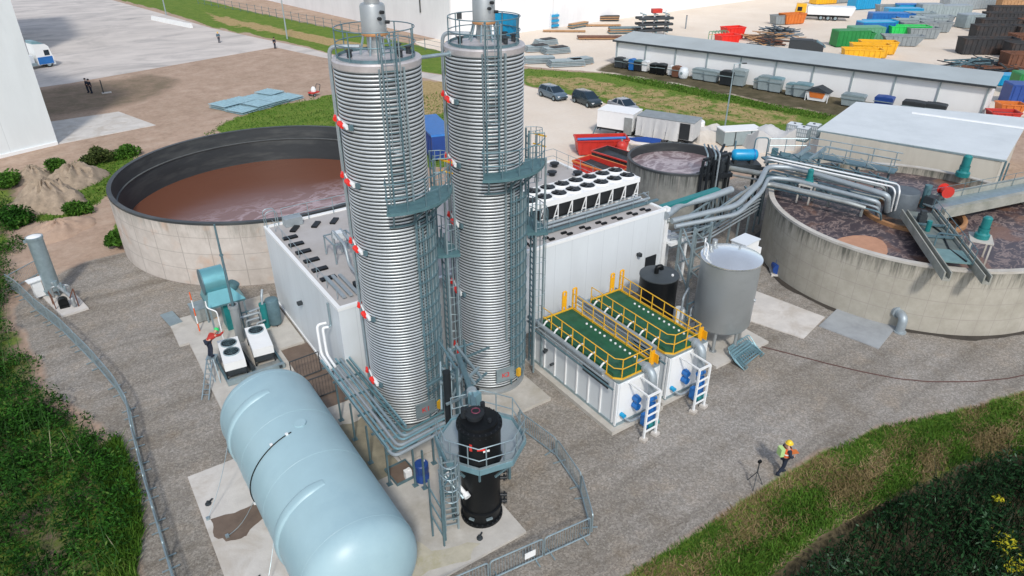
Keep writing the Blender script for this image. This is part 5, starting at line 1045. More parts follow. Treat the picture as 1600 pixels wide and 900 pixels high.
for z in (0.5, 1.2, 1.9): fr.bar((-0.62, -0.5, z), (-0.75, 0.15, z + 0.6), 0.045).bar((-0.45, -0.3, z), (-0.2, 0.35, z + 0.6), 0.045)
part(t, 'frame', fr, 'galv_dark'); part(t, 'warning_disc', MB().lathe([(0.07, 0), (0.07, 0.03), (0.11, 0.03), (0.11, 0)], 12, (0.2, -0.05, 0.75)), 'dark')
t = thing('inclined_pipe', 'twin white pipes slanting down into the left side of the black vessel', 'pipe', (8.6, 17.4, 0))
def I3(px, py, z): x, y = G(px, py, z); return (x - 8.6, y - 17.4, z)
part(t, 'pipe', MB().tube([I3(699, 738, 2.3), I3(729, 774, 1.75)], 0.085, 10).cyl(I3(727, 771, 1.78), I3(731, 777, 1.72), 0.13, n=14), 'white_paint', True); part(t, 'pipe', MB().tube([I3(695, 744, 2.25), I3(724, 779, 1.7)], 0.05, 8), 'galv', True)

# ---- pipe rack running along the blue tank and turning to the vessel
t = thing('pipe_rack', 'teal and silver pipe rack on thin legs between the blue tank and the nearer tower', 'pipe rack', (7.7, 19.3, 0.1))
for k in range(6):
    z = 2.18 + 0.05 * (k % 2); x = -0.22 + 0.2 * k; y = -0.2 + 0.2 * k
    mm = ['pipe', 'turq', 'pipe', 'turq', 'galv', 'teal'][k]
    part(t, 'pipe', MB().tube(bend([(x, 7.6 - 0.1 * k, z), (x, y, z), (2.2 + 0.1 * k, y + 0.25, z)], 0.35, 6), 0.07 if k % 2 == 0 else 0.05, 8), mm, True)
part(t, 'riser', MB().tube(bend([(0.45, 7.9, 3.65), (0.18, 7.9, 3.7), (0.1, 7.6, 2.4), (0.1, 6.6, 2.3)], 0.25), 0.065, 8).tube(bend([(0.45, 8.15, 3.75), (0.0, 8.15, 3.8), (-0.1, 7.8, 2.4), (-0.1, 6.6, 2.3)], 0.25), 0.065, 8), 'white_paint', True)
part(t, 'sloping_tray', MB().bar((1.9, -0.3, 2.35), (1.15, -2.1, 2.9), 0.3, 0.08).bar((2.2, -0.3, 2.3), (1.5, -2.2, 2.8), 0.08).bar((1.6, -0.2, 2.3), (0.9, -2.0, 2.8), 0.08), 'turq')
part(t, 'cable_ladder', MB().bx(-0.25, 0.85, 0.9, 1.0, 2.02, 2.1).bx(-0.3, -0.22, 0.2, 7.4, 2.25, 2.37).bx(0.88, 0.95, 1.0, 7.4, 2.25, 2.37), 'turq')
cr = MB()
for y in (0.2, 1.6, 3.0, 4.4, 5.8, 7.1): cr.bx(-0.35, 1.0, y, y + 0.08, 2.0, 2.08)
part(t, 'cross_beam', cr, 'galv_dark')
for x, y in ((-0.2, 0.65), (0.65, 0.0), (0.9, -0.35), (-0.33, 2.25), (1.9, 0.7), (-0.3, 4.0), (-0.3, 5.6), (0.9, 4.5)):
    part(t, 'leg', MB().bar((x, y, 0), (x, y, 2.05), 0.07).bx(x - 0.11, x + 0.11, y - 0.11, y + 0.11, 0.02, 0.05), 'galv_dark')
dr_ = thing('chemical_drum', 'dark blue drum under the pipe rack beside the black vessel', 'drum', (8.75, 19.45, 0.12)); part(dr_, 'body', MB().lathe([(0.001, 0), (0.29, 0), (0.30, 0.28), (0.285, 0.3), (0.285, 0.55), (0.30, 0.57), (0.29, 0.86), (0.26, 0.89), (0.001, 0.88)], 24), 'navy', True); part(dr_, 'cap', MB().cyl((0.15, 0.05, 0.88), (0.15, 0.05, 0.93), 0.05, n=10), 'white_paint')
dr_ = thing('jerry_can', 'white canister beside the dark blue drum', 'canister', (8.3, 19.85, 0.12)); part(dr_, 'body', MB().prism([(-0.14, -0.12), (0.14, -0.12), (0.16, 0), (0.14, 0.12), (-0.14, 0.12), (-0.16, 0)], 0, 0.42), 'white_paint'); part(dr_, 'neck', MB().cyl((0.06, 0, 0.42), (0.06, 0, 0.52), 0.05, n=10), 'white_paint'); part(dr_, 'handle', MB().tube([(-0.1, 0, 0.42), (-0.1, 0, 0.5), (0.0, 0, 0.5)], 0.02, 6), 'white_paint')
t = thing('drip_tray', 'open dark brown drip tray on the concrete under the pipe rack', 'tray', (8.1, 20.2, 0.12), 0.05); part(t, 'tray', MB().bx(-0.4, 0.55, -0.5, 0.55, 0.0, 0.05), 'mud'); part(t, 'rim', MB().bx(-0.43, -0.4, -0.53, 0.58, 0, 0.14).bx(0.55, 0.58, -0.53, 0.58, 0, 0.14).bx(-0.4, 0.55, -0.53, -0.5, 0, 0.14).bx(-0.4, 0.55, 0.55, 0.58, 0, 0.14), 'galv_dark')
t = thing('gas_duct', 'dark inclined duct and catwalk frame between the towers and the black vessel', 'duct', (12.0, 20.6, 0))
def Q3(px, py, z): x, y = G(px, py, z); return (x - 12.0, y - 20.6, z)
d0, d1 = Q3(716, 556, 4.6), Q3(737, 612, 4.9)
part(t, 'duct', MB().tube(bend([d0, d1, Q3(741, 632, 4.9), (-2.2, -3.75, 4.8)], 0.3), 0.11, 12), 'galv_dark', True)
part(t, 'duct_flange', MB().cyl(Q3(737, 610, 4.9), Q3(738, 616, 4.9), 0.2, n=16), 'pipe', True); part(t, 'valve_body', MB().box(Q3(742, 622, 4.75), (0.36, 0.36, 0.5), 0.3), 'turq')
part(t, 'catwalk', MB().bar(Q3(700, 545, 4.5), Q3(742, 600, 4.6), 0.1).bar(Q3(712, 540, 4.5), Q3(752, 590, 4.6), 0.1).bar(Q3(697, 632, 3.2), Q3(735, 616, 3.4), 0.09).bar(Q3(730, 592, 4.7), Q3(748, 574, 4.7), 0.09), 'galv')
fr = MB()
for a, b_ in (((-1.0, 1.0, 0.1), (-1.0, 1.0, 5.2)), ((-0.2, 0.2, 0.1), (-0.2, 0.2, 5.0)), ((-1.2, -0.8, 0.1), (-1.2, -0.8, 4.8)), ((0.5, 1.5, 0.1), (0.5, 1.5, 4.2)), ((-1.0, 1.0, 3.6), (1.5, 1.0, 3.7)), ((-1.2, -0.8, 3.2), (0.6, -0.2, 3.4)), ((-1.0, 1.0, 5.0), (-1.2, -0.8, 4.7)), ((-2.3, -0.2, 3.9), (-0.2, 0.2, 4.0)), ((-1.0, 1.0, 2.0), (0.5, 1.5, 3.4)), ((-0.2, 0.2, 1.4), (-1.2, -0.8, 3.0))): fr.bar(a, b_, 0.08)
part(t, 'frame', fr, 'galv_dark')
part(t, 'condensate_pipe', MB().tube(bend([(-0.9, 0.6, 0.2), (-0.9, 0.6, 4.4), (-0.3, 0.9, 4.4), (0.6, 0.9, 4.3)], 0.3), 0.05, 8).tube(bend([(-0.7, 0.3, 0.2), (-0.7, 0.3, 3.2), (-1.4, -1.5, 3.3)], 0.3), 0.05, 8), 'galv_dark', True)
for a, b_ in (((688, 560, 4.0), (690, 640, 2.9)), ((704, 545, 4.4), (706, 640, 2.9)), ((716, 560, 4.2), (720, 650, 2.9)), ((688, 600, 3.6), (722, 585, 3.9)), ((690, 575, 4.0), (716, 590, 3.8)), ((728, 575, 4.4), (708, 618, 3.4))): part(t, 'brace', MB().bar(Q3(*a), Q3(*b_), 0.07), 'galv')
part(t, 'black_downpipe', MB().tube([(-1.55, -0.6, 0.1), (-1.55, -0.6, 4.6)], 0.16, 12).tube([(-0.35, -0.9, 0.1), (-0.35, -0.9, 3.4)], 0.12, 10), 'black_steel', True)

# ---- two biofilter containers with green decks
def biofilter(x, y, label, sign):
    t = thing('biofilter_container', label, 'container', (x, y, 0.2), 0, 'biofilter containers'); W, L, Hc = 2.44, 6.3, 2.42
    ch = 0.28
    part(t, 'body', MB().prism([(0, 0), (W, 0), (W, L), (0, L)], 0.05, Hc), 'white')
    part(t, 'base_frame', MB().bx(-0.04, W + 0.04, -0.04, L, 0, 0.14).bx(-0.03, W + 0.03, -0.03, L, Hc - 0.001, Hc + 0.06), 'galv')
    for k in range(8): part(t, 'side_rib', MB().bx(-0.055, -0.001, 0.15 + k * 0.86, 0.23 + k * 0.86, 0.14, Hc - 0.02), 'white_paint')
    part(t, 'front_panel', MB().bx(0.12, W - 0.12, -0.03, -0.001, 0.2, Hc - 0.08), 'white_paint'); 
    part(t, 'corner_trim', MB().bx(-0.06, 0.0, -0.06, 0.05, 0.1, Hc).bx(W, W + 0.05, -0.05, 0.05, 0.1, Hc), 'white_paint')
    part(t, 'dark_panel', MB().bx(-0.075, -0.056, 0.55, 2.35, Hc - 0.62, Hc - 0.28), 'dark')
    part(t, 'side_valve', MB().cyl((-0.06, 5.1, 1.35), (-0.28, 5.1, 1.35), 0.08, n=10).cyl((-0.2, 5.1, 1.2), (-0.2, 5.1, 1.5), 0.05, n=8).cyl((-0.06, 4.55, 0.85), (-0.26, 4.55, 0.85), 0.07, n=10), 'dark', True)
    # raised deck, green
    dx0, dx1, dy0, dy1, zd = 0.02, 1.98, 0.1, 5.75, Hc + 0.32
    part(t, 'deck', MB().prism([(dx0, dy0 + ch), (dx0 + ch, dy0), (dx1 - ch * 0.3, dy0), (dx1, dy0 + ch * 0.3), (dx1, dy1), (dx0, dy1)], Hc + 0.061, zd), 'green_deck')
    part(t, 'kick_strip', MB().bx(dx1 + 0.001, dx1 + 0.05, dy0 + 0.1, dy1, zd - 0.06, zd + 0.1).bx(dx0 + ch, dx1 - 0.1, dy0 - 0.05, dy0 - 0.001, zd - 0.32, zd - 0.2).bar((dx0 - 0.03, dy0 + ch, zd - 0.26), (dx0 + ch, dy0 - 0.03, zd - 0.26), 0.05, 0.14).bx(dx0 - 0.05, dx0 - 0.001, dy0 + ch, dy0 + 1.3, zd - 0.32, zd - 0.2).bx(dx0, dx1, dy1 + 0.001, dy1 + 0.05, zd - 0.05, zd + 0.08), 'yellow')
    dot = MB().lathe([(0.055, 0), (0.055, 0.05), (0.001, 0.06)], 10).mesh('spray_cap', M['white_paint'], True)
    for k in range(12):
        o = bpy.data.objects.new('spray_cap', dot); COL.objects.link(o); o.parent = t; o.location = (dx1 - 0.32, 0.45 + k * 0.33 + (0.12 if k > 6 else 0), zd + 0.001)
    rl = railing(t, [(dx0, dy1, zd - 0.22), (dx0, dy0 + ch, zd - 0.22), (dx0 + ch, dy0, zd - 0.22), (dx1, dy0, zd - 0.22), (dx1, dy1, zd - 0.1)], 1.02, 0.82, 0.024, 'yellow')
    part(t, 'gate_post', MB().tube(bend([(dx1 - 0.55, dy1 + 0.1, zd), (dx1 - 0.55, dy1 + 0.1, zd + 1.1), (dx1 - 0.35, dy1 + 0.1, zd + 1.1), (dx1 - 0.35, dy1 + 0.1, zd)], 0.08), 0.05, 8).tube(bend([(dx1 + 0.1, dy1 + 0.1, zd - 0.4), (dx1 + 0.1, dy1 + 0.1, zd + 1.1), (dx1 + 0.32, dy1 + 0.1, zd + 1.1), (dx1 + 0.32, dy1 + 0.1, zd - 0.4)], 0.08), 0.05, 8).bx(dx1 - 0.56, dx1 - 0.34, dy1 + 0.06, dy1 + 0.14, zd + 0.25, zd + 0.85), M['gate_yellow'])
    part(t, 'front_bracket', MB().bx(dx1 + 0.05, dx1 + 0.3, dy0 + 0.05, dy0 + 0.12, zd - 0.25, zd + 0.5).bx(dx1 + 0.25, dx1 + 0.3, dy0 - 0.2, dy0 + 0.3, zd - 0.1, zd + 0.35), M['gate_yellow'])
    # manifold pipes along the left flank
    part(t, 'manifold_pipe', MB().tube([(-0.12, 0.85, Hc + 0.16), (-0.12, L + 0.3, Hc + 0.16)], 0.115, 12), 'pipe', True)
    part(t, 'manifold_pipe', MB().tube([(-0.22, 0.3, Hc - 0.06), (-0.22, L + 0.3, Hc - 0.06)], 0.055, 8), 'pipe', True); part(t, 'manifold_pipe', MB().tube([(-0.3, 0.0, Hc - 0.2), (-0.3, L, Hc - 0.2)], 0.045, 8), 'galv_dark', True)
    part(t, 'manifold_pipe', MB().tube([(W - 0.22, 0.3, Hc + 0.13), (W - 0.22, L, Hc + 0.13)], 0.05, 8), 'pipe_old', True)
    for k in range(6): part(t, 'spray_branch', MB().tube(bend([(-0.12, 1.15 + k * 0.85, Hc + 0.2), (-0.02, 1.05 + k * 0.85, Hc + 0.5), (0.2, 1.05 + k * 0.85, Hc + 0.52)], 0.1, 4), 0.045, 8), 'white_paint', True)
    # exhaust elbow, valves and pump at the front
    part(t, 'exhaust_elbow', MB().tube(bend([(1.62, 0.45, Hc + 0.25), (1.62, -0.45, Hc + 0.25), (1.6, -0.62, 0.9)], 0.75, 10), 0.2, 16).cyl((1.62, 0.05, Hc + 0.25), (1.62, -0.08, Hc + 0.25), 0.25, n=18), 'pipe', True)
    part(t, 'valve_pair', MB().cyl((1.05, -0.04, 1.25), (1.05, -0.34, 1.25), 0.16, n=14).cyl((1.05, -0.04, 0.85), (1.05, -0.34, 0.85), 0.17, n=14).bx(0.98, 1.12, -0.3, -0.1, 0.7, 1.45), 'blue', True)
    pp = part(t, 'pump', MB().cyl((1.5, -0.75, 0.1), (1.5, -0.75, 0.95), 0.2, n=16).cyl((1.5, -0.75, 0.95), (1.5, -0.75, 1.25), 0.14, n=14).bx(1.1, 1.35, -0.95, -0.5, 0.0, 0.6).cyl((1.25, -0.7, 1.4), (1.7, -0.7, 1.4), 0.12, n=12).cyl((1.5, -0.75, 0.0), (1.5, -0.75, 0.1), 0.27, n=16), 'blue', True)
    part(pp, 'suction_head', MB().cyl((1.15, -0.9, 0.12), (1.8, -0.9, 0.12), 0.15, n=14), 'teal_paint', True)
    part(t, 'drain_pipe', MB().tube(bend([(0.3, -0.03, 0.55), (0.3, -0.25, 0.55), (0.55, -0.4, 0.3), (1.2, -0.4, 0.3), (1.6, -0.4, 0.5)], 0.2), 0.06, 8), 'pipe', True); part(t, 'drain_valve', MB().cyl((0.3, -0.04, 0.62), (0.3, -0.28, 0.62), 0.11, n=12), 'cyan', True)
    # white service frame
    fx0, fx1, fy = 0.60, 1.32, -1.28; ft = 2.28
    fr = MB()
    for x in (fx0, fx1): fr.bar((x, fy, -0.15), (x, fy, ft), 0.085).bar((x, fy, ft), (x, -0.03, ft), 0.07)
    fr.bar((fx0, fy, ft), (fx1, fy, ft), 0.085)
    f_ = part(t, 'service_frame', fr, 'white_paint')
    for z in (0.28, 0.72, 1.16, 1.58): part(f_, 'rung', MB().bar((fx0, fy, z), (fx1, fy, z + 0.02), 0.06), 'white_paint')
    for x in (fx0, fx1): part(f_, 'foot', MB().box((x, fy, -0.12), (0.3, 0.3, 0.14), 0.2), 'conc_pale')
    return t
M['gate_yellow'] = mat('deep_yellow_paint', (0.78, 0.38, 0.01), 0.4, 0, 0.1)
bf = biofilter(17.5, 17.35, 'white container with green railed deck, nearer to the black vessel', None)
bf2 = clone(bf, (20.8, 17.45, 0.2), 0, 'white container with green railed deck, next to the steel tank')

# ---- steel storage tank and black tank
t = thing('steel_tank', 'shiny steel tank with shallow dished lid on short legs', 'tank', (27.0, 19.6, 0.16))
rt, zt_ = 1.5, 5.15
part(t, 'shell', MB().lathe([(0.001, 0.95), (0.8, 1.02), (rt - 0.12, 1.2), (rt, 1.4), (rt, zt_ - 0.12)], 64), 'inox_dull', True)
part(t, 'lid', MB().lathe([(rt, zt_ - 0.12), (rt + 0.05, zt_ - 0.1), (rt + 0.05, zt_ - 0.03), (rt - 0.02, zt_), (rt - 0.25, zt_ + 0.08), (0.8, zt_ + 0.2), (0.4, zt_ + 0.26), (0.001, zt_ + 0.28)], 64), 'lid', True)
for a in (-150, -95, -30, 30, 90, 150): part(t, 'leg', MB().cyl(polar(1.22, a, 0), polar(1.22, a, 1.5), 0.09, n=12).cyl(polar(1.22, a, 0), polar(1.22, a, 0.04), 0.2, n=12), 'inox_dull', True)
hp = MB()
for a in (150, 128):
    p = Vector(polar(rt - 0.1, a, zt_ - 0.6)); n_ = Vector(polar(1, a + 90, 0)); 
    hp.tube(bend([p - n_ * 0.22 + Vector((0, 0, 0)), p - n_ * 0.22 + Vector((0, 0, 1.35)), p + n_ * 0.22 + Vector((0, 0, 1.35)), p + n_ * 0.22], 0.2), 0.035, 8)
part(t, 'ladder_hoops', hp, 'white_paint', True)
part(t, 'lid_nozzle', MB().cyl((0.7, 0.1, zt_ + 0.1), (0.7, 0.1, zt_ + 0.35), 0.06, n=8).cyl((-0.5, 1.0, zt_), (-0.5, 1.0, zt_ + 0.35), 0.12, n=12).cyl((0.1, 1.25, zt_), (0.1, 1.25, zt_ + 0.4), 0.14, n=12), 'inox_dull', True)
part(t, 'level_pipe', MB().tube([polar(rt + 0.12, -5, 0.3), polar(rt + 0.12, -5, zt_ - 0.3)], 0.05, 8), 'galv', True)
part(t, 'manhole', MB().cyl(polar(rt - 0.02, -62, 2.9), polar(rt + 0.06, -62, 2.9), 0.09, n=14), 'inox', True)
t = thing('white_kiosk', 'white box cabinet just behind the steel tank', 'cabinet', (29.8, 20.9, 0.0), 0.1); part(t, 'cabinet', MB().bx(-0.6, 0.7, -0.4, 0.5, 0, 4.9).bx(0.7, 1.1, -0.4, 0.1, 0, 4.3), 'white_paint'); part(t, 'lid', MB().bx(-0.65, 0.75, -0.45, 0.55, 4.901, 4.96), 'white'); part(t, 'door_seam', MB().bx(-0.3, 0.4, -0.42, -0.401, 0.4, 3.6), 'white')
t = thing('black_tank', 'matt black cylindrical tank with flat lid by the building wall', 'tank', (25.55, 23.0, 0.1))
part(t, 'shell', MB().lathe([(1.05, 0), (1.05, 3.05)], 48), 'black', True); part(t, 'lid', MB().lathe([(1.09, 3.02), (1.09, 3.08), (1.0, 3.1), (0.001, 3.16)], 48), mat('dusty_black_lid', (0.05, 0.06, 0.065), 0.5, 0, 0.2), True)
part(t, 'lid_vent', MB().tube(bend([(-0.15, 0.1, 3.1), (-0.15, 0.1, 3.5), (0.1, 0.0, 3.55), (0.12, 0.0, 3.35)], 0.12), 0.13, 12), 'black', True); part(t, 'gauge', MB().cyl((0.4, -0.6, 3.1), (0.4, -0.6, 3.2), 0.07, n=10), 'white_paint')
t = thing('dosing_skid', 'small skid of thin pipes and a white drum between the black and steel tanks', 'skid', (26.0, 21.4, 0.1))
part(t, 'frame', MB().bar((-0.4, -0.6, 0), (-0.4, -0.6, 2.2), 0.06).bar((0.5, -0.6, 0), (0.5, -0.6, 2.2), 0.06).bar((-0.4, -0.6, 2.2), (0.5, -0.6, 2.2), 0.06).bar((-0.4, -0.6, 1.2), (0.5, -0.6, 1.2), 0.06), 'galv_dark')
part(t, 'pipe', MB().tube(bend([(-0.6, -0.4, 0.1), (-0.6, -0.4, 2.6), (0.5, 0.2, 2.6), (0.5, 0.2, 0.2)], 0.25), 0.06, 8).tube(bend([(-0.2, -0.7, 0.1), (-0.2, -0.7, 1.9), (0.6, -0.4, 1.9)], 0.2), 0.05, 8).tube([(-0.5, -0.75, 1.5), (0.7, -0.75, 1.5)], 0.05, 8), 'pipe', True); part(t, 'drum', MB().lathe([(0.001, 0), (0.35, 0), (0.35, 1.2), (0.25, 1.35), (0.001, 1.36)], 18, (0.1, 0.3, 0)), 'white', True)
# heap of stacked barriers on the gravel
b0 = None
for k in range(9):
    lab = 'teal steel barrier in the folded stack on the gravel before the steel tank'
    if b0 is None:
        b0 = thing('crowd_barrier', lab, 'barrier', (0, 0, 0), 0, 'stacked barriers by the steel tank')
        part(b0, 'frame', MB().tube(bend([(0, 0, 0.04), (0, 0.0, 0.8), (1.9, 0.0, 0.8), (1.9, 0.0, 0.04)], 0.18), 0.026, 6).tube([(0, 0, 0.2), (1.9, 0, 0.2)], 0.022, 6), M['turq'], True)
        bb = MB()
        for i in range(1, 10): bb.bar((0.19 * i, 0, 0.2), (0.19 * i, 0, 0.8), 0.016)
        part(b0, 'bars', bb, 'turq'); part(b0, 'foot', MB().bar((0.15, -0.2, 0.03), (0.15, 0.2, 0.03), 0.04), 'turq'); part(b0, 'foot', MB().bar((1.75, -0.2, 0.03), (1.75, 0.2, 0.03), 0.04), 'turq'); b_ = b0
    else: b_ = copy_tree(b0)
    b_.location = (26.0 + 0.085 * k + 0.05 * (k % 2), 16.95 - 0.02 * k, 0.03 + 0.005 * k); b_.rotation_euler = (R(-66 + 2 * k), R(random.uniform(-3, 3)), R(8 + random.uniform(-4, 4)))
    b_.location.x = 26.1 + 0.03 * k; b_.location.y = 16.95 + 0.10 * k

# ---- pipe bridge from the building to the tanks
t = thing('pipe_bridge', 'lattice pipe bridge with fat silver pipes from the building to the tanks', 'pipe bridge', (30.6, 24.5, 0))
def P3(px, py, z): x, y = G(px, py, z); return (x - 30.6, y - 24.5, z)
part(t, 'main_pipe', MB().tube(bend([(-1.65, 1.6, 4.75), (0.4, 2.35, 4.75), P3(1110, 308, 4.85), P3(1143, 296, 5.0)], 0.4), 0.23, 16), 'pipe', True)
part(t, 'teal_duct', MB().bar((-1.3, 2.4, 4.85), P3(1122, 297, 5.05), 0.45, 0.3), 'teal_paint')
part(t, 'main_pipe', MB().tube(bend([(-1.4, 1.3, 4.45), P3(1150, 322, 4.6), P3(1186, 287, 5.0), P3(1199, 260, 5.2), P3(1240, 262, 5.2), P3(1370, 300, 5.2), P3(1388, 306, 5.15), P3(1386, 330, 3.9)], 0.7, 6), 0.18, 14), 'pipe', True)
part(t, 'main_pipe', MB().tube(bend([(-1.4, 1.0, 4.2), P3(1152, 335, 4.4), P3(1190, 300, 4.8), P3(1201, 277, 4.9), P3(1240, 281, 4.9), P3(1355, 311, 4.9), P3(1373, 316, 4.8), P3(1371, 334, 3.7)], 0.6, 6), 0.14, 14), 'pipe', True)
part(t, 'main_pipe', MB().tube(bend([(-1.5, 1.6, 4.35), P3(1120, 330, 4.35), P3(1188, 283, 4.9), P3(1197, 268, 5.0)], 0.5), 0.12, 12), 'pipe_old', True)
part(t, 'main_pipe', MB().tube(bend([P3(1188, 292, 4.6), P3(1200, 287, 4.65), P3(1330, 318, 4.65), P3(1352, 325, 4.5)], 0.5, 6), 0.13, 12), 'pipe_old', True)
for k in range(2): part(t, 'thin_pipe', MB().tube(bend([P3(1196, 258 - 7 * k, 4.7), P3(1201, 249 - 4 * k, 5.5), P3(1395 + 9 * k, 292 - 4 * k, 5.5), P3(1399 + 7 * k, 300, 5.3), P3(1392 + 6 * k, 330, 3.8)], 0.3, 5), 0.055, 8), 'white_paint', True)
for k in range(5):
    a, b_, c = Vector(P3(1049, 362, 3.55)), Vector(P3(1105, 352, 3.5)), Vector(P3(1189, 306, 3.6)); dz = Vector((0, 0, -0.27 * k))
    part(t, 'thin_pipe', MB().tube([a + dz, b_ + dz, c + dz * 0.9], 0.055, 8), 'pipe', True)
tr_ = MB(); ya = 0.0
T0 = [Vector((-0.7, 0.05, 0)), Vector((0.75, 0.05, 0)), Vector((-0.7, 1.1, 0)), Vector((0.75, 1.1, 0))]
for p in T0: tr_.bar(p, p + Vector((0, 0, 4.3)), 0.13)
for z0_, z1_ in ((0.2, 1.5), (1.5, 2.8), (2.8, 4.1)):
    tr_.bar(T0[0] + Vector((0, 0, z1_)), T0[1] + Vector((0, 0, z0_)), 0.08); tr_.bar(T0[0] + Vector((0, 0, z1_)), T0[1] + Vector((0, 0, z1_)), 0.08); tr_.bar(T0[1] + Vector((0, 0, z1_)), T0[3] + Vector((0, 0, z0_)), 0.07); tr_.bar(T0[2] + Vector((0, 0, z1_)), T0[3] + Vector((0, 0, z1_)), 0.07); tr_.bar(T0[0] + Vector((0, 0, z0_)), T0[2] + Vector((0, 0, z1_)), 0.07)
part(t, 'lattice_tower', tr_, 'galv')
tr_ = MB(); A0, A1 = Vector((0.7, 0.6, 3.2)), Vector((0.7, 0.6, 4.35)); B0, B1 = Vector(P3(1160, 322, 3.6)), Vector(P3(1160, 300, 4.75))
for off in (Vector((0, 0, 0)), Vector((-0.35, 0.9, 0))):
    tr_.bar(A0 + off, B0 + off, 0.1); tr_.bar(A1 + off, B1 + off, 0.1); n = 7
    for i in range(n):
        a = A0 + (B0 - A0) * (i / n); b_ = A1 + (B1 - A1) * ((i + 0.5) / n); c = A0 + (B0 - A0) * ((i + 1) / n); tr_.bar(a + off, b_ + off, 0.06); tr_.bar(b_ + off, c + off, 0.06)
part(t, 'lattice_girder', tr_, 'galv')
for px, py, z in ((1133, 397, 4.2), (1148, 385, 4.1), (1163, 378, 4.0), (1176, 362, 4.2), (1185, 350, 4.3)): x, y = G(px, py, 0); part(t, 'post', MB().bar((x - 30.6, y - 24.5, 0), (x - 30.6, y - 24.5, z), 0.1), 'galv')
for dy, z, r_ in ((4, 4.75, 0.07), (-8, 5.25, 0.08), (12, 4.55, 0.06)): part(t, 'thin_pipe', MB().tube(bend([P3(1194, 262 + dy, z - 0.3), P3(1203, 258 + dy, z), P3(1382, 300 + dy * 0.9, z), P3(1385, 322 + dy * 0.4, 3.7)], 0.3, 5), r_, 8), 'pipe_old', True)
for k, (dy, z, r_) in enumerate(((22, 4.5, 0.09), (30, 4.4, 0.06), (-13, 5.35, 0.05), (-18, 5.4, 0.06), (-22, 5.3, 0.045))): part(t, 'thin_pipe', MB().tube(bend([P3(1198, 262 + dy, z), P3(1350 + 4 * k, 296 + dy, z), P3(1372 + 4 * k, 302 + dy, z - 0.05), P3(1373 + 4 * k, 318 + dy, z - 0.9)], 0.3, 4), r_, 8), ('pipe', 'galv_dark', 'pipe_old', 'galv', 'galv_dark')[k], True)
for k in range(6): a = Vector(P3(1215 + 30 * k, 262 + 7.3 * k, 4.2)); part(t, 'pipe_hanger', MB().bar(a, a + Vector((0, 0, 1.25)), 0.08).bar(a + Vector((-0.5, -0.9, 1.0)), a + Vector((0.5, 0.9, 1.0)), 0.07), 'galv_dark')
part(t, 'shade_underdeck', MB().bar(P3(1200, 272, 4.35), P3(1372, 313, 4.35), 1.5, 0.12).bar(P3(1200, 285, 4.3), P3(1350, 322, 4.3), 0.2, 0.35), 'galv_dark')  # added dark slab standing in for shaded space under the pipes, plus girder
part(t, 'vessel_link_pipe', MB().tube([P3(1136, 262, 4.1), P3(1192, 272, 4.3)], 0.2, 12).tube([P3(1136, 272, 3.9), P3(1190, 282, 4.1)], 0.08, 8), 'pipe_old', True)
cb = MB()
for px, py, z in ((1150, 325, 4.2), (1175, 305, 4.4), (1240, 285, 4.6), (1290, 297, 4.6), (1340, 310, 4.6)): a = Vector(P3(px, py, z)); cb.bar(a + Vector((-0.3, -0.4, 0)), a + Vector((0.9, 1.3, 0)), 0.1)
part(t, 'cross_beam', cb, 'galv_dark'); part(t, 'cable_tray', MB().bar(P3(1205, 246, 5.2), P3(1400, 287, 5.2), 0.4, 0.08), 'galv_dark')
for px, py in ((1298, 303), (1250, 290), (1350, 318)): a = Vector(P3(px, py, 4.4)); part(t, 'prop', MB().bar(a, a + Vector((0, 0, -1.6)), 0.12), 'pipe_old')
t = thing('tank_walkway', 'teal walkway with white handrails and steps behind the frothy tank', 'walkway', (43.5, 29.0, 0))
def W3(px, py, z): x, y = G(px, py, z); return (x - 43.5, y - 29.0, z)
w0, w1, w2 = W3(1195, 250, 4.4), W3(1275, 243, 4.6), W3(1400, 268, 4.6)
part(t, 'deck', MB().bar(w0, w1, 1.3, 0.1).bar(w1, w2, 1.1, 0.1), 'galv_dark'); 
railing(t, [W3(1262, 236, 4.6), W3(1405, 262, 4.6)], 1.05, 1.5, 0.035, 'galv'); railing(t, [W3(1285, 250, 4.6), W3(1400, 273, 4.6)], 1.05, 1.5, 0.035, 'galv')
part(t, 'stair', MB().bar(W3(1238, 250, 4.4), W3(1265, 230, 5.2), 0.2, 0.25).bar(W3(1262, 252, 4.4), W3(1290, 232, 5.2), 0.2, 0.25), 'galv')
ps = MB()
for px, py in ((1200, 252), (1240, 250), (1280, 246), (1340, 257), (1390, 268)): a = W3(px, py, 4.4); ps.bar((a[0], a[1], 0), a, 0.12)
part(t, 'post', ps, 'galv_dark'); railing(t, [W3(1200, 238, 4.5), W3(1258, 238, 4.6)], 1.05, 1.2, 0.03, 'galv')
part(t, 'brace', MB().bar(W3(1262, 238, 4.7), W3(1300, 252, 4.5), 0.1).bar(W3(1300, 240, 5.3), W3(1330, 258, 4.5), 0.1).bar(W3(1345, 248, 5.4), W3(1370, 266, 4.6), 0.1), 'galv')
part(t, 'valve_group', MB().box(W3(1225, 246, 4.7), (0.9, 0.7, 0.5), 0.4).box(W3(1210, 240, 4.8), (0.4, 0.4, 0.8), 0.4), 'teal')
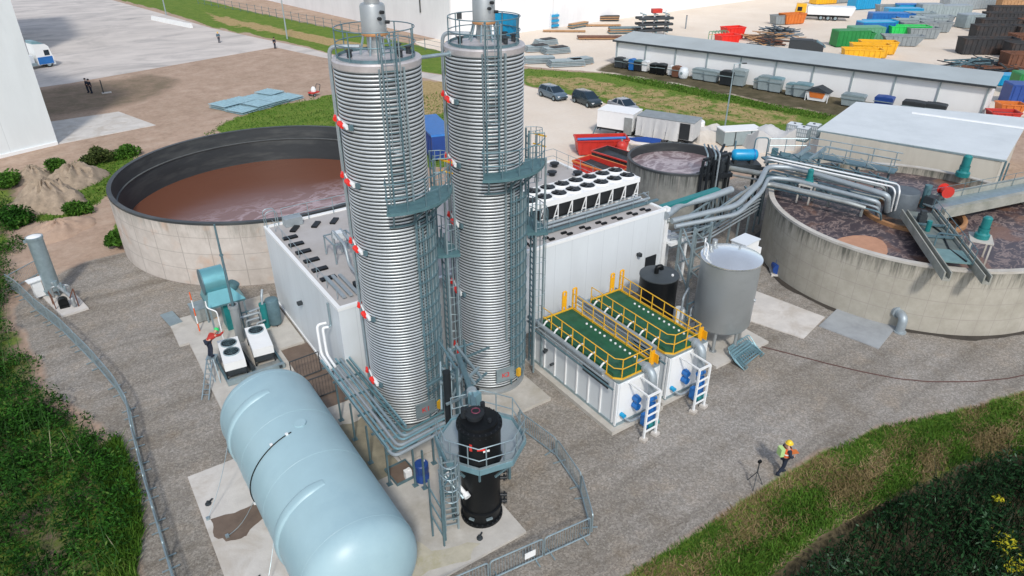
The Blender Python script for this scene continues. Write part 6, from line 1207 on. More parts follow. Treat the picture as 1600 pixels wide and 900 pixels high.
# ---- black dosing manifold on the small tank and the cyan vessel
t = thing('dosing_manifold', 'black manifold of upright pipes clamped to the small grey tank', 'manifold', (42.3, 33.2, 0))
def D3(px, py, z): x, y = G(px, py, z); return (x - 42.3, y - 33.2, z)
for k in range(4):
    a = D3(1102 + 6 * k, 273 + k, 4.3); part(t, 'pipe', MB().tube(bend([(a[0], a[1], 0.2), (a[0], a[1], 5.75 + 0.05 * k), (a[0] + 1.0, a[1] + 1.3, 6.0)], 0.2), 0.06, 8), ('galv', 'black_steel', 'galv', 'pipe')[k], True)
part(t, 'deck', MB().bar(D3(1094, 276, 4.2), D3(1138, 270, 4.2), 1.0, 0.3), 'black_steel'); 
fr = MB()
for px, py in ((1095, 281), (1104, 282), (1113, 280), (1122, 277), (1135, 272)): a = D3(px, py, 4.2); fr.bar((a[0], a[1], 0), (a[0], a[1], 5.6), 0.15)
fr.bar(D3(1100, 250, 5.5), D3(1142, 240, 5.5), 0.2).bar(D3(1098, 262, 4.9), D3(1140, 254, 4.9), 0.18).bar(D3(1122, 245, 5.5), D3(1132, 226, 6.0), 0.15).bar(D3(1110, 262, 4.8), D3(1128, 240, 5.2), 0.3).bar(D3(1118, 268, 4.6), D3(1134, 238, 5.2), 0.25); part(t, 'frame', fr, 'black_steel')
part(t, 'pump_box', MB().box(D3(1122, 258, 4.75), (1.1, 0.9, 1.0), 0.4).box(D3(1100, 268, 4.5), (0.5, 0.5, 0.6), 0.4), 'dark')
t = thing('pressure_vessel', 'bright cyan horizontal vessel on a dark stand behind the pipe bridge', 'vessel', (*G(1162, 250, 4.2), 4.2), math.atan2(-0.56, 0.83))
hv = MB().lathe([(0.001, -1.0), (0.25, -0.97), (0.4, -0.86), (0.44, -0.7), (0.44, 0.7), (0.4, 0.86), (0.25, 0.97), (0.001, 1.0)], 28); hv.v = [(z, x, y + 0.4) for x, y, z in hv.v]
part(t, 'shell', hv, 'cyan', True); part(t, 'end_flange', MB().cyl((0.62, 0, 0.4), (0.68, 0, 0.4), 0.47, n=24), 'blue', True)
part(t, 'stand', MB().bx(-0.8, -0.6, -0.35, 0.35, -0.2, 0.1).bx(0.4, 0.6, -0.35, 0.35, -0.2, 0.1).bx(-1.2, 1.2, -0.6, 0.6, -0.4, -0.2), 'dark')
lg = MB()
for i in (-1, 1):
    for j in (-1, 1): lg.bar((1.1 * i, 0.5 * j, -4.2), (1.1 * i, 0.5 * j, -0.4), 0.16)
lg.bar((-1.2, -0.62, -0.45), (1.8, -0.62, -0.45), 0.22); part(t, 'support_leg', lg, 'dark'); part(t, 'pipe_hoop', MB().tube(bend([(0.9, 0.7, -0.4), (0.9, 0.7, 1.5), (1.9, 0.7, 1.5), (1.9, 0.7, -0.4)], 0.3), 0.05, 8).tube([(-0.6, 0.6, -0.4), (-0.6, 0.6, 1.3)], 0.06, 8), 'galv_dark', True)

# ---- treatment skid at the left: hood, chimney, chillers
t = thing('filter_hood', 'turquoise half round hood on a sloped hopper and teal column', 'hood', (5.3, 36.4, 0.12))
part(t, 'hopper', MB().add([(-0.95, -0.95, 1.85), (1.0, -0.95, 1.85), (1.0, 0.95, 1.85), (-0.95, 0.95, 1.85), (-0.75, -0.35, 2.45), (0.45, -0.35, 2.45), (0.45, 0.85, 2.45), (-0.75, 0.85, 2.45)], [(4, 5, 6, 7), (0, 1, 5, 4), (1, 2, 6, 5), (2, 3, 7, 6), (3, 0, 4, 7), (0, 3, 2, 1)]), 'turq_bright')
part(t, 'skirt', MB().bx(-0.97, 1.02, -0.97, 0.97, 1.75, 1.849), 'teal')
hd = MB(); n = 16; A = np.linspace(-0.35 * PI, 0.95 * PI, n); vs_ = []
for x in (-0.8, 0.35):
    vs_ += [(x, 0.3 - 0.72 * math.cos(a), 2.85 + 0.72 * math.sin(a)) for a in A]
fs = [(i, i + 1, n + i + 1, n + i) for i in range(n - 1)] + [tuple(range(n)), tuple(range(2 * n - 1, n - 1, -1)), (0, n, 2 * n - 1, n - 1)]
hd.add(vs_, fs); part(t, 'hood', hd, 'turq_bright', True, angle=30)
part(t, 'hood_end', MB().cyl((-0.86, 0.3, 2.85), (-0.81, 0.3, 2.85), 0.74, n=28), 'galv_dark', True); part(t, 'neck', MB().bx(-0.6, 0.3, -0.3, 0.75, 2.3, 2.6), 'teal')
part(t, 'column', MB().bx(-0.2, 0.5, -0.7, 0.2, 0, 1.75), 'teal_paint'); part(t, 'flange', MB().cyl((0.6, -0.1, 2.3), (0.75, -0.15, 2.55), 0.3, n=16), 'teal', True)
lg = MB()
for i in (-0.9, 0.9):
    for j in (-0.85, 0.85): lg.bar((i, j, 0), (i, j, 1.75), 0.09)
part(t, 'leg', lg, 'galv')
t = thing('exhaust_chimney', 'short silver chimney with a thin mast rising from it beside the fans', 'chimney', (5.4, 34.3, 0.12))
part(t, 'pipe', MB().lathe([(0.22, 0), (0.22, 2.1), (0.27, 2.1), (0.27, 2.3), (0.20, 2.3), (0.20, 2.0)], 24), 'inox_dull', True); part(t, 'mast', MB().cyl((0, 0, 1.8), (0, 0, 6.95), 0.085, 0.045, n=10).cyl((0, 0, 5.2), (0, 0, 5.27), 0.1, n=8), 'galv_dark', True)
t = thing('equipment_crate', 'grey box crate on the skid slab left of the hood', 'crate', (4.35, 37.95, 0.12), 0.05); part(t, 'box', MB().bx(-0.62, 0.62, -0.5, 0.5, 0.06, 0.85), 'pipe_old'); part(t, 'lid', MB().bx(-0.65, 0.65, -0.53, 0.53, 0.851, 0.9), 'galv'); part(t, 'skids', MB().bx(-0.6, -0.45, -0.5, 0.5, 0, 0.059).bx(0.45, 0.6, -0.5, 0.5, 0, 0.059), 'timber')
t = thing('scrubber_tank', 'dark teal upright tank with pale pipe against the long wall', 'tank', (7.5, 34.9, 0.12)); part(t, 'shell', MB().lathe([(0.36, 0.12), (0.38, 0.2), (0.38, 1.55), (0.34, 1.66), (0.2, 1.72), (0.001, 1.74)], 28), 'galv_dark', True); part(t, 'legs', MB().cyl((0.2, 0.2, 0), (0.2, 0.2, 0.2), 0.04, n=8).cyl((-0.2, 0.2, 0), (-0.2, 0.2, 0.2), 0.04, n=8).cyl((0, -0.28, 0), (0, -0.28, 0.2), 0.04, n=8), 'dark')
part(t, 'column', MB().cyl((-0.5, 0.0, 0), (-0.5, 0.0, 1.55), 0.2, n=14), 'teal_paint', True); part(t, 'pipe', MB().tube(bend([(-0.52, -0.1, 1.5), (-0.45, 0.0, 2.0), (-0.3, 0.25, 2.25)], 0.15), 0.07, 10).tube(bend([(-0.5, 0, 1.35), (-1.3, -0.1, 1.3)], 0.1), 0.06, 8), 'pipe', True)
t = thing('pump_skid', 'cluster of silver pipework and dark pumps between the chimney and the teal tank', 'skid', (6.3, 34.6, 0.12)); part(t, 'frame', MB().bx(-0.5, 0.5, -0.7, 0.6, 0, 0.1).bar((-0.45, 0.5, 0.1), (-0.45, 0.5, 1.2), 0.06).bar((0.45, 0.5, 0.1), (0.45, 0.5, 1.2), 0.06).bar((-0.45, 0.5, 1.2), (0.45, 0.5, 1.2), 0.06), 'galv_dark')
part(t, 'pump', MB().cyl((-0.2, -0.4, 0.3), (-0.2, 0.2, 0.3), 0.17, n=14).cyl((0.25, -0.4, 0.3), (0.25, 0.1, 0.3), 0.15, n=14), 'dark', True); part(t, 'pipe', MB().tube(bend([(-0.6, 0.3, 1.05), (0.5, 0.3, 1.05), (0.5, 0.3, 0.4)], 0.15), 0.08, 10).tube(bend([(-0.35, 0.1, 0.3), (-0.35, 0.1, 0.85), (0.35, 0.1, 0.85)], 0.12), 0.06, 8).tube(bend([(0.1, -0.2, 0.3), (0.1, -0.2, 0.7), (0.6, -0.1, 0.7)], 0.12), 0.05, 8), 'pipe', True); part(t, 'grey_panel', MB().bx(-0.45, 0.35, -1.0, -0.72, 0.1, 0.65), 'pipe_old')
def chiller(x, y, label, nf, L):
    t = thing('chiller', label, 'chiller', (x, y, 0.12), R(-6), 'white chillers'); W = 1.02
    part(t, 'casing', MB().bx(0, W, 0, L, 0.62, 1.08), 'white_paint'); part(t, 'grille', MB().bx(0.02, W - 0.02, 0.03, L - 0.03, 0.28, 0.619), 'dark')
    for i, j in ((0.03, 0.03), (W - 0.03, 0.03), (0.03, L - 0.03), (W - 0.03, L - 0.03)): part(t, 'leg', MB().bar((i, j, 0), (i, j, 0.62), 0.07), 'black_steel')
    for k in range(nf):
        yy = L - 0.52 - k * 0.88
        f = part(t, 'fan', MB().lathe([(0.40, 0), (0.40, 0.06), (0.36, 0.06), (0.36, 0.0)], 28, (W / 2, yy, 1.081)), 'galv', True); part(f, 'fan_disc', MB().lathe([(0.001, 0.03), (0.08, 0.035), (0.355, 0.012)], 28, (W / 2, yy, 1.083)), 'black', True)
        gr = MB()
        for r_ in (0.15, 0.25): gr.tube([(W / 2 + r_ * math.cos(a), yy + r_ * math.sin(a), 1.145) for a in np.linspace(0, 2 * PI, 25)[:-1]], 0.006, 4, closed=True)
        for a in range(0, 180, 45): gr.bar((W / 2 + 0.38 * math.cos(R(a)), yy + 0.38 * math.sin(R(a)), 1.142), (W / 2 - 0.38 * math.cos(R(a)), yy - 0.38 * math.sin(R(a)), 1.142), 0.008)
        part(f, 'guard', gr, 'galv_dark')
    return t
chiller(3.82, 30.85, 'white chiller with two round fans, nearer the gravel', 2, 2.35)
chiller(5.35, 31.3, 'white chiller with one round fan, nearer the building', 1, 2.35)
t = thing('chiller_skid', 'blue grey steel base beam under the two white chillers', 'skid', (3.75, 30.5, 0.12)); part(t, 'front_beam', MB().bx(0, 2.85, -0.08, 0.1, 0.02, 0.3), 'galv'); part(t, 'side_beam', MB().bx(0, 0.1, 0.1, 3.0, 0.02, 0.2).bx(2.75, 2.85, 0.1, 3.0, 0.02, 0.2).bx(1.3, 1.42, 0.1, 3.0, 0.02, 0.2), 'galv_dark'); part(t, 'mesh_floor', MB().bx(0.1, 1.3, 0.1, 0.5, 0.05, 0.1).bx(1.42, 2.75, 0.1, 0.75, 0.05, 0.1), 'pipe_old'); part(t, 'pipe_run', MB().tube([(1.36, 0.3, 0.32), (1.25, 3.6, 0.4)], 0.1, 10), 'dark', True); part(t, 'terminal_box', MB().bx(2.55, 2.7, -0.14, -0.081, 0.12, 0.26), 'dark')
t = thing('striped_post', 'red and white marker pole standing left of the hood', 'pole', (3.75, 36.6, 0.12)); 
for k in range(5): part(t, 'pole_section', MB().cyl((0, 0, 0.5 * k), (0, 0, 0.5 * k + 0.499), 0.035, n=8), 'white_paint' if k % 2 else 'cloth_orange')
t = thing('white_standpipe', 'thin white pipe with bent top above the man at the chillers', 'pipe', (4.55, 34.3, 0.12)); part(t, 'pipe', MB().tube(bend([(0, 0, 0), (0, 0, 2.15), (-0.35, 0.6, 2.2), (-0.35, 0.6, 2.6)], 0.15), 0.035, 8), 'white_paint', True)
single('floor_grating', MB().box((0, 0, 0.14), (0.7, 1.6, 0.05), 0.0), M['galv'], 'pale grating leaning by the corner of the skid slab', 'grating', (2.7, 38.9, 0.0), 0.15)
# ---- galvanised flare chimney at the far left
t = thing('flare_stack', 'galvanised chimney with white top standing on its own slab at the far left', 'chimney', (-2.6, 46.0, 0.12))
part(t, 'shaft', MB().lathe([(0.42, 0.35), (0.42, 3.75), (0.46, 3.75), (0.46, 3.88), (0.40, 3.9)], 40), 'galv', True); part(t, 'cap', MB().lathe([(0.40, 3.88), (0.25, 3.94), (0.001, 3.96)], 40), 'white_paint', True)
part(t, 'lifting_lug', MB().bx(-0.58, -0.42, -0.06, 0.06, 3.6, 3.75), 'galv'); bs = MB()
for a in range(0, 360, 60): bs.bar(polar(0.42, a, 0), polar(0.42, a, 0.4), 0.08); bs.bar(polar(0.5, a, 0.38), polar(0.5, a + 60, 0.05), 0.05)
part(t, 'base_frame', bs, 'galv')
t = thing('gas_train', 'silver valve train and dark blower on the flare slab', 'machine', (-2.05, 44.5, 0.12)); part(t, 'pipe', MB().tube(bend([(-0.5, 1.2, 0.9), (-0.2, 0.5, 0.9), (0.1, -0.3, 0.7), (0.3, -1.0, 0.7), (0.3, -1.0, 0.1)], 0.3), 0.11, 12).tube(bend([(-0.6, 0.6, 0.2), (-0.6, 0.6, 0.9), (0.3, 0.4, 0.9), (0.3, 0.4, 0.2)], 0.2), 0.07, 10), 'inox_dull', True); part(t, 'blower', MB().cyl((-0.2, -0.75, 0.35), (-0.2, -0.35, 0.35), 0.26, n=18).bx(-0.45, 0.05, -0.8, -0.3, 0, 0.15), 'black', True); part(t, 'valve', MB().cyl((0.1, -0.3, 0.7), (0.1, -0.3, 1.15), 0.06, n=8).cyl((-0.05, 0.2, 0.75), (-0.05, 0.2, 1.2), 0.07, n=10).cyl((-0.3, 0.55, 0.9), (-0.3, 0.55, 1.25), 0.12, n=12), 'galv', True); part(t, 'frame', MB().bar((-0.65, -0.6, 0), (-0.65, -0.6, 0.9), 0.05).bar((-0.75, 0.1, 0), (-0.75, 0.1, 0.9), 0.05).bar((-0.65, -0.6, 0.9), (-0.75, 0.1, 0.9), 0.05).bar((0.5, -1.0, 0), (0.5, -1.0, 1.2), 0.06).bar((0.2, -1.1, 0.7), (0.5, -1.0, 1.2), 0.05), 'rust')
t = thing('control_cabinet', 'white cabinet leaning beside the flare chimney', 'cabinet', (-3.35, 46.1, 0.1), 0.3); part(t, 'cabinet', MB().bx(-0.25, 0.25, -0.18, 0.18, 0.1, 1.15), 'white_paint'); part(t, 'roof', MB().bx(-0.42, 0.42, -0.28, 0.28, 1.151, 1.22), 'white_paint')

# ================================================================== BARRIERS, VEHICLES, YARD
bar0 = None
def barrier_line(pts, group, label, ends=None, L=2.15):
    global bar0
    P = [Vector((*p, 0)) for p in pts]; spots = []
    for a, b_ in zip(P[:-1], P[1:]):
        d = b_ - a; n = max(1, round(d.length / (L + 0.05)))
        for k in range(n): spots.append((a + d * k / n, a + d * (k + 1) / n))
    for i, (a, b_) in enumerate(spots):
        if bar0 is None:
            bar0 = thing('crowd_barrier', label, 'barrier', (0, 0, 0), 0, group)
            part(bar0, 'frame', MB().tube(bend([(0.03, 0, 0.15), (0.03, 0, 1.05), (L, 0, 1.05), (L, 0, 0.15)], 0.15) + [Vector((0.03, 0, 0.15))], 0.03, 6), 'galv', True)
            bb = MB()
            for k in range(1, 18): bb.bar((0.03 + 0.118 * k, 0, 0.15), (0.03 + 0.118 * k, 0, 1.05), 0.014)
            part(bar0, 'bars', bb, 'galv')
            for x in (0.3, L - 0.3): part(bar0, 'foot', MB().bar((x, -0.3, 0.03), (x, 0.3, 0.03), 0.045).bar((x, 0, 0.03), (x, 0, 0.16), 0.04), 'galv')
            o = bar0
        else: o = copy_tree(bar0)
        d = b_ - a; o.location = a + Vector((0, 0, 0.02)); o.rotation_euler = (0, 0, math.atan2(d.y, d.x)); o.scale = (d.length / (L + 0.05), 1, 1)
        o['label'] = (ends or {}).get(i, (ends or {}).get(i - len(spots), label)); o['group'] = group
barrier_line([(-4.9, 48.6), (-4.3, 46.9), (-3.6, 44.1), (-2.6, 40.9), (-1.5, 36.4), (-0.85, 33.2), (-0.6, 31.0), (-0.72, 28.6), (-0.8, 25.0), (-0.8, 21.0), (-0.8, 16.5)], 'barriers along the left gravel edge', 'galvanised crowd barrier in the fence line along the left thicket',
    {0: 'crowd barrier at the far top end of the left fence, beside the flare chimney'})
barrier_line([(13.9, 19.9), (14.2, 17.4), (13.75, 15.2), (12.75, 13.3)], 'barriers right of the black vessel', 'galvanised crowd barrier in the fence line right of the black vessel slab', {-1: 'crowd barrier at the corner of the fence right of the black vessel'})
barrier_line([(12.65, 13.28), (10.6, 13.5), (8.4, 13.75), (6.2, 14.0)], 'barriers below the black vessel', 'galvanised crowd barrier in the front line below the black vessel slab', {0: 'crowd barrier in front of the black vessel slab, at the corner with white tag'})
barrier_line([(-4.75, 48.2), (-3.55, 49.3)], 'barriers along the left gravel edge', 'crowd barrier standing across the head of the left fence by the white cabinet', L=1.6)
single('sign_tag', MB().bx(-0.22, 0.22, -0.012, 0.012, -0.14, 0.14), M['white_paint'], 'blank white tag hanging on the front barrier line', 'sign', (10.0, 13.5, 0.62), -0.1)
for i, (x, y, rz) in enumerate([(7.15, 27.2, 0), (7.15, 29.2, 0.05)]):
    t = thing('mesh_panel', ['dark mesh panel standing on the mud nearer the pipe rack', 'dark mesh panel standing on the mud nearer the chillers'][i], 'fence panel', (x, y, 0.03), rz, 'mesh panels by the long wall')
    part(t, 'frame', MB().tube([(-0.6, 0, 0.05), (-0.6, 0, 1.2), (0.9, 0, 1.2), (0.9, 0, 0.05), (-0.6, 0, 0.05)], 0.03, 6), 'dark', True)
    mm = MB()
    for k in range(1, 10): mm.bar((-0.6 + 0.15 * k, 0, 0.05), (-0.6 + 0.15 * k, 0, 1.2), 0.012)
    part(t, 'mesh', mm, 'dark')
hp = [G(1185, 541), G(1225, 551), G(1290, 568), G(1340, 580), G(1400, 592), G(1450, 597), G(1520, 597), G(1575, 592), G(1640, 578)]
single('hose', MB().tube([(x, y, 0.03) for x, y in hp], 0.025, 6), mat('dark_red_hose', (0.09, 0.035, 0.03), 0.6), 'thin dark hose curving across the right gravel', 'hose', smooth=True)

# ---- people
def figure(name, label, loc, rz, J, cloth, helmet, hat='helmet', extra=None):
    'one skinned body; clothing, helmet and boots as children'
    t = thing(name, label, 'person', loc, rz)
    def skin(nm, pts, edges, rad, m, lev=2):
        me = bpy.data.meshes.new(nm); me.from_pydata([J[p] for p in pts], [(pts.index(a), pts.index(b_)) for a, b_ in edges], []); o = bpy.data.objects.new(nm, me); COL.objects.link(o)
        md = o.modifiers.new('skin', 'SKIN'); md.use_smooth_shade = True
        if not me.skin_vertices: 
            me.attributes.new('tmp', 'FLOAT', 'POINT')
        for i, p in enumerate(pts): me.skin_vertices[0].data[i].radius = (rad[p], rad[p])
        me.skin_vertices[0].data[0].use_root = True
        s = o.modifiers.new('sub', 'SUBSURF'); s.levels = lev; s.render_levels = lev
        dg = bpy.context.evaluated_depsgraph_get(); nm_ = bpy.data.meshes.new_from_object(o.evaluated_get(dg)); bpy.data.objects.remove(o)
        nm_.materials.clear(); nm_.materials.append(M[m]); nm_.polygons.foreach_set('use_smooth', [True] * len(nm_.polygons))
        q = bpy.data.objects.new(nm, nm_); COL.objects.link(q); q.parent = t; return q
    E = [('pelvis', 'waist'), ('waist', 'chest'), ('chest', 'neck'), ('neck', 'head'), ('head', 'crown'), ('chest', 'shL'), ('shL', 'elL'), ('elL', 'haL'), ('haL', 'fiL'), ('chest', 'shR'), ('shR', 'elR'), ('elR', 'haR'), ('haR', 'fiR'), ('pelvis', 'hiL'), ('hiL', 'knL'), ('knL', 'anL'), ('anL', 'toL'), ('pelvis', 'hiR'), ('hiR', 'knR'), ('knR', 'anR'), ('anR', 'toR')]
    RD = dict(pelvis=.13, waist=.125, chest=.15, neck=.055, head=.10, crown=.085, shL=.075, shR=.075, elL=.05, elR=.05, haL=.035, haR=.035, fiL=.022, fiR=.022, hiL=.095, hiR=.095, knL=.062, knR=.062, anL=.045, anR=.045, toL=.04, toR=.04)
    names = list(RD); skin('body', names, E, RD, 'skin')
    up = {k: v + .016 for k, v in RD.items()}
    pt = ['chest', 'waist', 'pelvis', 'shL', 'elL', 'wrL', 'shR', 'elR', 'wrR']
    for s_ in 'LR': J['wr' + s_] = tuple(J['el' + s_][i] * 0.15 + J['ha' + s_][i] * 0.85 for i in range(3)); up['wr' + s_] = .05
    skin('jacket', pt, [('chest', 'waist'), ('waist', 'pelvis'), ('chest', 'shL'), ('shL', 'elL'), ('elL', 'wrL'), ('chest', 'shR'), ('shR', 'elR'), ('elR', 'wrR')], {**up, 'pelvis': .14}, cloth[0])
    skin('trousers', ['pelvis', 'hiL', 'knL', 'anL', 'hiR', 'knR', 'anR'], [('pelvis', 'hiL'), ('hiL', 'knL'), ('knL', 'anL'), ('pelvis', 'hiR'), ('hiR', 'knR'), ('knR', 'anR')], {**up, 'pelvis': .135, 'anL': .065, 'anR': .065}, cloth[1])
    for s_ in 'LR':
        a, b_ = Vector(J['an' + s_]), Vector(J['to' + s_]); part(t, 'boot', MB().tube([a + Vector((0, 0, .06)), a - Vector((0, 0, .02)), b_], [.06, .062, .045], 10), 'cloth_dark', True)
    h, c = Vector(J['head']), Vector(J['crown']); ax = (c - h).normalized(); 
    hm = MB().dome((0, 0, 0), .135, .125, 18, 6).lathe([(.135, 0), (.165, -.012), (.165, -.02), (.13, -.02)], 18); q = ax.to_track_quat('Z', 'Y'); off = h + ax * .05
    hm.v = [tuple(q @ Vector(p) + off) for p in hm.v]; part(t, 'helmet', hm, helmet, True)
    fd = Vector((0, 1, 0)); fd = (fd - ax * fd.dot(ax)).normalized(); sd_ = fd.cross(ax)
    part(t, 'nose', MB().tube([h + fd * .09 + ax * .01, h + fd * .125 - ax * .02], [.012, .018], 6), 'skin', True)
    ey = MB()
    for s_ in (-1, 1): ey.box(h + fd * .098 + sd_ * .035 * s_ + ax * .015, (.02, .02, .014))
    part(t, 'eyes', ey, 'dark')
    if extra: extra(t, J)
    return t
J1 = dict(pelvis=(0, 0, .95), waist=(0, .01, 1.1), chest=(0, .02, 1.33), neck=(0, .03, 1.53), head=(0, .05, 1.66), crown=(0, .05, 1.77), shL=(-.2, .02, 1.42), elL=(-.27, .08, 1.16), haL=(-.16, .30, 1.10), fiL=(-.08, .36, 1.12), shR=(.2, .02, 1.42), elR=(.28, .04, 1.15), haR=(.2, .28, 1.08), fiR=(.12, .36, 1.10), hiL=(-.09, 0, .9), knL=(-.1, .16, .5), anL=(-.1, .12, .1), toL=(-.1, .28, .04), hiR=(.09, 0, .9), knR=(.1, -.02, .5), anR=(.1, -.24, .14), toR=(.1, -.14, .05))
def ex1(t, J):
    part(t, 'vest', MB().lathe([(.19, 1.05), (.205, 1.2), (.20, 1.36), (.15, 1.47)], 20, (0, .03, 0)), 'cloth_orange', True)
    part(t, 'reflective_band', MB().lathe([(.208, 1.17), (.212, 1.19), (.212, 1.22), (.208, 1.23)], 20, (0, .03, 0)), 'white_paint', True)
    part(t, 'rucksack', MB().prism([(-.14, -.34), (.14, -.34), (.16, -.26), (.14, -.16), (-.14, -.16), (-.16, -.26)], 1.12, 1.5), 'cloth_lime')
    part(t, 'clipboard', MB().box((-.02, .40, 1.13), (.24, .32, .02)), 'orange')
figure('person', 'man with yellow helmet, orange vest and rucksack walking at the grass edge', (21.45, 11.3, 0.0), R(-112), J1, ('cloth_dark', 'cloth_dark'), 'helmet_yellow', extra=ex1)
# ladder with the man working over the chiller
lt = Vector((3.72, 32.2, 0.12)); 
t = thing('step_ladder', 'thin aluminium ladder leaning from the gravel up to the chiller', 'ladder', (2.55, 30.15, 0.02)); dv_ = Vector((0.85, 1.95, 0.95)); sd2 = Vector((0.82, -0.57, 0)) * 0.17
lm = MB().bar(-sd2, dv_ - sd2 * 0.8, 0.05).bar(sd2, dv_ + sd2 * 0.8, 0.05)
for k in range(1, 8): lm.bar(dv_ * k / 8 - sd2, dv_ * k / 8 + sd2, 0.03)
part(t, 'stiles_and_rungs', lm, 'galv'); part(t, 'rear_leg', MB().bar((0.75, 0.95, 0), dv_ - sd2, 0.04).bar((0.95, 0.75, 0), dv_ + sd2, 0.04), 'galv')
J2 = dict(pelvis=(0, 0, .90), waist=(0, .13, .99), chest=(0, .33, 1.08), neck=(0, .50, 1.14), head=(0, .60, 1.20), crown=(0, .68, 1.28), shL=(-.2, .36, 1.10), elL=(-.24, .58, .98), haL=(-.2, .84, 1.02), fiL=(-.17, .92, 1.03), shR=(.2, .36, 1.10), elR=(.24, .6, 1.02), haR=(.2, .88, 1.08), fiR=(.17, .96, 1.09), hiL=(-.09, 0, .87), knL=(-.1, .06, .48), anL=(-.1, -.04, .1), toL=(-.1, .1, .04), hiR=(.09, 0, .87), knR=(.1, .04, .48), anR=(.1, -.06, .1), toR=(.1, .08, .04))
figure('person', 'worker with green helmet and red jacket bending over the chiller from a ladder', (3.55, 32.35, 0.93), R(-62), J2, ('cloth_red', 'cloth_dark'), 'helmet_green')
single('work_stand', MB().box((0, 0, 0.89), (0.5, 0.45, 0.05)).bar((-0.2, -0.18, 0), (-0.2, -0.18, 0.87), 0.04).bar((0.2, -0.18, 0), (0.2, -0.18, 0.87), 0.04).bar((-0.2, 0.18, 0), (-0.2, 0.18, 0.87), 0.04).bar((0.2, 0.18, 0), (0.2, 0.18, 0.87), 0.04), M['galv'], 'small step stand under the worker at the chiller', 'stand', (3.55, 32.35, 0.0), -0.5)
t = thing('tripod', 'thin black camera tripod at the edge of the grass, left of the walking man', 'tripod', (20.0, 11.5, 0)); tp = MB()
for a in (90, 210, 330): tp.bar(polar(0.35, a, 0), (0, 0, 0.75), 0.03)
part(t, 'legs', tp, 'dark'); part(t, 'column', MB().bar((0, 0, 0.7), (0, 0, 1.25), 0.035), 'dark'); part(t, 'head', MB().bx(-0.07, 0.07, -0.05, 0.05, 1.25, 1.36), 'black')
J3 = {**J1, 'haL': (-.26, .1, .92), 'fiL': (-.26, .13, .83), 'haR': (.27, .1, .92), 'fiR': (.27, .13, .83), 'elL': (-.27, .02, 1.16), 'elR': (.28, .02, 1.16), 'anR': (.1, -.02, .1), 'toR': (.1, .14, .04), 'knR': (.1, .03, .5), 'knL': (-.1, .05, .5), 'anL': (-.1, 0, .1), 'toL': (-.1, .16, .04)}
M['cloth_teal'] = mat('teal_cloth', (0.03, 0.10, 0.14), 0.8)
for i, (px, py, c, hm, lab) in enumerate([(343, 67, ('cloth_teal', 'cloth_dark'), 'helmet_yellow', 'distant person in teal standing on the far asphalt'), (430, 76, ('cloth_dark', 'cloth_dark'), 'black', 'distant person in black at the corner of the asphalt'), (139, 145, ('cloth_dark', 'cloth_dark'), 'black', 'left one of two dark figures on the dark soil by the warehouse'), (144, 146, ('cloth_dark', 'cloth_dark'), 'black', 'right one of two dark figures on the dark soil by the warehouse')]):
    figure('person', lab, (*G(px, py), 0.02), rng.uniform(0, 6), dict(J3), c, hm)
t = thing('survey_pole', 'dark pole on a pale foot beside the two dark figures', 'pole', (*G(162, 146), 0)); part(t, 'pole', MB().bar((0, 0, 0.1), (0, 0, 1.7), 0.12), 'dark'); part(t, 'foot', MB().bx(-0.2, 0.9, -0.25, 0.25, 0, 0.1), 'conc_pale')

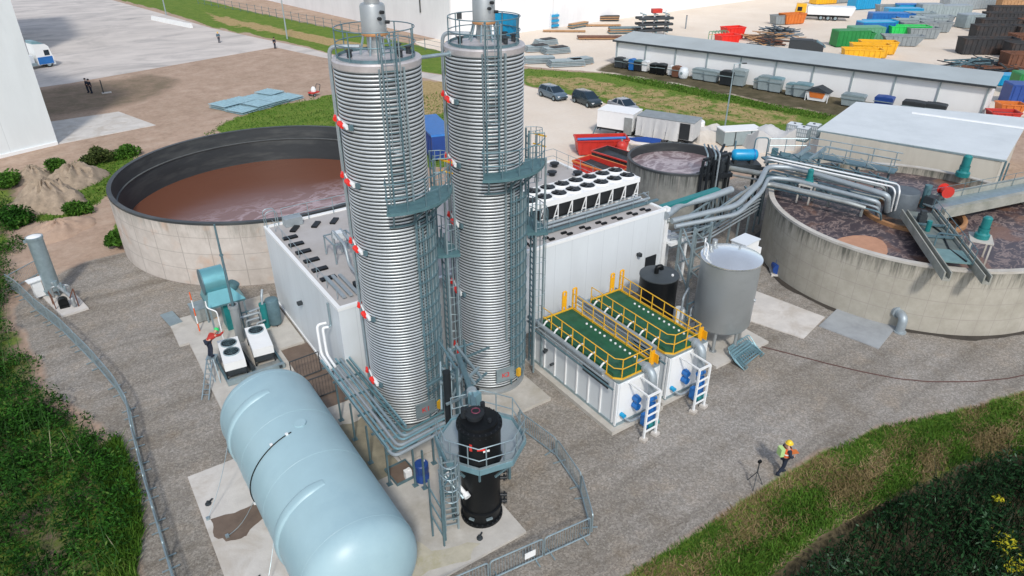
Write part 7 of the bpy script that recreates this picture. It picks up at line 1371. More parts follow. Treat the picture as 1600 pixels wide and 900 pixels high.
# ---- vehicles
def wheel(t, x, y, r=0.33, w=0.22):
    o = part(t, 'wheel', MB().lathe([(r * 0.6, -w / 2), (r, -w / 2 * 0.8), (r, w / 2 * 0.8), (r * 0.6, w / 2)], 20), 'tyre', True); o.location = (x, y, r); o.rotation_euler = (R(90), 0, 0)
    part(o, 'rim', MB().lathe([(0.001, -w * 0.42), (r * 0.6, -w * 0.45), (r * 0.6, w * 0.45), (0.001, w * 0.42)], 16), 'galv', True); return o
def car(label, loc, rz, paint, style='estate'):
    t = thing('parked_car', label, 'car', loc, rz, 'parked cars'); W = 0.9
    # stations along x (front = +x): (x, half width, z bottom, z belt)
    S = [(-2.2, .72, .38, .78), (-2.1, .84, .28, .92), (-1.4, .9, .25, .98), (0, .9, .25, .96), (1.0, .9, .25, .92), (1.7, .86, .26, .82), (2.1, .78, .30, .70), (2.22, .66, .38, .60)]
    mb = MB(); k = 6
    for x, w, z0_, z1_ in S: mb.v += [(x, -w * .92, z0_), (x, -w, (z0_ + z1_) / 2), (x, -w * .9, z1_), (x, w * .9, z1_), (x, w, (z0_ + z1_) / 2), (x, w * .92, z0_)]
    n = len(S)
    for i in range(n - 1):
        for j in range(k): a, b_ = i * k + j, i * k + (j + 1) % k; mb.f.append((a, a + k, b_ + k, b_))
    mb.f += [tuple(range(k)), tuple(range((n - 1) * k + k - 1, (n - 1) * k - 1, -1))]
    part(t, 'body', mb, paint, True, angle=35)
    rear = {'estate': -2.0, 'saloon': -1.55, 'suv': -2.02}[style]; rt_ = {'estate': -1.75, 'saloon': -0.85, 'suv': -1.8}[style]; zt = 1.5 if style == 'suv' else 1.43
    cab = MB(); b = [(rear, .80, .94), (1.15, .80, .90)]; tpp = [(rt_, .62, zt), (0.25, .64, zt + .02)]
    cab.v = [(b[0][0], -b[0][1], b[0][2]), (b[1][0], -b[1][1], b[1][2]), (b[1][0], b[1][1], b[1][2]), (b[0][0], b[0][1], b[0][2]), (tpp[0][0], -tpp[0][1], tpp[0][2]), (tpp[1][0], -tpp[1][1], tpp[1][2]), (tpp[1][0], tpp[1][1], tpp[1][2]), (tpp[0][0], tpp[0][1], tpp[0][2])]
    cab.f = [(0, 1, 5, 4), (1, 2, 6, 5), (2, 3, 7, 6), (3, 0, 4, 7)]
    part(t, 'glasshouse', cab, 'glass'); rf_ = MB().add([(tpp[0][0] - .03, -tpp[0][1] - .02, zt - .03), (tpp[1][0] + .05, -tpp[1][1] - .02, zt - .02), (tpp[1][0] + .05, tpp[1][1] + .02, zt - .02), (tpp[0][0] - .03, tpp[0][1] + .02, zt - .03), (tpp[0][0] + .1, -tpp[0][1] + .1, zt + .05), (tpp[1][0] - .15, -tpp[1][1] + .1, zt + .06), (tpp[1][0] - .15, tpp[1][1] - .1, zt + .06), (tpp[0][0] + .1, tpp[0][1] - .1, zt + .05)], [(0, 1, 5, 4), (1, 2, 6, 5), (2, 3, 7, 6), (3, 0, 4, 7), (4, 5, 6, 7), (0, 3, 2, 1)])
    part(t, 'roof', rf_, paint, True)
    pl = MB()
    for s_ in (-1, 1):
        pl.bar((1.15, .8 * s_, .91), (.25, .65 * s_, zt), 0.06); pl.bar((rear, .8 * s_, .95), (rt_, .63 * s_, zt - .02), 0.1); pl.bar((-.25, .815 * s_, .93), (-.3, .655 * s_, zt - .01), 0.08)
    part(t, 'pillar', pl, paint)
    for s_ in (-1, 1): part(t, 'headlight', MB().box((2.08, .6 * s_, .62), (.2, .26, .14), 0.25 * -s_), 'white_paint'); part(t, 'tail_light', MB().box((-2.16, .66 * s_, .82), (.1, .16, .16)), 'red_bright'); part(t, 'mirror', MB().box((.85, .96 * s_, .98), (.12, .16, .12)), paint)
    part(t, 'grille', MB().bx(2.16, 2.235, -.42, .42, .42, .56), 'dark')
    for x in (-1.35, 1.38):
        for y in (-.84, .84): wheel(t, x, y)
    return t
def yaw_of(p, q): a, b_ = G(*p), G(*q); return math.atan2(b_[1] - a[1], b_[0] - a[0])
car('blue grey estate car at the left end of the three on the verge', (*G(864, 153), 0), R(-92), 'car_blue', 'estate')
car('dark estate car in the middle of the three on the verge', (*G(917, 163), 0), R(-95), 'car_dark', 'suv')
car('silver saloon at the right end of the three, half behind the trailer', (*G(974, 174), 0), R(-95), 'car_silver', 'saloon')
# lorry at the left warehouse
t = thing('lorry', 'white and blue lorry driving out from behind the left warehouse', 'lorry', (*G(70, 104), 0), R(18))
cb = MB().prof([(-1.1, 0.5), (1.05, 0.5), (1.15, 1.4), (0.85, 2.9), (0.5, 3.25), (-1.1, 3.4)], -1.2, 1.2); part(t, 'cab', cb, 'white_paint')
part(t, 'windscreen', MB().prof([(1.155, 1.65), (1.17, 1.65), (0.96, 2.6), (0.945, 2.6)], -1.05, 1.05), 'glass'); part(t, 'side_stripe', MB().bx(-1.0, 1.0, -1.23, -1.201, 0.55, 1.55), 'blue'); part(t, 'side_window', MB().bx(0.05, 0.75, -1.225, -1.201, 1.7, 2.45), 'glass'); part(t, 'roof_fairing', MB().prof([(-1.1, 3.4), (0.4, 3.28), (-0.4, 3.75), (-1.1, 3.8)], -1.1, 1.1), 'turq'); part(t, 'bumper', MB().bx(0.9, 1.2, -1.2, 1.2, 0.35, 0.75), 'white'); part(t, 'grille', MB().bx(1.16, 1.22, -0.8, 0.8, 0.8, 1.3), 'black')
for s_ in (-1, 1): part(t, 'headlight', MB().box((1.2, 0.95 * s_, 0.72), (0.06, 0.3, 0.16)), 'inox')
part(t, 'trailer_body', MB().bx(-7.5, -1.5, -1.25, 1.25, 0.7, 1.9), 'white'); part(t, 'chassis', MB().bx(-7.5, 0.6, -0.5, 0.5, 0.45, 0.7), 'dark'); part(t, 'side_tank', MB().bx(-3.5, -1.3, -1.3, -1.251, 0.5, 0.9), 'galv')
for x in (0.3, -2.4, -5.5, -6.7):
    for y in (-1.05, 1.05): wheel(t, x, y, 0.48, 0.3)
# white trailers in front of the cars
tv = Vector((*G(1085, 193, 2.7), 0)) - Vector((*G(934, 171, 2.7), 0)); tang = math.atan2(tv.y, tv.x); tl_ = tv.length; tb_ = G(934, 171, 2.7)
def trailer(label, s0, s1, m_side, m_roof, ragged=False):
    d = tv.normalized(); c = Vector((*tb_, 0)) + d * s0; L = s1 - s0
    t = thing('box_trailer', label, 'trailer', (c.x, c.y, 0), tang); w = 2.45
    part(t, 'box', MB().bx(0, L, 0, w, 0.95, 2.65), m_side); part(t, 'roof', MB().bx(-0.03, L + 0.03, -0.03, w + 0.03, 2.651, 2.72), m_roof); part(t, 'chassis', MB().bx(0.1, L - 0.1, 0.5, 1.95, 0.6, 0.95), 'dark'); part(t, 'bumper', MB().bx(-0.05, 0.0, 0.2, w - 0.2, 0.6, 0.9), 'dark')
    for x in (L * 0.62, L * 0.8):
        for y in (0.2, w - 0.2): wheel(t, x, y, 0.42, 0.28)
    return t, L
t, L = trailer('white box trailer in front of the silver car', 0, 3.9, 'white_paint', 'white_paint'); part(t, 'landing_leg', MB().bar((-0.5, 0.3, 0), (-0.1, 0.4, 1.2), 0.12).bar((-0.5, 2.0, 0), (-0.1, 2.0, 1.2), 0.12), 'galv_dark'); part(t, 'rear_panel', MB().bx(L - 0.9, L - 0.05, -0.08, -0.001, 0.6, 2.3), 'pipe_old')
t, L = trailer('long trailer with sagging grey canvas side behind the small grey tank', 4.3, tl_, 'canvas', 'grey_skip')
cv = MB(); n = 24; vs_ = []
for i in range(n + 1):
    x = 0.05 + (L - 1.5) * i / n
    for j, z in enumerate((2.62, 2.1, 1.5, 0.75)): vs_.append((x + 0.08 * j * math.sin(i * 0.9), -0.06 - 0.28 * (j / 3) * (0.6 + 0.4 * math.sin(i * 1.7 + j)) , z))
fs = [(4 * i + j, 4 * i + j + 1, 4 * i + j + 5, 4 * i + j + 4) for i in range(n) for j in range(3)]; cv.add(vs_, fs); part(t, 'canvas_curtain', cv, 'canvas', True); part(t, 'dark_opening', MB().bx(L - 1.35, L - 0.35, -0.05, -0.001, 1.0, 2.55), 'black_steel')
single('dish_cover', MB().lathe([(0.8, 0), (0.8, 0.5), (0.7, 0.62), (0.001, 0.66)], 20), M['white_paint'], 'white round cover behind the end of the canvas trailer', 'cover', (*G(1090, 190, 0.5), 0.0))

# ---- skips and containers: open boxes with sloping ends
def skip(label, loc, rz, L, W, H, m, taper=0.5, fill=None, group='skips in the far yard', name='skip', ribs=True, rail=None):
    t = thing(name, label, 'skip', (*loc, 0), rz, group)
    a, b_ = L / 2, W / 2; k = taper; th = 0.07
    bot = [(-a + k, -b_ * .92), (a - k, -b_ * .92), (a - k, b_ * .92), (-a + k, b_ * .92)]; top = [(-a, -b_), (a, -b_), (a, b_), (-a, b_)]; ti = [(-a + th, -b_ + th), (a - th, -b_ + th), (a - th, b_ - th), (-a + th, b_ - th)]; bi = [(x * .97, y * .94) for x, y in bot]
    mb = MB().add([(x, y, .12) for x, y in bot] + [(x, y, H) for x, y in top] + [(x, y, H) for x, y in ti] + [(x, y, .25) for x, y in bi],
        [(3, 2, 1, 0)] + [(i, (i + 1) % 4, 4 + (i + 1) % 4, 4 + i) for i in range(4)] + [(4 + i, 4 + (i + 1) % 4, 8 + (i + 1) % 4, 8 + i) for i in range(4)] + [(8 + i, 8 + (i + 1) % 4, 12 + (i + 1) % 4, 12 + i) for i in range(4)] + [(12, 13, 14, 15)])
    part(t, 'hull', mb, m)
    rm_ = MB()
    for i in range(4): rm_.bar((*top[i], H - .05), (*top[(i + 1) % 4], H - .05), 0.14, 0.12)
    part(t, 'rim', rm_, rail or m)
    if ribs:
        rb = MB()
        for s_ in (-1, 1):
            for x in np.arange(-a + k + .3, a - k, 0.75): rb.bar((x, (b_ * .92 + .03) * s_, .15), (x, (b_ + .03) * s_, H - .1), 0.09, 0.07)
        part(t, 'rib', rb, m)
    part(t, 'skid_rail', MB().bx(-a + k, a - k, -.5, -.35, 0, .119).bx(-a + k, a - k, .35, .5, 0, .119), 'dark')
    if fill: part(t, 'contents', MB().add([(x * .9, y * .9, H * .72 + random.uniform(-.12, .12)) for x, y in ti] + [(0, 0, H * .9)], [(0, 1, 4), (1, 2, 4), (2, 3, 4), (3, 0, 4)]), fill)
    return t
def hook_lift(label, loc, rz, L, W, H, m, lid=None, group='closed containers', cat='container', name='waste_container'):
    t = thing(name, label, cat, (*loc, 0), rz, group)
    part(t, 'body', MB().bx(-L / 2, L / 2, -W / 2, W / 2, .15, H), m); part(t, 'lid', MB().prof([(-L / 2 - .04, H + .001), (L / 2 + .04, H + .001), (L / 2 - .1, H + .16), (-L / 2 + .1, H + .16)], -W / 2 - .04, W / 2 + .04), lid or m)
    rb = MB()
    for s_ in (-1, 1):
        for x in np.arange(-L / 2 + .3, L / 2, .7): rb.bx(x - .05, x + .05, (W / 2 if s_ > 0 else -W / 2 - .06), (W / 2 + .06 if s_ > 0 else -W / 2), .2, H - .02)
    part(t, 'rib', rb, m); part(t, 'skid_rail', MB().bx(-L / 2, L / 2, -.5, -.35, 0, .149).bx(-L / 2, L / 2, .35, .5, 0, .149), 'dark'); return t
# near yard behind the small tank
ra = math.atan2(-0.96, 0.28)
skip('long red open skip with blue edge nearest the white trailer', G(938, 238), yaw_of((895, 247), (980, 245)), 5.0, 2.2, 1.5, 'red', 0.25, None, 'red skips behind the small tank', rail='red')
skip('red framed open skip full of dark waste, nearest the fan row', G(939, 256, 1.4), yaw_of((900, 253), (955, 271)), 4.6, 2.3, 1.4, 'red', 0.12, 'rust_dark', 'red skips behind the small tank', rail='orange')
skip('dark open skip with red rim between the red skip and the small tank', G(967, 240, 1.4), yaw_of((900, 253), (955, 271)), 4.6, 2.3, 1.4, 'rust_dark', 0.15, 'dark', 'red skips behind the small tank', rail='red')
single('skip_cover', MB().tube([(-2.3, 0, 0), (2.3, 0, 0.05)], 0.14, 12), M['blue'], 'rolled blue cover lying on the far edge of the long red skip', 'cover', (*G(940, 217, 1.62), 1.62), yaw_of((895, 247), (980, 245)), smooth=True)
t = thing('gas_bottle', 'pinkish red cylinder beside the long red skip', 'cylinder', (*G(971, 232, 0.9), 0)); part(t, 'bottle', MB().lathe([(0.001, 0), (0.5, 0.0), (0.5, 1.2), (0.42, 1.45), (0.2, 1.6), (0.001, 1.62)], 20), 'red', True); part(t, 'neck', MB().cyl((0, 0, 1.6), (0, 0, 1.8), 0.09, n=10), 'galv')
t = thing('flat_boat_cover', 'dark blue pointed cover on a white frame behind the small tank', 'cover', (*G(1005, 218, 1.2), 0.0), R(-55)); part(t, 'frame', MB().bx(-1.6, 1.6, -0.7, 0.7, 0.9, 1.15).bx(-1.5, -1.3, -0.5, 0.5, 0, 0.9).bx(1.3, 1.5, -0.5, 0.5, 0, 0.9), 'white_paint'); part(t, 'cover', MB().add([(-1.7, 0, 1.2), (-0.6, -0.75, 1.18), (1.7, -0.75, 1.18), (1.7, 0.75, 1.18), (-0.6, 0.75, 1.18), (0.2, 0, 1.5), (1.7, 0, 1.45)], [(0, 1, 5), (1, 2, 6, 5), (5, 6, 3, 4), (0, 5, 4), (2, 3, 6), (0, 4, 3, 2, 1)]), 'navy')
hook_lift('dark blue closed container between the two towers', (30.6, 58.3), R(-103), 7.2, 2.4, 2.35, 'navy', 'blue')
single('white_board', MB().bx(-1.0, 1.0, -0.05, 0.05, 0, 1.6), M['white_paint'], 'white board leaning behind the blue container', 'board', (32.0, 63.6, 0.0), -0.5)
for i in range(3):
    px, py = ((1238, 213), (1252, 219), (1268, 214))[i]; t = thing('storage_tote', ['pale plastic tank cage, left one of three by the cream annexe', 'pale plastic tank cage, middle and front one of three by the cream annexe', 'pale plastic tank cage, right one of three by the cream annexe'][i], 'tank', (*G(px, py), 0), 0.3, 'caged plastic tanks')
    part(t, 'bottle', MB().prism([(-.58, -.5), (-.5, -.58), (.5, -.58), (.58, -.5), (.58, .5), (.5, .58), (-.5, .58), (-.58, .5)], .16, 1.35), 'white'); part(t, 'pallet', MB().bx(-.62, .62, -.62, .62, 0, .159), 'galv_dark'); part(t, 'cap', MB().cyl((0, 0, 1.35), (0, 0, 1.42), .12, n=12), 'dark'); cg = MB()
    for k in range(7):
        x = -.6 + .2 * k; cg.bar((x, -.62, .16), (x, -.62, 1.3), .025); cg.bar((x, .62, .16), (x, .62, 1.3), .025); cg.bar((-.62, x, .16), (-.62, x, 1.3), .025); cg.bar((.62, x, .16), (.62, x, 1.3), .025)
    for z in (.5, .9, 1.3):
        for a, b_ in (((-.62, -.62), (.62, -.62)), ((.62, -.62), (.62, .62)), ((.62, .62), (-.62, .62)), ((-.62, .62), (-.62, -.62))): cg.bar((*a, z), (*b_, z), .025)
    part(t, 'cage', cg, 'galv')
def sheeted(label, loc, rz, L, W, H, m='white', seed=0):
    r_ = np.random.default_rng(seed); mb = MB(); n, k = 14, 8; vs_ = []
    for i in range(n + 1):
        for j in range(k + 1):
            u, v_ = i / n, j / k; e = min(u, 1 - u, v_, 1 - v_); z = H * min(1, e * 14) ** 0.6 * (0.85 + 0.25 * math.sin(7 * u + seed) * math.sin(5 * v_ + seed)) + (r_.normal(0, 0.04) if e > 0 else -0.02)
            vs_.append(((u - .5) * L, (v_ - .5) * W, z))
    fs = [(i * (k + 1) + j, (i + 1) * (k + 1) + j, (i + 1) * (k + 1) + j + 1, i * (k + 1) + j + 1) for i in range(n) for j in range(k)]
    mb.add(vs_, fs); return single('covered_pile', mb, M[m], label, 'pile', (*loc, 0), rz, 'covered piles behind the pipes', True)
sheeted('pile under white sheet just left of the caged tanks', G(1200, 230), -0.4, 4.6, 3.0, 1.9, 'canvas', 1)
t = thing('storage_crate', 'long pale grey equipment crate behind the cyan vessel', 'crate', (*G(1152, 224), 0), -0.4); part(t, 'box', MB().bx(-2.0, 2.0, -0.9, 0.9, 0.12, 1.5), 'grey_bin'); part(t, 'lid', MB().bx(-2.06, 2.06, -0.96, 0.96, 1.501, 1.6), 'white_paint'); part(t, 'skids', MB().bx(-1.8, -1.6, -0.9, 0.9, 0, 0.119).bx(1.6, 1.8, -0.9, 0.9, 0, 0.119), 'timber'); part(t, 'strap', MB().bx(-0.9, -0.8, -0.93, -0.901, 0.12, 1.5).bx(0.8, 0.9, -0.93, -0.901, 0.12, 1.5), 'dark')
sheeted('low pale sacks piled beside the canvas trailer', G(1108, 218), -0.4, 3.6, 2.2, 1.3, 'conc_pale', 3)
t = thing('lamp_post', 'slim grey lamp post standing on the verge before the long shed', 'lamp post', (60.3, 47.5, 0)); part(t, 'pole', MB().cyl((0, 0, 0), (0, 0, 6.6), 0.09, 0.05, n=10), 'galv', True); part(t, 'arm', MB().tube([(0, 0, 6.5), (0.4, -0.2, 6.65), (0.8, -0.4, 6.65)], 0.035, 8), 'galv', True); part(t, 'lamp_head', MB().box((0.95, -0.48, 6.63), (0.5, 0.2, 0.1), -0.46), 'dark')
for px, py, h_, lab in ((260, 24, 9.0, 'tall pale lamp post on the verge at the top left'), (449, 61, 10.0, 'tall pale lamp post on the verge nearer the first tower')):
    t = thing('lamp_post', lab, 'lamp post', (*G(px, py), 0)); part(t, 'pole', MB().cyl((0, 0, 0), (0, 0, h_), 0.14, 0.07, n=10), 'grey_bin', True); part(t, 'arm', MB().bar((0, 0, h_), (1.2, -0.4, h_ + 0.1), 0.08), 'grey_bin'); part(t, 'lamp_head', MB().box((1.5, -0.5, h_ + 0.1), (0.8, 0.3, 0.14), -0.3), 'dark')
# wire fence along the huge hall
t = thing('wire_fence', 'light wire fence running along the foot of the huge white hall', 'fence', (0, 0, 0)); fp = PX((310, 6), (400, 22), (520, 46), (640, 73), (690, 84)); rails = MB()
for z in (0.3, 1.0, 1.7): rails.tube([(x, y, z) for x, y in fp], 0.025, 4)
part(t, 'wire', rails, 'galv_dark'); P_ = [Vector((*p, 0)) for p in fp]; pm_ = MB().bar((0, 0, 0), (0, 0, 1.9), 0.08).mesh('post', M['galv_dark'])
for a, b_ in zip(P_[:-1], P_[1:]):
    n = max(1, int((b_ - a).length / 3.0))
    for k in range(n): o = bpy.data.objects.new('post', pm_); COL.objects.link(o); o.parent = t; o.location = a + (b_ - a) * k / n
for i in range(5):
    a = Vector((*G(238, 31), 0)); b_ = Vector((*G(300, 44), 0)); c = a + (b_ - a) * (i + 0.5) / 5; d = b_ - a
    single('barrier_block', MB().prof([(-0.3, 0), (0.3, 0), (0.12, 0.8), (-0.12, 0.8)], -d.length / 10 + 0.1, d.length / 10 - 0.1), M['white_paint'], 'white concrete block in the short row at the edge of the far asphalt', 'barrier', (c.x, c.y, 0.02), math.atan2(d.y, d.x) - PI / 2, 'white concrete barrier blocks')
# stacks of fence mats on the soil
def mesh_sheet(lenx, leny, z):
    mb = MB()
    for k in range(int(leny / 0.4) + 1): mb.bar((0, 0.4 * k, z), (lenx, 0.4 * k, z), 0.05, 0.03)
    for k in range(int(lenx / 0.55) + 1): mb.bar((0.55 * k, 0, z + 0.02), (0.55 * k, leny, z + 0.02), 0.04, 0.03)
    return mb.bx(0, lenx, 0, leny, z - 0.06, z - 0.03)
M['pale_blue'] = mat('pale_blue_steel', (0.40, 0.575, 0.63), 0.5, 0.2, 0.15, 3)
a0 = Vector((*G(356, 170), 0)); dirx = Vector((*G(484, 152), 0)) - Vector((*G(382, 181), 0)); dx_ = dirx.normalized(); ang = math.atan2(dx_.y, dx_.x); dy_ = Vector((-dx_.y, dx_.x, 0)); o_ = Vector((*G(380, 181), 0)); k = 0
for row in range(2):
    for i in range(4):
        for lev in range(3 if (row + i) % 3 else 2):
            c = o_ + dx_ * (i * 2.35 + 0.2 * random.random()) + dy_ * (row * 3.1 + 0.2 * random.random()); sh = mesh_sheet(2.2, 2.9, 0.1)
            single('fence_panel', sh, M['pale_blue'], 'pale blue mesh fence panel stacked on the soil behind the brown tank', 'fence panel', (c.x, c.y, 0.02 + 0.2 * lev), ang + random.uniform(-.05, .05), 'fence panels stacked on the soil')
t = thing('hand_cart', 'small red and white cart at the end of the pale blue panels', 'cart', (*G(491, 150), 0), 0.4); part(t, 'bed', MB().bx(-0.6, 0.6, -0.4, 0.4, 0.4, 0.55), 'red'); part(t, 'handle', MB().tube(bend([(0.6, -0.35, 0.5), (0.9, -0.35, 1.3), (0.9, 0.35, 1.3), (0.6, 0.35, 0.5)], 0.1), 0.04, 8), 'dark'); part(t, 'sack', MB().lathe([(0.001, 0.56), (0.3, 0.56), (0.33, 0.8), (0.2, 1.1), (0.001, 1.2)], 14), 'white_paint', True)
for s_ in (-1, 1): wheel(t, -0.3, 0.42 * s_, 0.2, 0.1)
# galvanised grating bundles by the yard entrance
for i, (px, py, w_, lab) in enumerate([(842, 98, 5.0, 'flat bundle of galvanised gratings nearest the verge'), (884, 103, 5.5, 'pale bundle of galvanised gratings at the right, nearest the grass'), (838, 80, 4.0, 'dark topped bundle of gratings at the back left'), (868, 83, 4.5, 'bundle of gratings in the middle of the yard entrance'), (852, 70, 4.0, 'small stack of gratings farthest back by the tower'), (905, 100, 4.0, 'end bundle of gratings beside the shed path')]):
    t = thing('grating_bundle', lab, 'bundle', (*G(px, py), 0), R(-25 + 4 * i), 'grating bundles')
    for k in range(4): part(t, 'grating', MB().bx(-w_ / 2 + .1 * k, w_ / 2 - .08 * k, -1.1, 1.1 - .1 * k, 0.12 + .22 * k, 0.28 + .22 * k), 'galv' if k % 2 else 'pipe')
    part(t, 'bearer', MB().bx(-w_ / 2 + .3, -w_ / 2 + .5, -1.1, 1.1, 0, .119).bx(w_ / 2 - .5, w_ / 2 - .3, -1.1, 1.1, 0, .119), 'timber')
    if i in (2, 3, 4): part(t, 'sheet', MB().box((0.5, 0, 1.0), (w_ * .6, 1.6, .06), 0.2), 'rust_dark')

# ---- bins along the long shed
SA = math.atan2(su.y, su.x)
def bin4(label, px, py, L, W, H, m, lid='dark', dome=False):
    t = thing('waste_bin', label, 'bin', (*G(px, py), 0), SA, 'bins along the long shed')
    mb = MB().add([(-L * .42, -W * .4, .15), (L * .42, -W * .4, .15), (L * .42, W * .4, .15), (-L * .42, W * .4, .15), (-L / 2, -W / 2, H), (L / 2, -W / 2, H), (L / 2, W / 2, H), (-L / 2, W / 2, H)], [(3, 2, 1, 0), (4, 5, 6, 7), (0, 1, 5, 4), (1, 2, 6, 5), (2, 3, 7, 6), (3, 0, 4, 7)]); part(t, 'body', mb, m)
    part(t, 'lid', MB().prof([(-L / 2 - .03, H + .001), (L / 2 + .03, H + .001), (L / 2 - .1, H + .14), (0, H + .2), (-L / 2 + .1, H + .14)], -W / 2 - .03, W / 2 + .03), lid)
    part(t, 'lifting_bar', MB().bx(-L / 2 - .08, L / 2 + .08, -W / 2 - .05, -W / 2 - .001, H * .72, H * .78), 'galv')
    for i in (-1, 1):
        for j in (-1, 1): part(t, 'castor', MB().cyl((L * .38 * i, W * .36 * j - .05, .09), (L * .38 * i, W * .36 * j + .05, .09), .09, n=10), 'black')
    return t
bins = [(968, 105, 1.4, 1.0, 1.35, 'dark', 'dark', 'black bin at the left corner of the long shed'), (977, 106, 0.7, 0.8, 1.2, 'dark', 'grey_bin', 'narrow black bin second from the left of the long shed'), (987, 109, 0.8, 0.9, 1.5, 'blue', 'blue', 'bright blue bin between two dark ones by the shed'), (997, 110, 1.2, 1.0, 1.4, 'black_steel', 'teal', 'dark bin just right of the bright blue bin'), (1008, 111, 0.9, 0.9, 1.4, 'white_paint', 'white', 'white bin right of the bright blue bin group'),
        (1021, 114, 1.0, 1.0, 1.3, 'black', 'dark', 'black bin, left one of the close pair by the shed'), (1033, 116, 1.3, 1.0, 1.4, 'black', 'dark', 'black bin, right one of the close pair by the shed'), (1056, 120, 1.1, 0.9, 1.4, 'rust', 'rust', 'brown bin between a white and a round silver one'), (1047, 117, 0.6, 0.8, 1.2, 'white_paint', 'white', 'narrow white bin left of the brown bin'),
        (1094, 124, 2.2, 1.1, 1.4, 'grey_bin', 'galv', 'long low grey bin, left of the touching pair'), (1111, 127, 2.0, 1.1, 1.4, 'grey_bin', 'galv', 'long low grey bin, right of the touching pair'), (1135, 132, 1.8, 1.3, 1.7, 'black_steel', 'black_steel', 'big black bin behind the slim lamp post'), (1153, 133, 1.9, 1.3, 2.0, 'grey_bin', 'grey_bin', 'tall grey bin right of the big black bin'),
        (1182, 138, 0.8, 0.9, 1.3, 'pipe_old', 'galv', 'small grey bin left of two tall grey ones'), (1194, 140, 1.7, 1.2, 1.7, 'grey_bin', 'galv', 'tall grey bin, left of two matching ones'), (1211, 143, 1.6, 1.2, 1.7, 'grey_bin', 'turq', 'tall grey bin, right of two matching ones'), (1235, 148, 1.3, 1.0, 1.4, 'grey_bin', 'turq', 'pale grey bin left of the flared grey skip'), (1252, 151, 2.0, 1.4, 1.6, 'grey_bin', 'turq', 'flared grey bin left of the orange fronted one'), (1331, 165, 2.6, 1.5, 1.3, 'grey_bin', 'galv', 'wide flared grey bin near the annexe roof')]
for px, py, L, W, H, m, lid, lab in bins: bin4(lab, px, py + 1.2, L, W, H, m, lid)
t = thing('round_bin', 'round silver bin next to the brown bin by the shed', 'bin', (*G(1067, 122.5), 0), SA, 'bins along the long shed'); part(t, 'body', MB().lathe([(0.55, 0.1), (0.72, 0.5), (0.72, 1.0), (0.5, 1.45), (0.001, 1.55)], 24), 'white', True); part(t, 'hatch', MB().cyl((0, -0.6, 0.8), (0, -0.75, 0.8), 0.2, n=14), 'galv', True); part(t, 'base', MB().lathe([(0.5, 0), (0.5, 0.1)], 20), 'dark')
t = thing('cardboard_skip', 'white skip with dark pitched lid and orange contents by the shed', 'skip', (*G(1277, 157), 0), SA); part(t, 'body', MB().add([(-1.0, -.7, .1), (1.0, -.7, .1), (1.0, .7, .1), (-1.0, .7, .1), (-1.35, -.8, 1.15), (1.35, -.8, 1.15), (1.35, .8, 1.15), (-1.35, .8, 1.15)], [(3, 2, 1, 0), (0, 1, 5, 4), (1, 2, 6, 5), (2, 3, 7, 6), (3, 0, 4, 7), (4, 5, 6, 7)]), 'white_paint'); part(t, 'orange_front', MB().add([(-.75, -.80, .45), (.75, -.80, .45), (.95, -.83, 1.1), (-.95, -.83, 1.1), (-.75, -.74, .45), (.75, -.74, .45), (.95, -.76, 1.1), (-.95, -.76, 1.1)], [(0, 1, 2, 3), (7, 6, 5, 4), (0, 4, 5, 1), (1, 5, 6, 2), (2, 6, 7, 3), (3, 7, 4, 0)]), 'orange'); part(t, 'lid', MB().prof([(-1.45, 1.16), (1.45, 1.16), (0, 1.75)], -.95, .95), 'dark'); part(t, 'post', MB().bar((1.3, -.7, 0), (1.3, -.7, 1.2), .08).bar((-1.3, -.7, 0), (-1.3, -.7, 1.2), .08), 'white_paint')
for px, py, L, m, lab in ((1378, 172, 2.0, 'navy', 'blue lidded bin showing just above the annexe roof'), (1424, 180, 2.4, 'dark', 'dark bin above the annexe roof, left of two'), (1457, 184, 2.2, 'dark', 'dark bin above the annexe roof, right of two')): bin4(lab, px, py, L, 1.3, 1.45, m, m)

# ---- far yard: skips and stacks
YA = yaw_of((1310, 96), (1375, 98))
f_green = G(1330, 69)
skip('yellow skip in front, with red marked side, nearest the shed', G(1343, 97), YA, 5.6, 2.2, 2.0, 'yellow_skip', 0.35, None, 'yellow skips beyond the shed')
skip('yellow skip in the middle of three beyond the shed', G(1355, 89), YA, 5.6, 2.2, 2.0, 'yellow_skip', 0.35, None, 'yellow skips beyond the shed')
skip('yellow skip at the back of three beyond the shed', G(1368, 84), YA, 5.6, 2.2, 2.0, 'yellow_skip', 0.35, None, 'yellow skips beyond the shed')
GA = yaw_of((1313, 76), (1350, 70)) 
hook_lift('dark green container with open top at the front left of the green row', G(1325, 72), YA + 0.25, 5.6, 2.5, 2.5, 'green', 'green', 'containers in the coloured row')
hook_lift('pale green container behind the dark green one', G(1349, 64), YA + 0.25, 5.8, 2.5, 2.3, 'green_pale', 'green_pale', 'containers in the coloured row')
hook_lift('deep blue container behind the pale green one', G(1364, 56), YA + 0.25, 6.2, 2.5, 2.4, 'blue', 'cyan', 'containers in the coloured row')
hook_lift('bright blue container in the middle of the coloured row', G(1384, 40), YA + 0.1, 7.0, 2.5, 2.3, 'blue', 'blue', 'containers in the coloured row')
hook_lift('cyan container farther back in the coloured row', G(1408, 31), YA + 0.1, 7.0, 2.5, 2.2, 'cyan', 'cyan', 'containers in the coloured row')
hook_lift('cyan container with dark stripes at the very back of the row', G(1424, 24), YA + 0.1, 7.0, 2.5, 2.2, 'cyan', 'blue', 'containers in the coloured row')
skip('grey flared skip in front of the bright green one', G(1407, 71), YA, 6.6, 2.4, 1.7, 'grey_skip', 1.2, None, 'grey skips in the far yard')
skip('bright lime green skip behind the grey flared one', G(1416, 58), YA + 0.1, 7.0, 2.4, 2.0, 'green_lime', 0.4, None, 'coloured skips in the far yard')
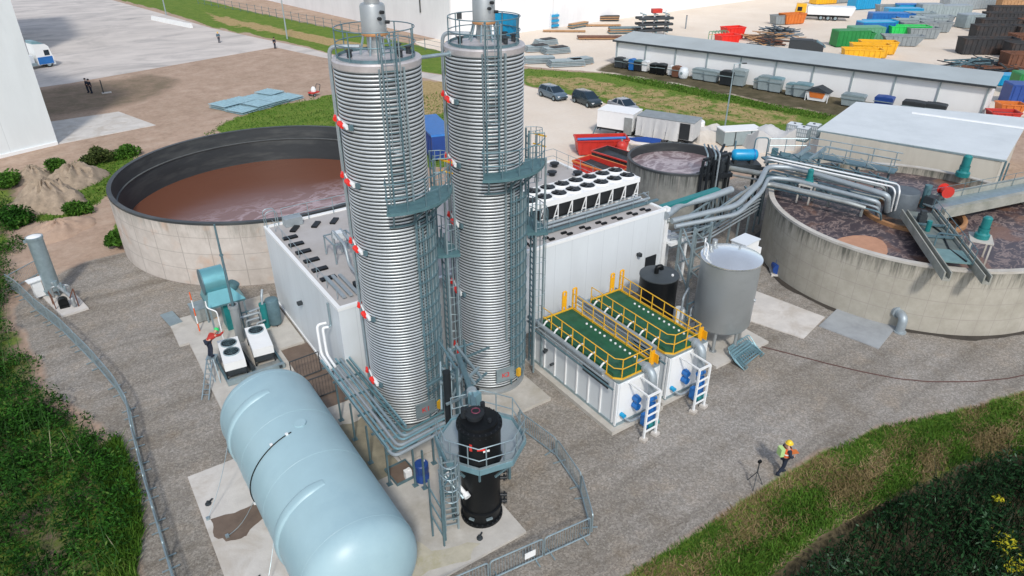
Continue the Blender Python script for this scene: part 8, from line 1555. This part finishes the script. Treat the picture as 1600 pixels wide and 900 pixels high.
skip('grey skip right behind the lime green skip', G(1432, 51), YA + 0.1, 6.5, 2.4, 1.9, 'grey_skip', 0.6, None, 'grey skips in the far yard')
skip('pale grey skip at the back right of the coloured row', G(1447, 42), YA + 0.1, 6.5, 2.4, 1.9, 'grey_bin', 0.6, None, 'grey skips in the far yard')
skip('pale steel skip with white contents beside the blue row', G(1425, 43), YA + 0.1, 6.0, 2.4, 1.9, 'pipe', 0.5, 'white', 'grey skips in the far yard')
hook_lift('pale grey container with dark green end behind the rows', G(1448, 27), YA + 0.2, 4.5, 2.5, 2.6, 'grey_bin', 'pipe', 'grey containers behind the rows')
hook_lift('long pale grey container reaching right behind the rows', G(1480, 26), YA + 0.3, 9.0, 2.5, 2.2, 'grey_bin', 'pipe', 'grey containers behind the rows')
hook_lift('single grey container standing alone in the pale yard', G(1512, 43), YA + 0.4, 4.2, 2.6, 2.4, 'grey_bin', 'pipe', 'grey containers behind the rows')
hook_lift('long ribbed grey container at the top edge of the yard', G(1510, 14), YA + 0.4, 13, 3, 2.6, 'pipe', 'grey_bin', 'grey containers behind the rows')
hook_lift('bright cyan container at the top beside the tipper truck', G(1348, 14), YA + 0.55, 7.5, 2.5, 2.4, 'cyan', 'cyan', 'containers at the top of the yard')
hook_lift('yellow container at the very top behind the tipper truck', G(1285, 6), YA + 0.5, 6.0, 2.5, 2.4, 'yellow_skip', 'yellow', 'containers at the top of the yard')
hook_lift('dark grey container at the very top behind the cyan one', G(1318, 4), YA + 0.5, 7.0, 2.5, 2.4, 'grey_skip', 'dark', 'containers at the top of the yard')
for px, py, L, m, lab, hk in ((1372, 48, 6.0, 'cyan', 'cyan skip wedged between two deep blue containers', 0), (1398, 36, 6.5, 'blue', 'deep blue skip behind the bright blue container', 0), (1416, 46, 5.5, 'grey_bin', 'pale skip squeezed behind the white loaded one', 0), (1438, 60, 5.5, 'grey_skip', 'dark grey skip at the right end of the lime green one', 0), (1458, 50, 5.5, 'grey_skip', 'grey skip at the outer right edge of the coloured rows', 0), (1462, 40, 5.5, 'pipe', 'pale steel skip at the outer right edge behind the grey one', 0), (1434, 34, 5.5, 'grey_bin', 'pale skip beside the container with the dark green end', 0), (1340, 68, 4.5, 'green', 'second dark green skip tight behind the first green container', 0), (1391, 22, 6.5, 'grey_skip', 'grey skip at the far back left of the cyan containers', 0)):
    skip(lab, G(px, py), YA + 0.15, L, 2.3, 1.9, m, 0.45, None, 'skips packed in the coloured rows')
t = thing('tipper_truck', 'tipper truck with yellow cab and white body in the far yard', 'truck', (*G(1285, 31), 0), yaw_of((1320, 30), (1250, 27))); part(t, 'cab', MB().prof([(3.6, .6), (5.6, .6), (5.7, 1.5), (5.5, 3.0), (3.6, 3.0)], -1.2, 1.2), 'yellow_skip'); part(t, 'windscreen', MB().prof([(5.71, 1.6), (5.72, 1.6), (5.56, 2.6), (5.55, 2.6)], -1, 1), 'glass'); part(t, 'side_window', MB().bx(4.4, 5.3, -1.23, -1.2, 1.7, 2.5).bx(4.4, 5.3, 1.2, 1.23, 1.7, 2.5), 'glass'); part(t, 'tipper_body', MB().prof([(-5.2, 1.1), (3.2, 1.1), (3.4, 2.6), (-5.8, 2.6)], -1.25, 1.25), 'white_paint'); part(t, 'tarp_cover', MB().bx(-5.7, 3.3, -1.2, 1.2, 2.601, 2.75), 'white'); part(t, 'chassis', MB().bx(-5, 5.4, -.5, .5, .6, 1.09), 'dark')
for x in (4.6, 0.5, -0.9, -2.3):
    for y in (-1.0, 1.0): wheel(t, x, y, .5, .3)
skip('orange skip left of the tipper truck', G(1236, 37), YA + 0.5, 5.0, 2.4, 2.0, 'orange', 0.4, 'rust', 'orange and rusty skips')
skip('small dark grey skip left of the orange one', G(1215, 38), YA + 0.5, 3.0, 2.0, 1.8, 'grey_skip', 0.4, 'dark', 'orange and rusty skips')
t = thing('compactor', 'dark grey compactor with sloping lid right behind the shed roof', 'compactor', (*G(1257, 84), 0), YA - 0.2); part(t, 'body', MB().prof([(-2.6, .15), (2.6, .15), (2.6, 1.5), (1.2, 2.1), (-2.6, 2.1)], -1.1, 1.1), 'dark'); part(t, 'lid', MB().bx(-2.5, 0.9, -1.0, 1.0, 2.101, 2.2), 'dark'); part(t, 'end_hood', MB().prof([(1.4, 1.75), (2.8, 1.2), (2.9, 1.3), (1.4, 2.2)], -.9, .9), 'galv_dark'); part(t, 'skid_rail', MB().bx(-2.6, 2.6, -.5, -.35, 0, .149).bx(-2.6, 2.6, .35, .5, 0, .149), 'dark')
skip('bright red skip with orange frame near the left of the yard', G(1135, 70), YA + 0.5, 3.9, 2.2, 1.7, 'red_bright', 0.4, 'red', 'red skips in the far yard')
skip('bright red skip stacked behind the orange framed one', G(1143, 61), YA + 0.5, 3.9, 2.2, 2.1, 'red_bright', 0.4, None, 'red skips in the far yard')
t = thing('hoop_rack', 'green and yellow hooped steel rack beside the red skips', 'rack', (*G(1120, 66), 0), YA + 0.6); fr = MB()
for k in range(5): fr.tube(bend([(-1.2 + .7 * k, -.9, 0), (-1.2 + .7 * k, -.9, 1.8), (-1.2 + .7 * k, .9, 1.8), (-1.2 + .7 * k, .9, 0)], .3), .06, 6)
part(t, 'hoops', fr, 'green_pale'); part(t, 'tie_bar', MB().bar((-1.2, -.9, 1.2), (1.6, -.9, 1.2), .07).bar((-1.2, .9, 1.2), (1.6, .9, 1.2), .07), 'yellow')
def scrap(label, loc, n, spread, L, m, m2, seed, group='scrap heaps in the yard'):
    r_ = np.random.default_rng(seed); t = thing('scrap_pile', label, 'scrap pile', (*loc, 0), YA, group)
    for q, mm in enumerate((m, m2)):
        mb = MB()
        for k in range(n):
            a = r_.normal(0, 0.5) + (0.2 if q else -0.3); c = Vector((r_.normal(0, spread), r_.normal(0, spread * .5), 0.15 + abs(r_.normal(0, 0.45)))); d = Vector((math.cos(a), math.sin(a), r_.normal(0, .15))) * L * r_.uniform(.3, .6); mb.bar(c - d, c + d, r_.uniform(.08, .2))
        part(t, 'beams', mb, mm)
    return t
for k, (px, py) in enumerate(((1190, 75), (1206, 70), (1225, 60))): scrap(('loose timber and steel lengths nearest the shed roof, left of three', 'loose timber and steel lengths, middle of three near the shed roof', 'loose timber and steel lengths, farthest right of three')[k], G(px, py), 12, 1.1, 3.0, ('timber', 'dark', 'car_blue')[k], ('dark', 'rust', 'timber')[k], 20 + k)
scrap('tangle of dark scrap bars and tubes behind the shed roof', G(1190, 63), 26, 1.6, 3.4, 'dark', 'timber', 5)
scrap('bundle of blue grey tubes right of the scrap tangle', G(1217, 53), 24, 1.3, 4.0, 'car_blue', 'dark', 6)
scrap('low heap of black steel scraps right of the pale yard', G(1535, 104), 40, 2.6, 3.0, 'dark', 'galv_dark', 7)
scrap('rusty bars lying behind the end of the shed roof', G(1552, 116), 26, 1.9, 3.0, 'rust', 'dark', 8)
for i in range(11):
    px, py, L, m, lab = [(1538, 84, 8.5, 'rust_dark', 'black and rusty container at the front left of the rusty rows'), (1556, 62, 9, 'rust_dark', 'second rusty dark container up the left row'), (1562, 51, 9, 'rust_dark', 'third rusty dark container up the left row'), (1570, 40, 9, 'rust_dark', 'fourth rusty dark container up the left row'), (1580, 29, 10, 'rust_dark', 'fifth rusty dark container up the left row'), (1592, 18, 10, 'timber', 'last container of the left row with orange top'), (1612, 110, 9, 'rust', 'red brown container at the right edge nearest the shed'), (1614, 92, 9, 'rust_dark', 'second brown container along the right edge'), (1618, 78, 9, 'rust', 'third brown container along the right edge'), (1622, 64, 9, 'rust_dark', 'fourth brown container along the right edge'), (1628, 52, 9, 'rust', 'fifth brown container along the right edge')][i]
    skip(lab, G(px, py), YA + 0.12, L, 2.5, 2.5, m, 0.15, 'dark', 'rusty containers at the right edge', 'rusty_container')
for px, py, L, W, H, m, lab in ((1588, 162, 3.2, 2.4, 2.3, 'navy', 'dark blue container at the end of the shed, lower of the group'), (1572, 133, 3.0, 2.2, 1.3, 'cyan', 'bright cyan tray behind the shed end'), (1597, 148, 3.0, 2.4, 2.6, 'green', 'dark green container at the right edge by the shed end')): hook_lift(lab, G(px, py), YA, L, W, H, m, m, 'containers at the shed end')
skip('small red skip between the shed end and the annexe', G(1563, 190), YA, 3.0, 1.8, 1.2, 'red', 0.3, 'dark', 'skips at the shed end'); skip('orange open skip just behind the small red one', G(1573, 180), YA, 2.6, 1.8, 1.4, 'orange', 0.3, 'rust', 'skips at the shed end')
# stores along the huge hall
def planks(label, loc, rz, L, n, m, W=1.1):
    t = thing('plank_stack', label, 'stack', (*loc, 0), rz, 'timber and bar stacks by the hall'); 
    for k in range(n): part(t, 'layer', MB().box((random.uniform(-.15, .15), 0, .22 + .2 * k), (L, W, .17)), m if k % 2 == 0 else ('timber' if m != 'timber' else 'rust'))
    part(t, 'bearer', MB().bx(-L * .35, -L * .35 + .15, -W / 2, W / 2, 0, .13).bx(L * .35 - .15, L * .35, -W / 2, W / 2, 0, .13), 'dark'); return t
HA = math.atan2(wu2.y, wu2.x)
planks('orange brown bars lying nearest the blue rack by the hall', G(882, 50), HA - 0.75, 8, 1, 'timber'); planks('grey bundle stacked right of the blue rack', G(903, 43), HA + 0.1, 5, 4, 'galv_dark'); planks('tall dark stack of bars against the hall wall', G(944, 33), HA - 0.65, 6, 5, 'dark'); planks('orange brown planks under the dark stack', G(942, 41), HA - 0.65, 7, 1, 'timber'); planks('low wide orange planks left of the shed roof', G(938, 61), HA - 0.7, 8, 2, 'timber', 2.0)
planks('steel beams on trestles behind the shed corner', G(976, 52), HA - 0.6, 6, 5, 'galv_dark', 1.8)
t = thing('blue_rack', 'small bright blue rack against the white hall', 'rack', (*G(866, 44), 0), HA); part(t, 'shelves', MB().bx(-.9, .9, -.4, .4, .3, .7).bx(-.9, .9, -.4, .4, 1.2, 1.6).bx(-.9, .9, -.4, .4, 2.1, 2.5), 'cyan'); part(t, 'upright', MB().bar((-.95, 0, 0), (-.95, 0, 3), .14).bar((.95, 0, 0), (.95, 0, 3), .14), 'white_paint')
t = thing('cantilever_rack', 'tall white rack full of dark tubes behind the shed roof', 'rack', (*G(1020, 56), 0), HA - 0.5); up_ = MB(); ar = MB(); st = MB()
for k in range(3):
    x = -2.2 + 2.2 * k; up_.bar((x, 0, 0), (x, 0, 4.4), .25)
    for z in (.8, 1.8, 2.8, 3.8): ar.bar((x, -1.5, z), (x, 1.5, z), .16)
for z in (.8, 1.8, 2.8):
    for y in (-1.1, -.6, .6, 1.1): st.cyl((-3.2, y, z + .3), (3.2, y, z + .3), .22, n=10)
part(t, 'upright', up_, 'white_paint'); part(t, 'arm', ar, 'turq'); part(t, 'stock', st, 'dark'); part(t, 'top_load', MB().box((.3, 0, 4.3), (1.8, 1.0, .7)), 'red')
t = thing('bollard_post', 'thin dark post standing alone before the hall wall', 'post', (*G(1071, 45), 0)); part(t, 'post', MB().cyl((0, 0, 0), (0, 0, 2.4), .14, n=10), 'grey_skip'); part(t, 'cap', MB().dome((0, 0, 2.4), .14, .1, 10, 4), 'dark')
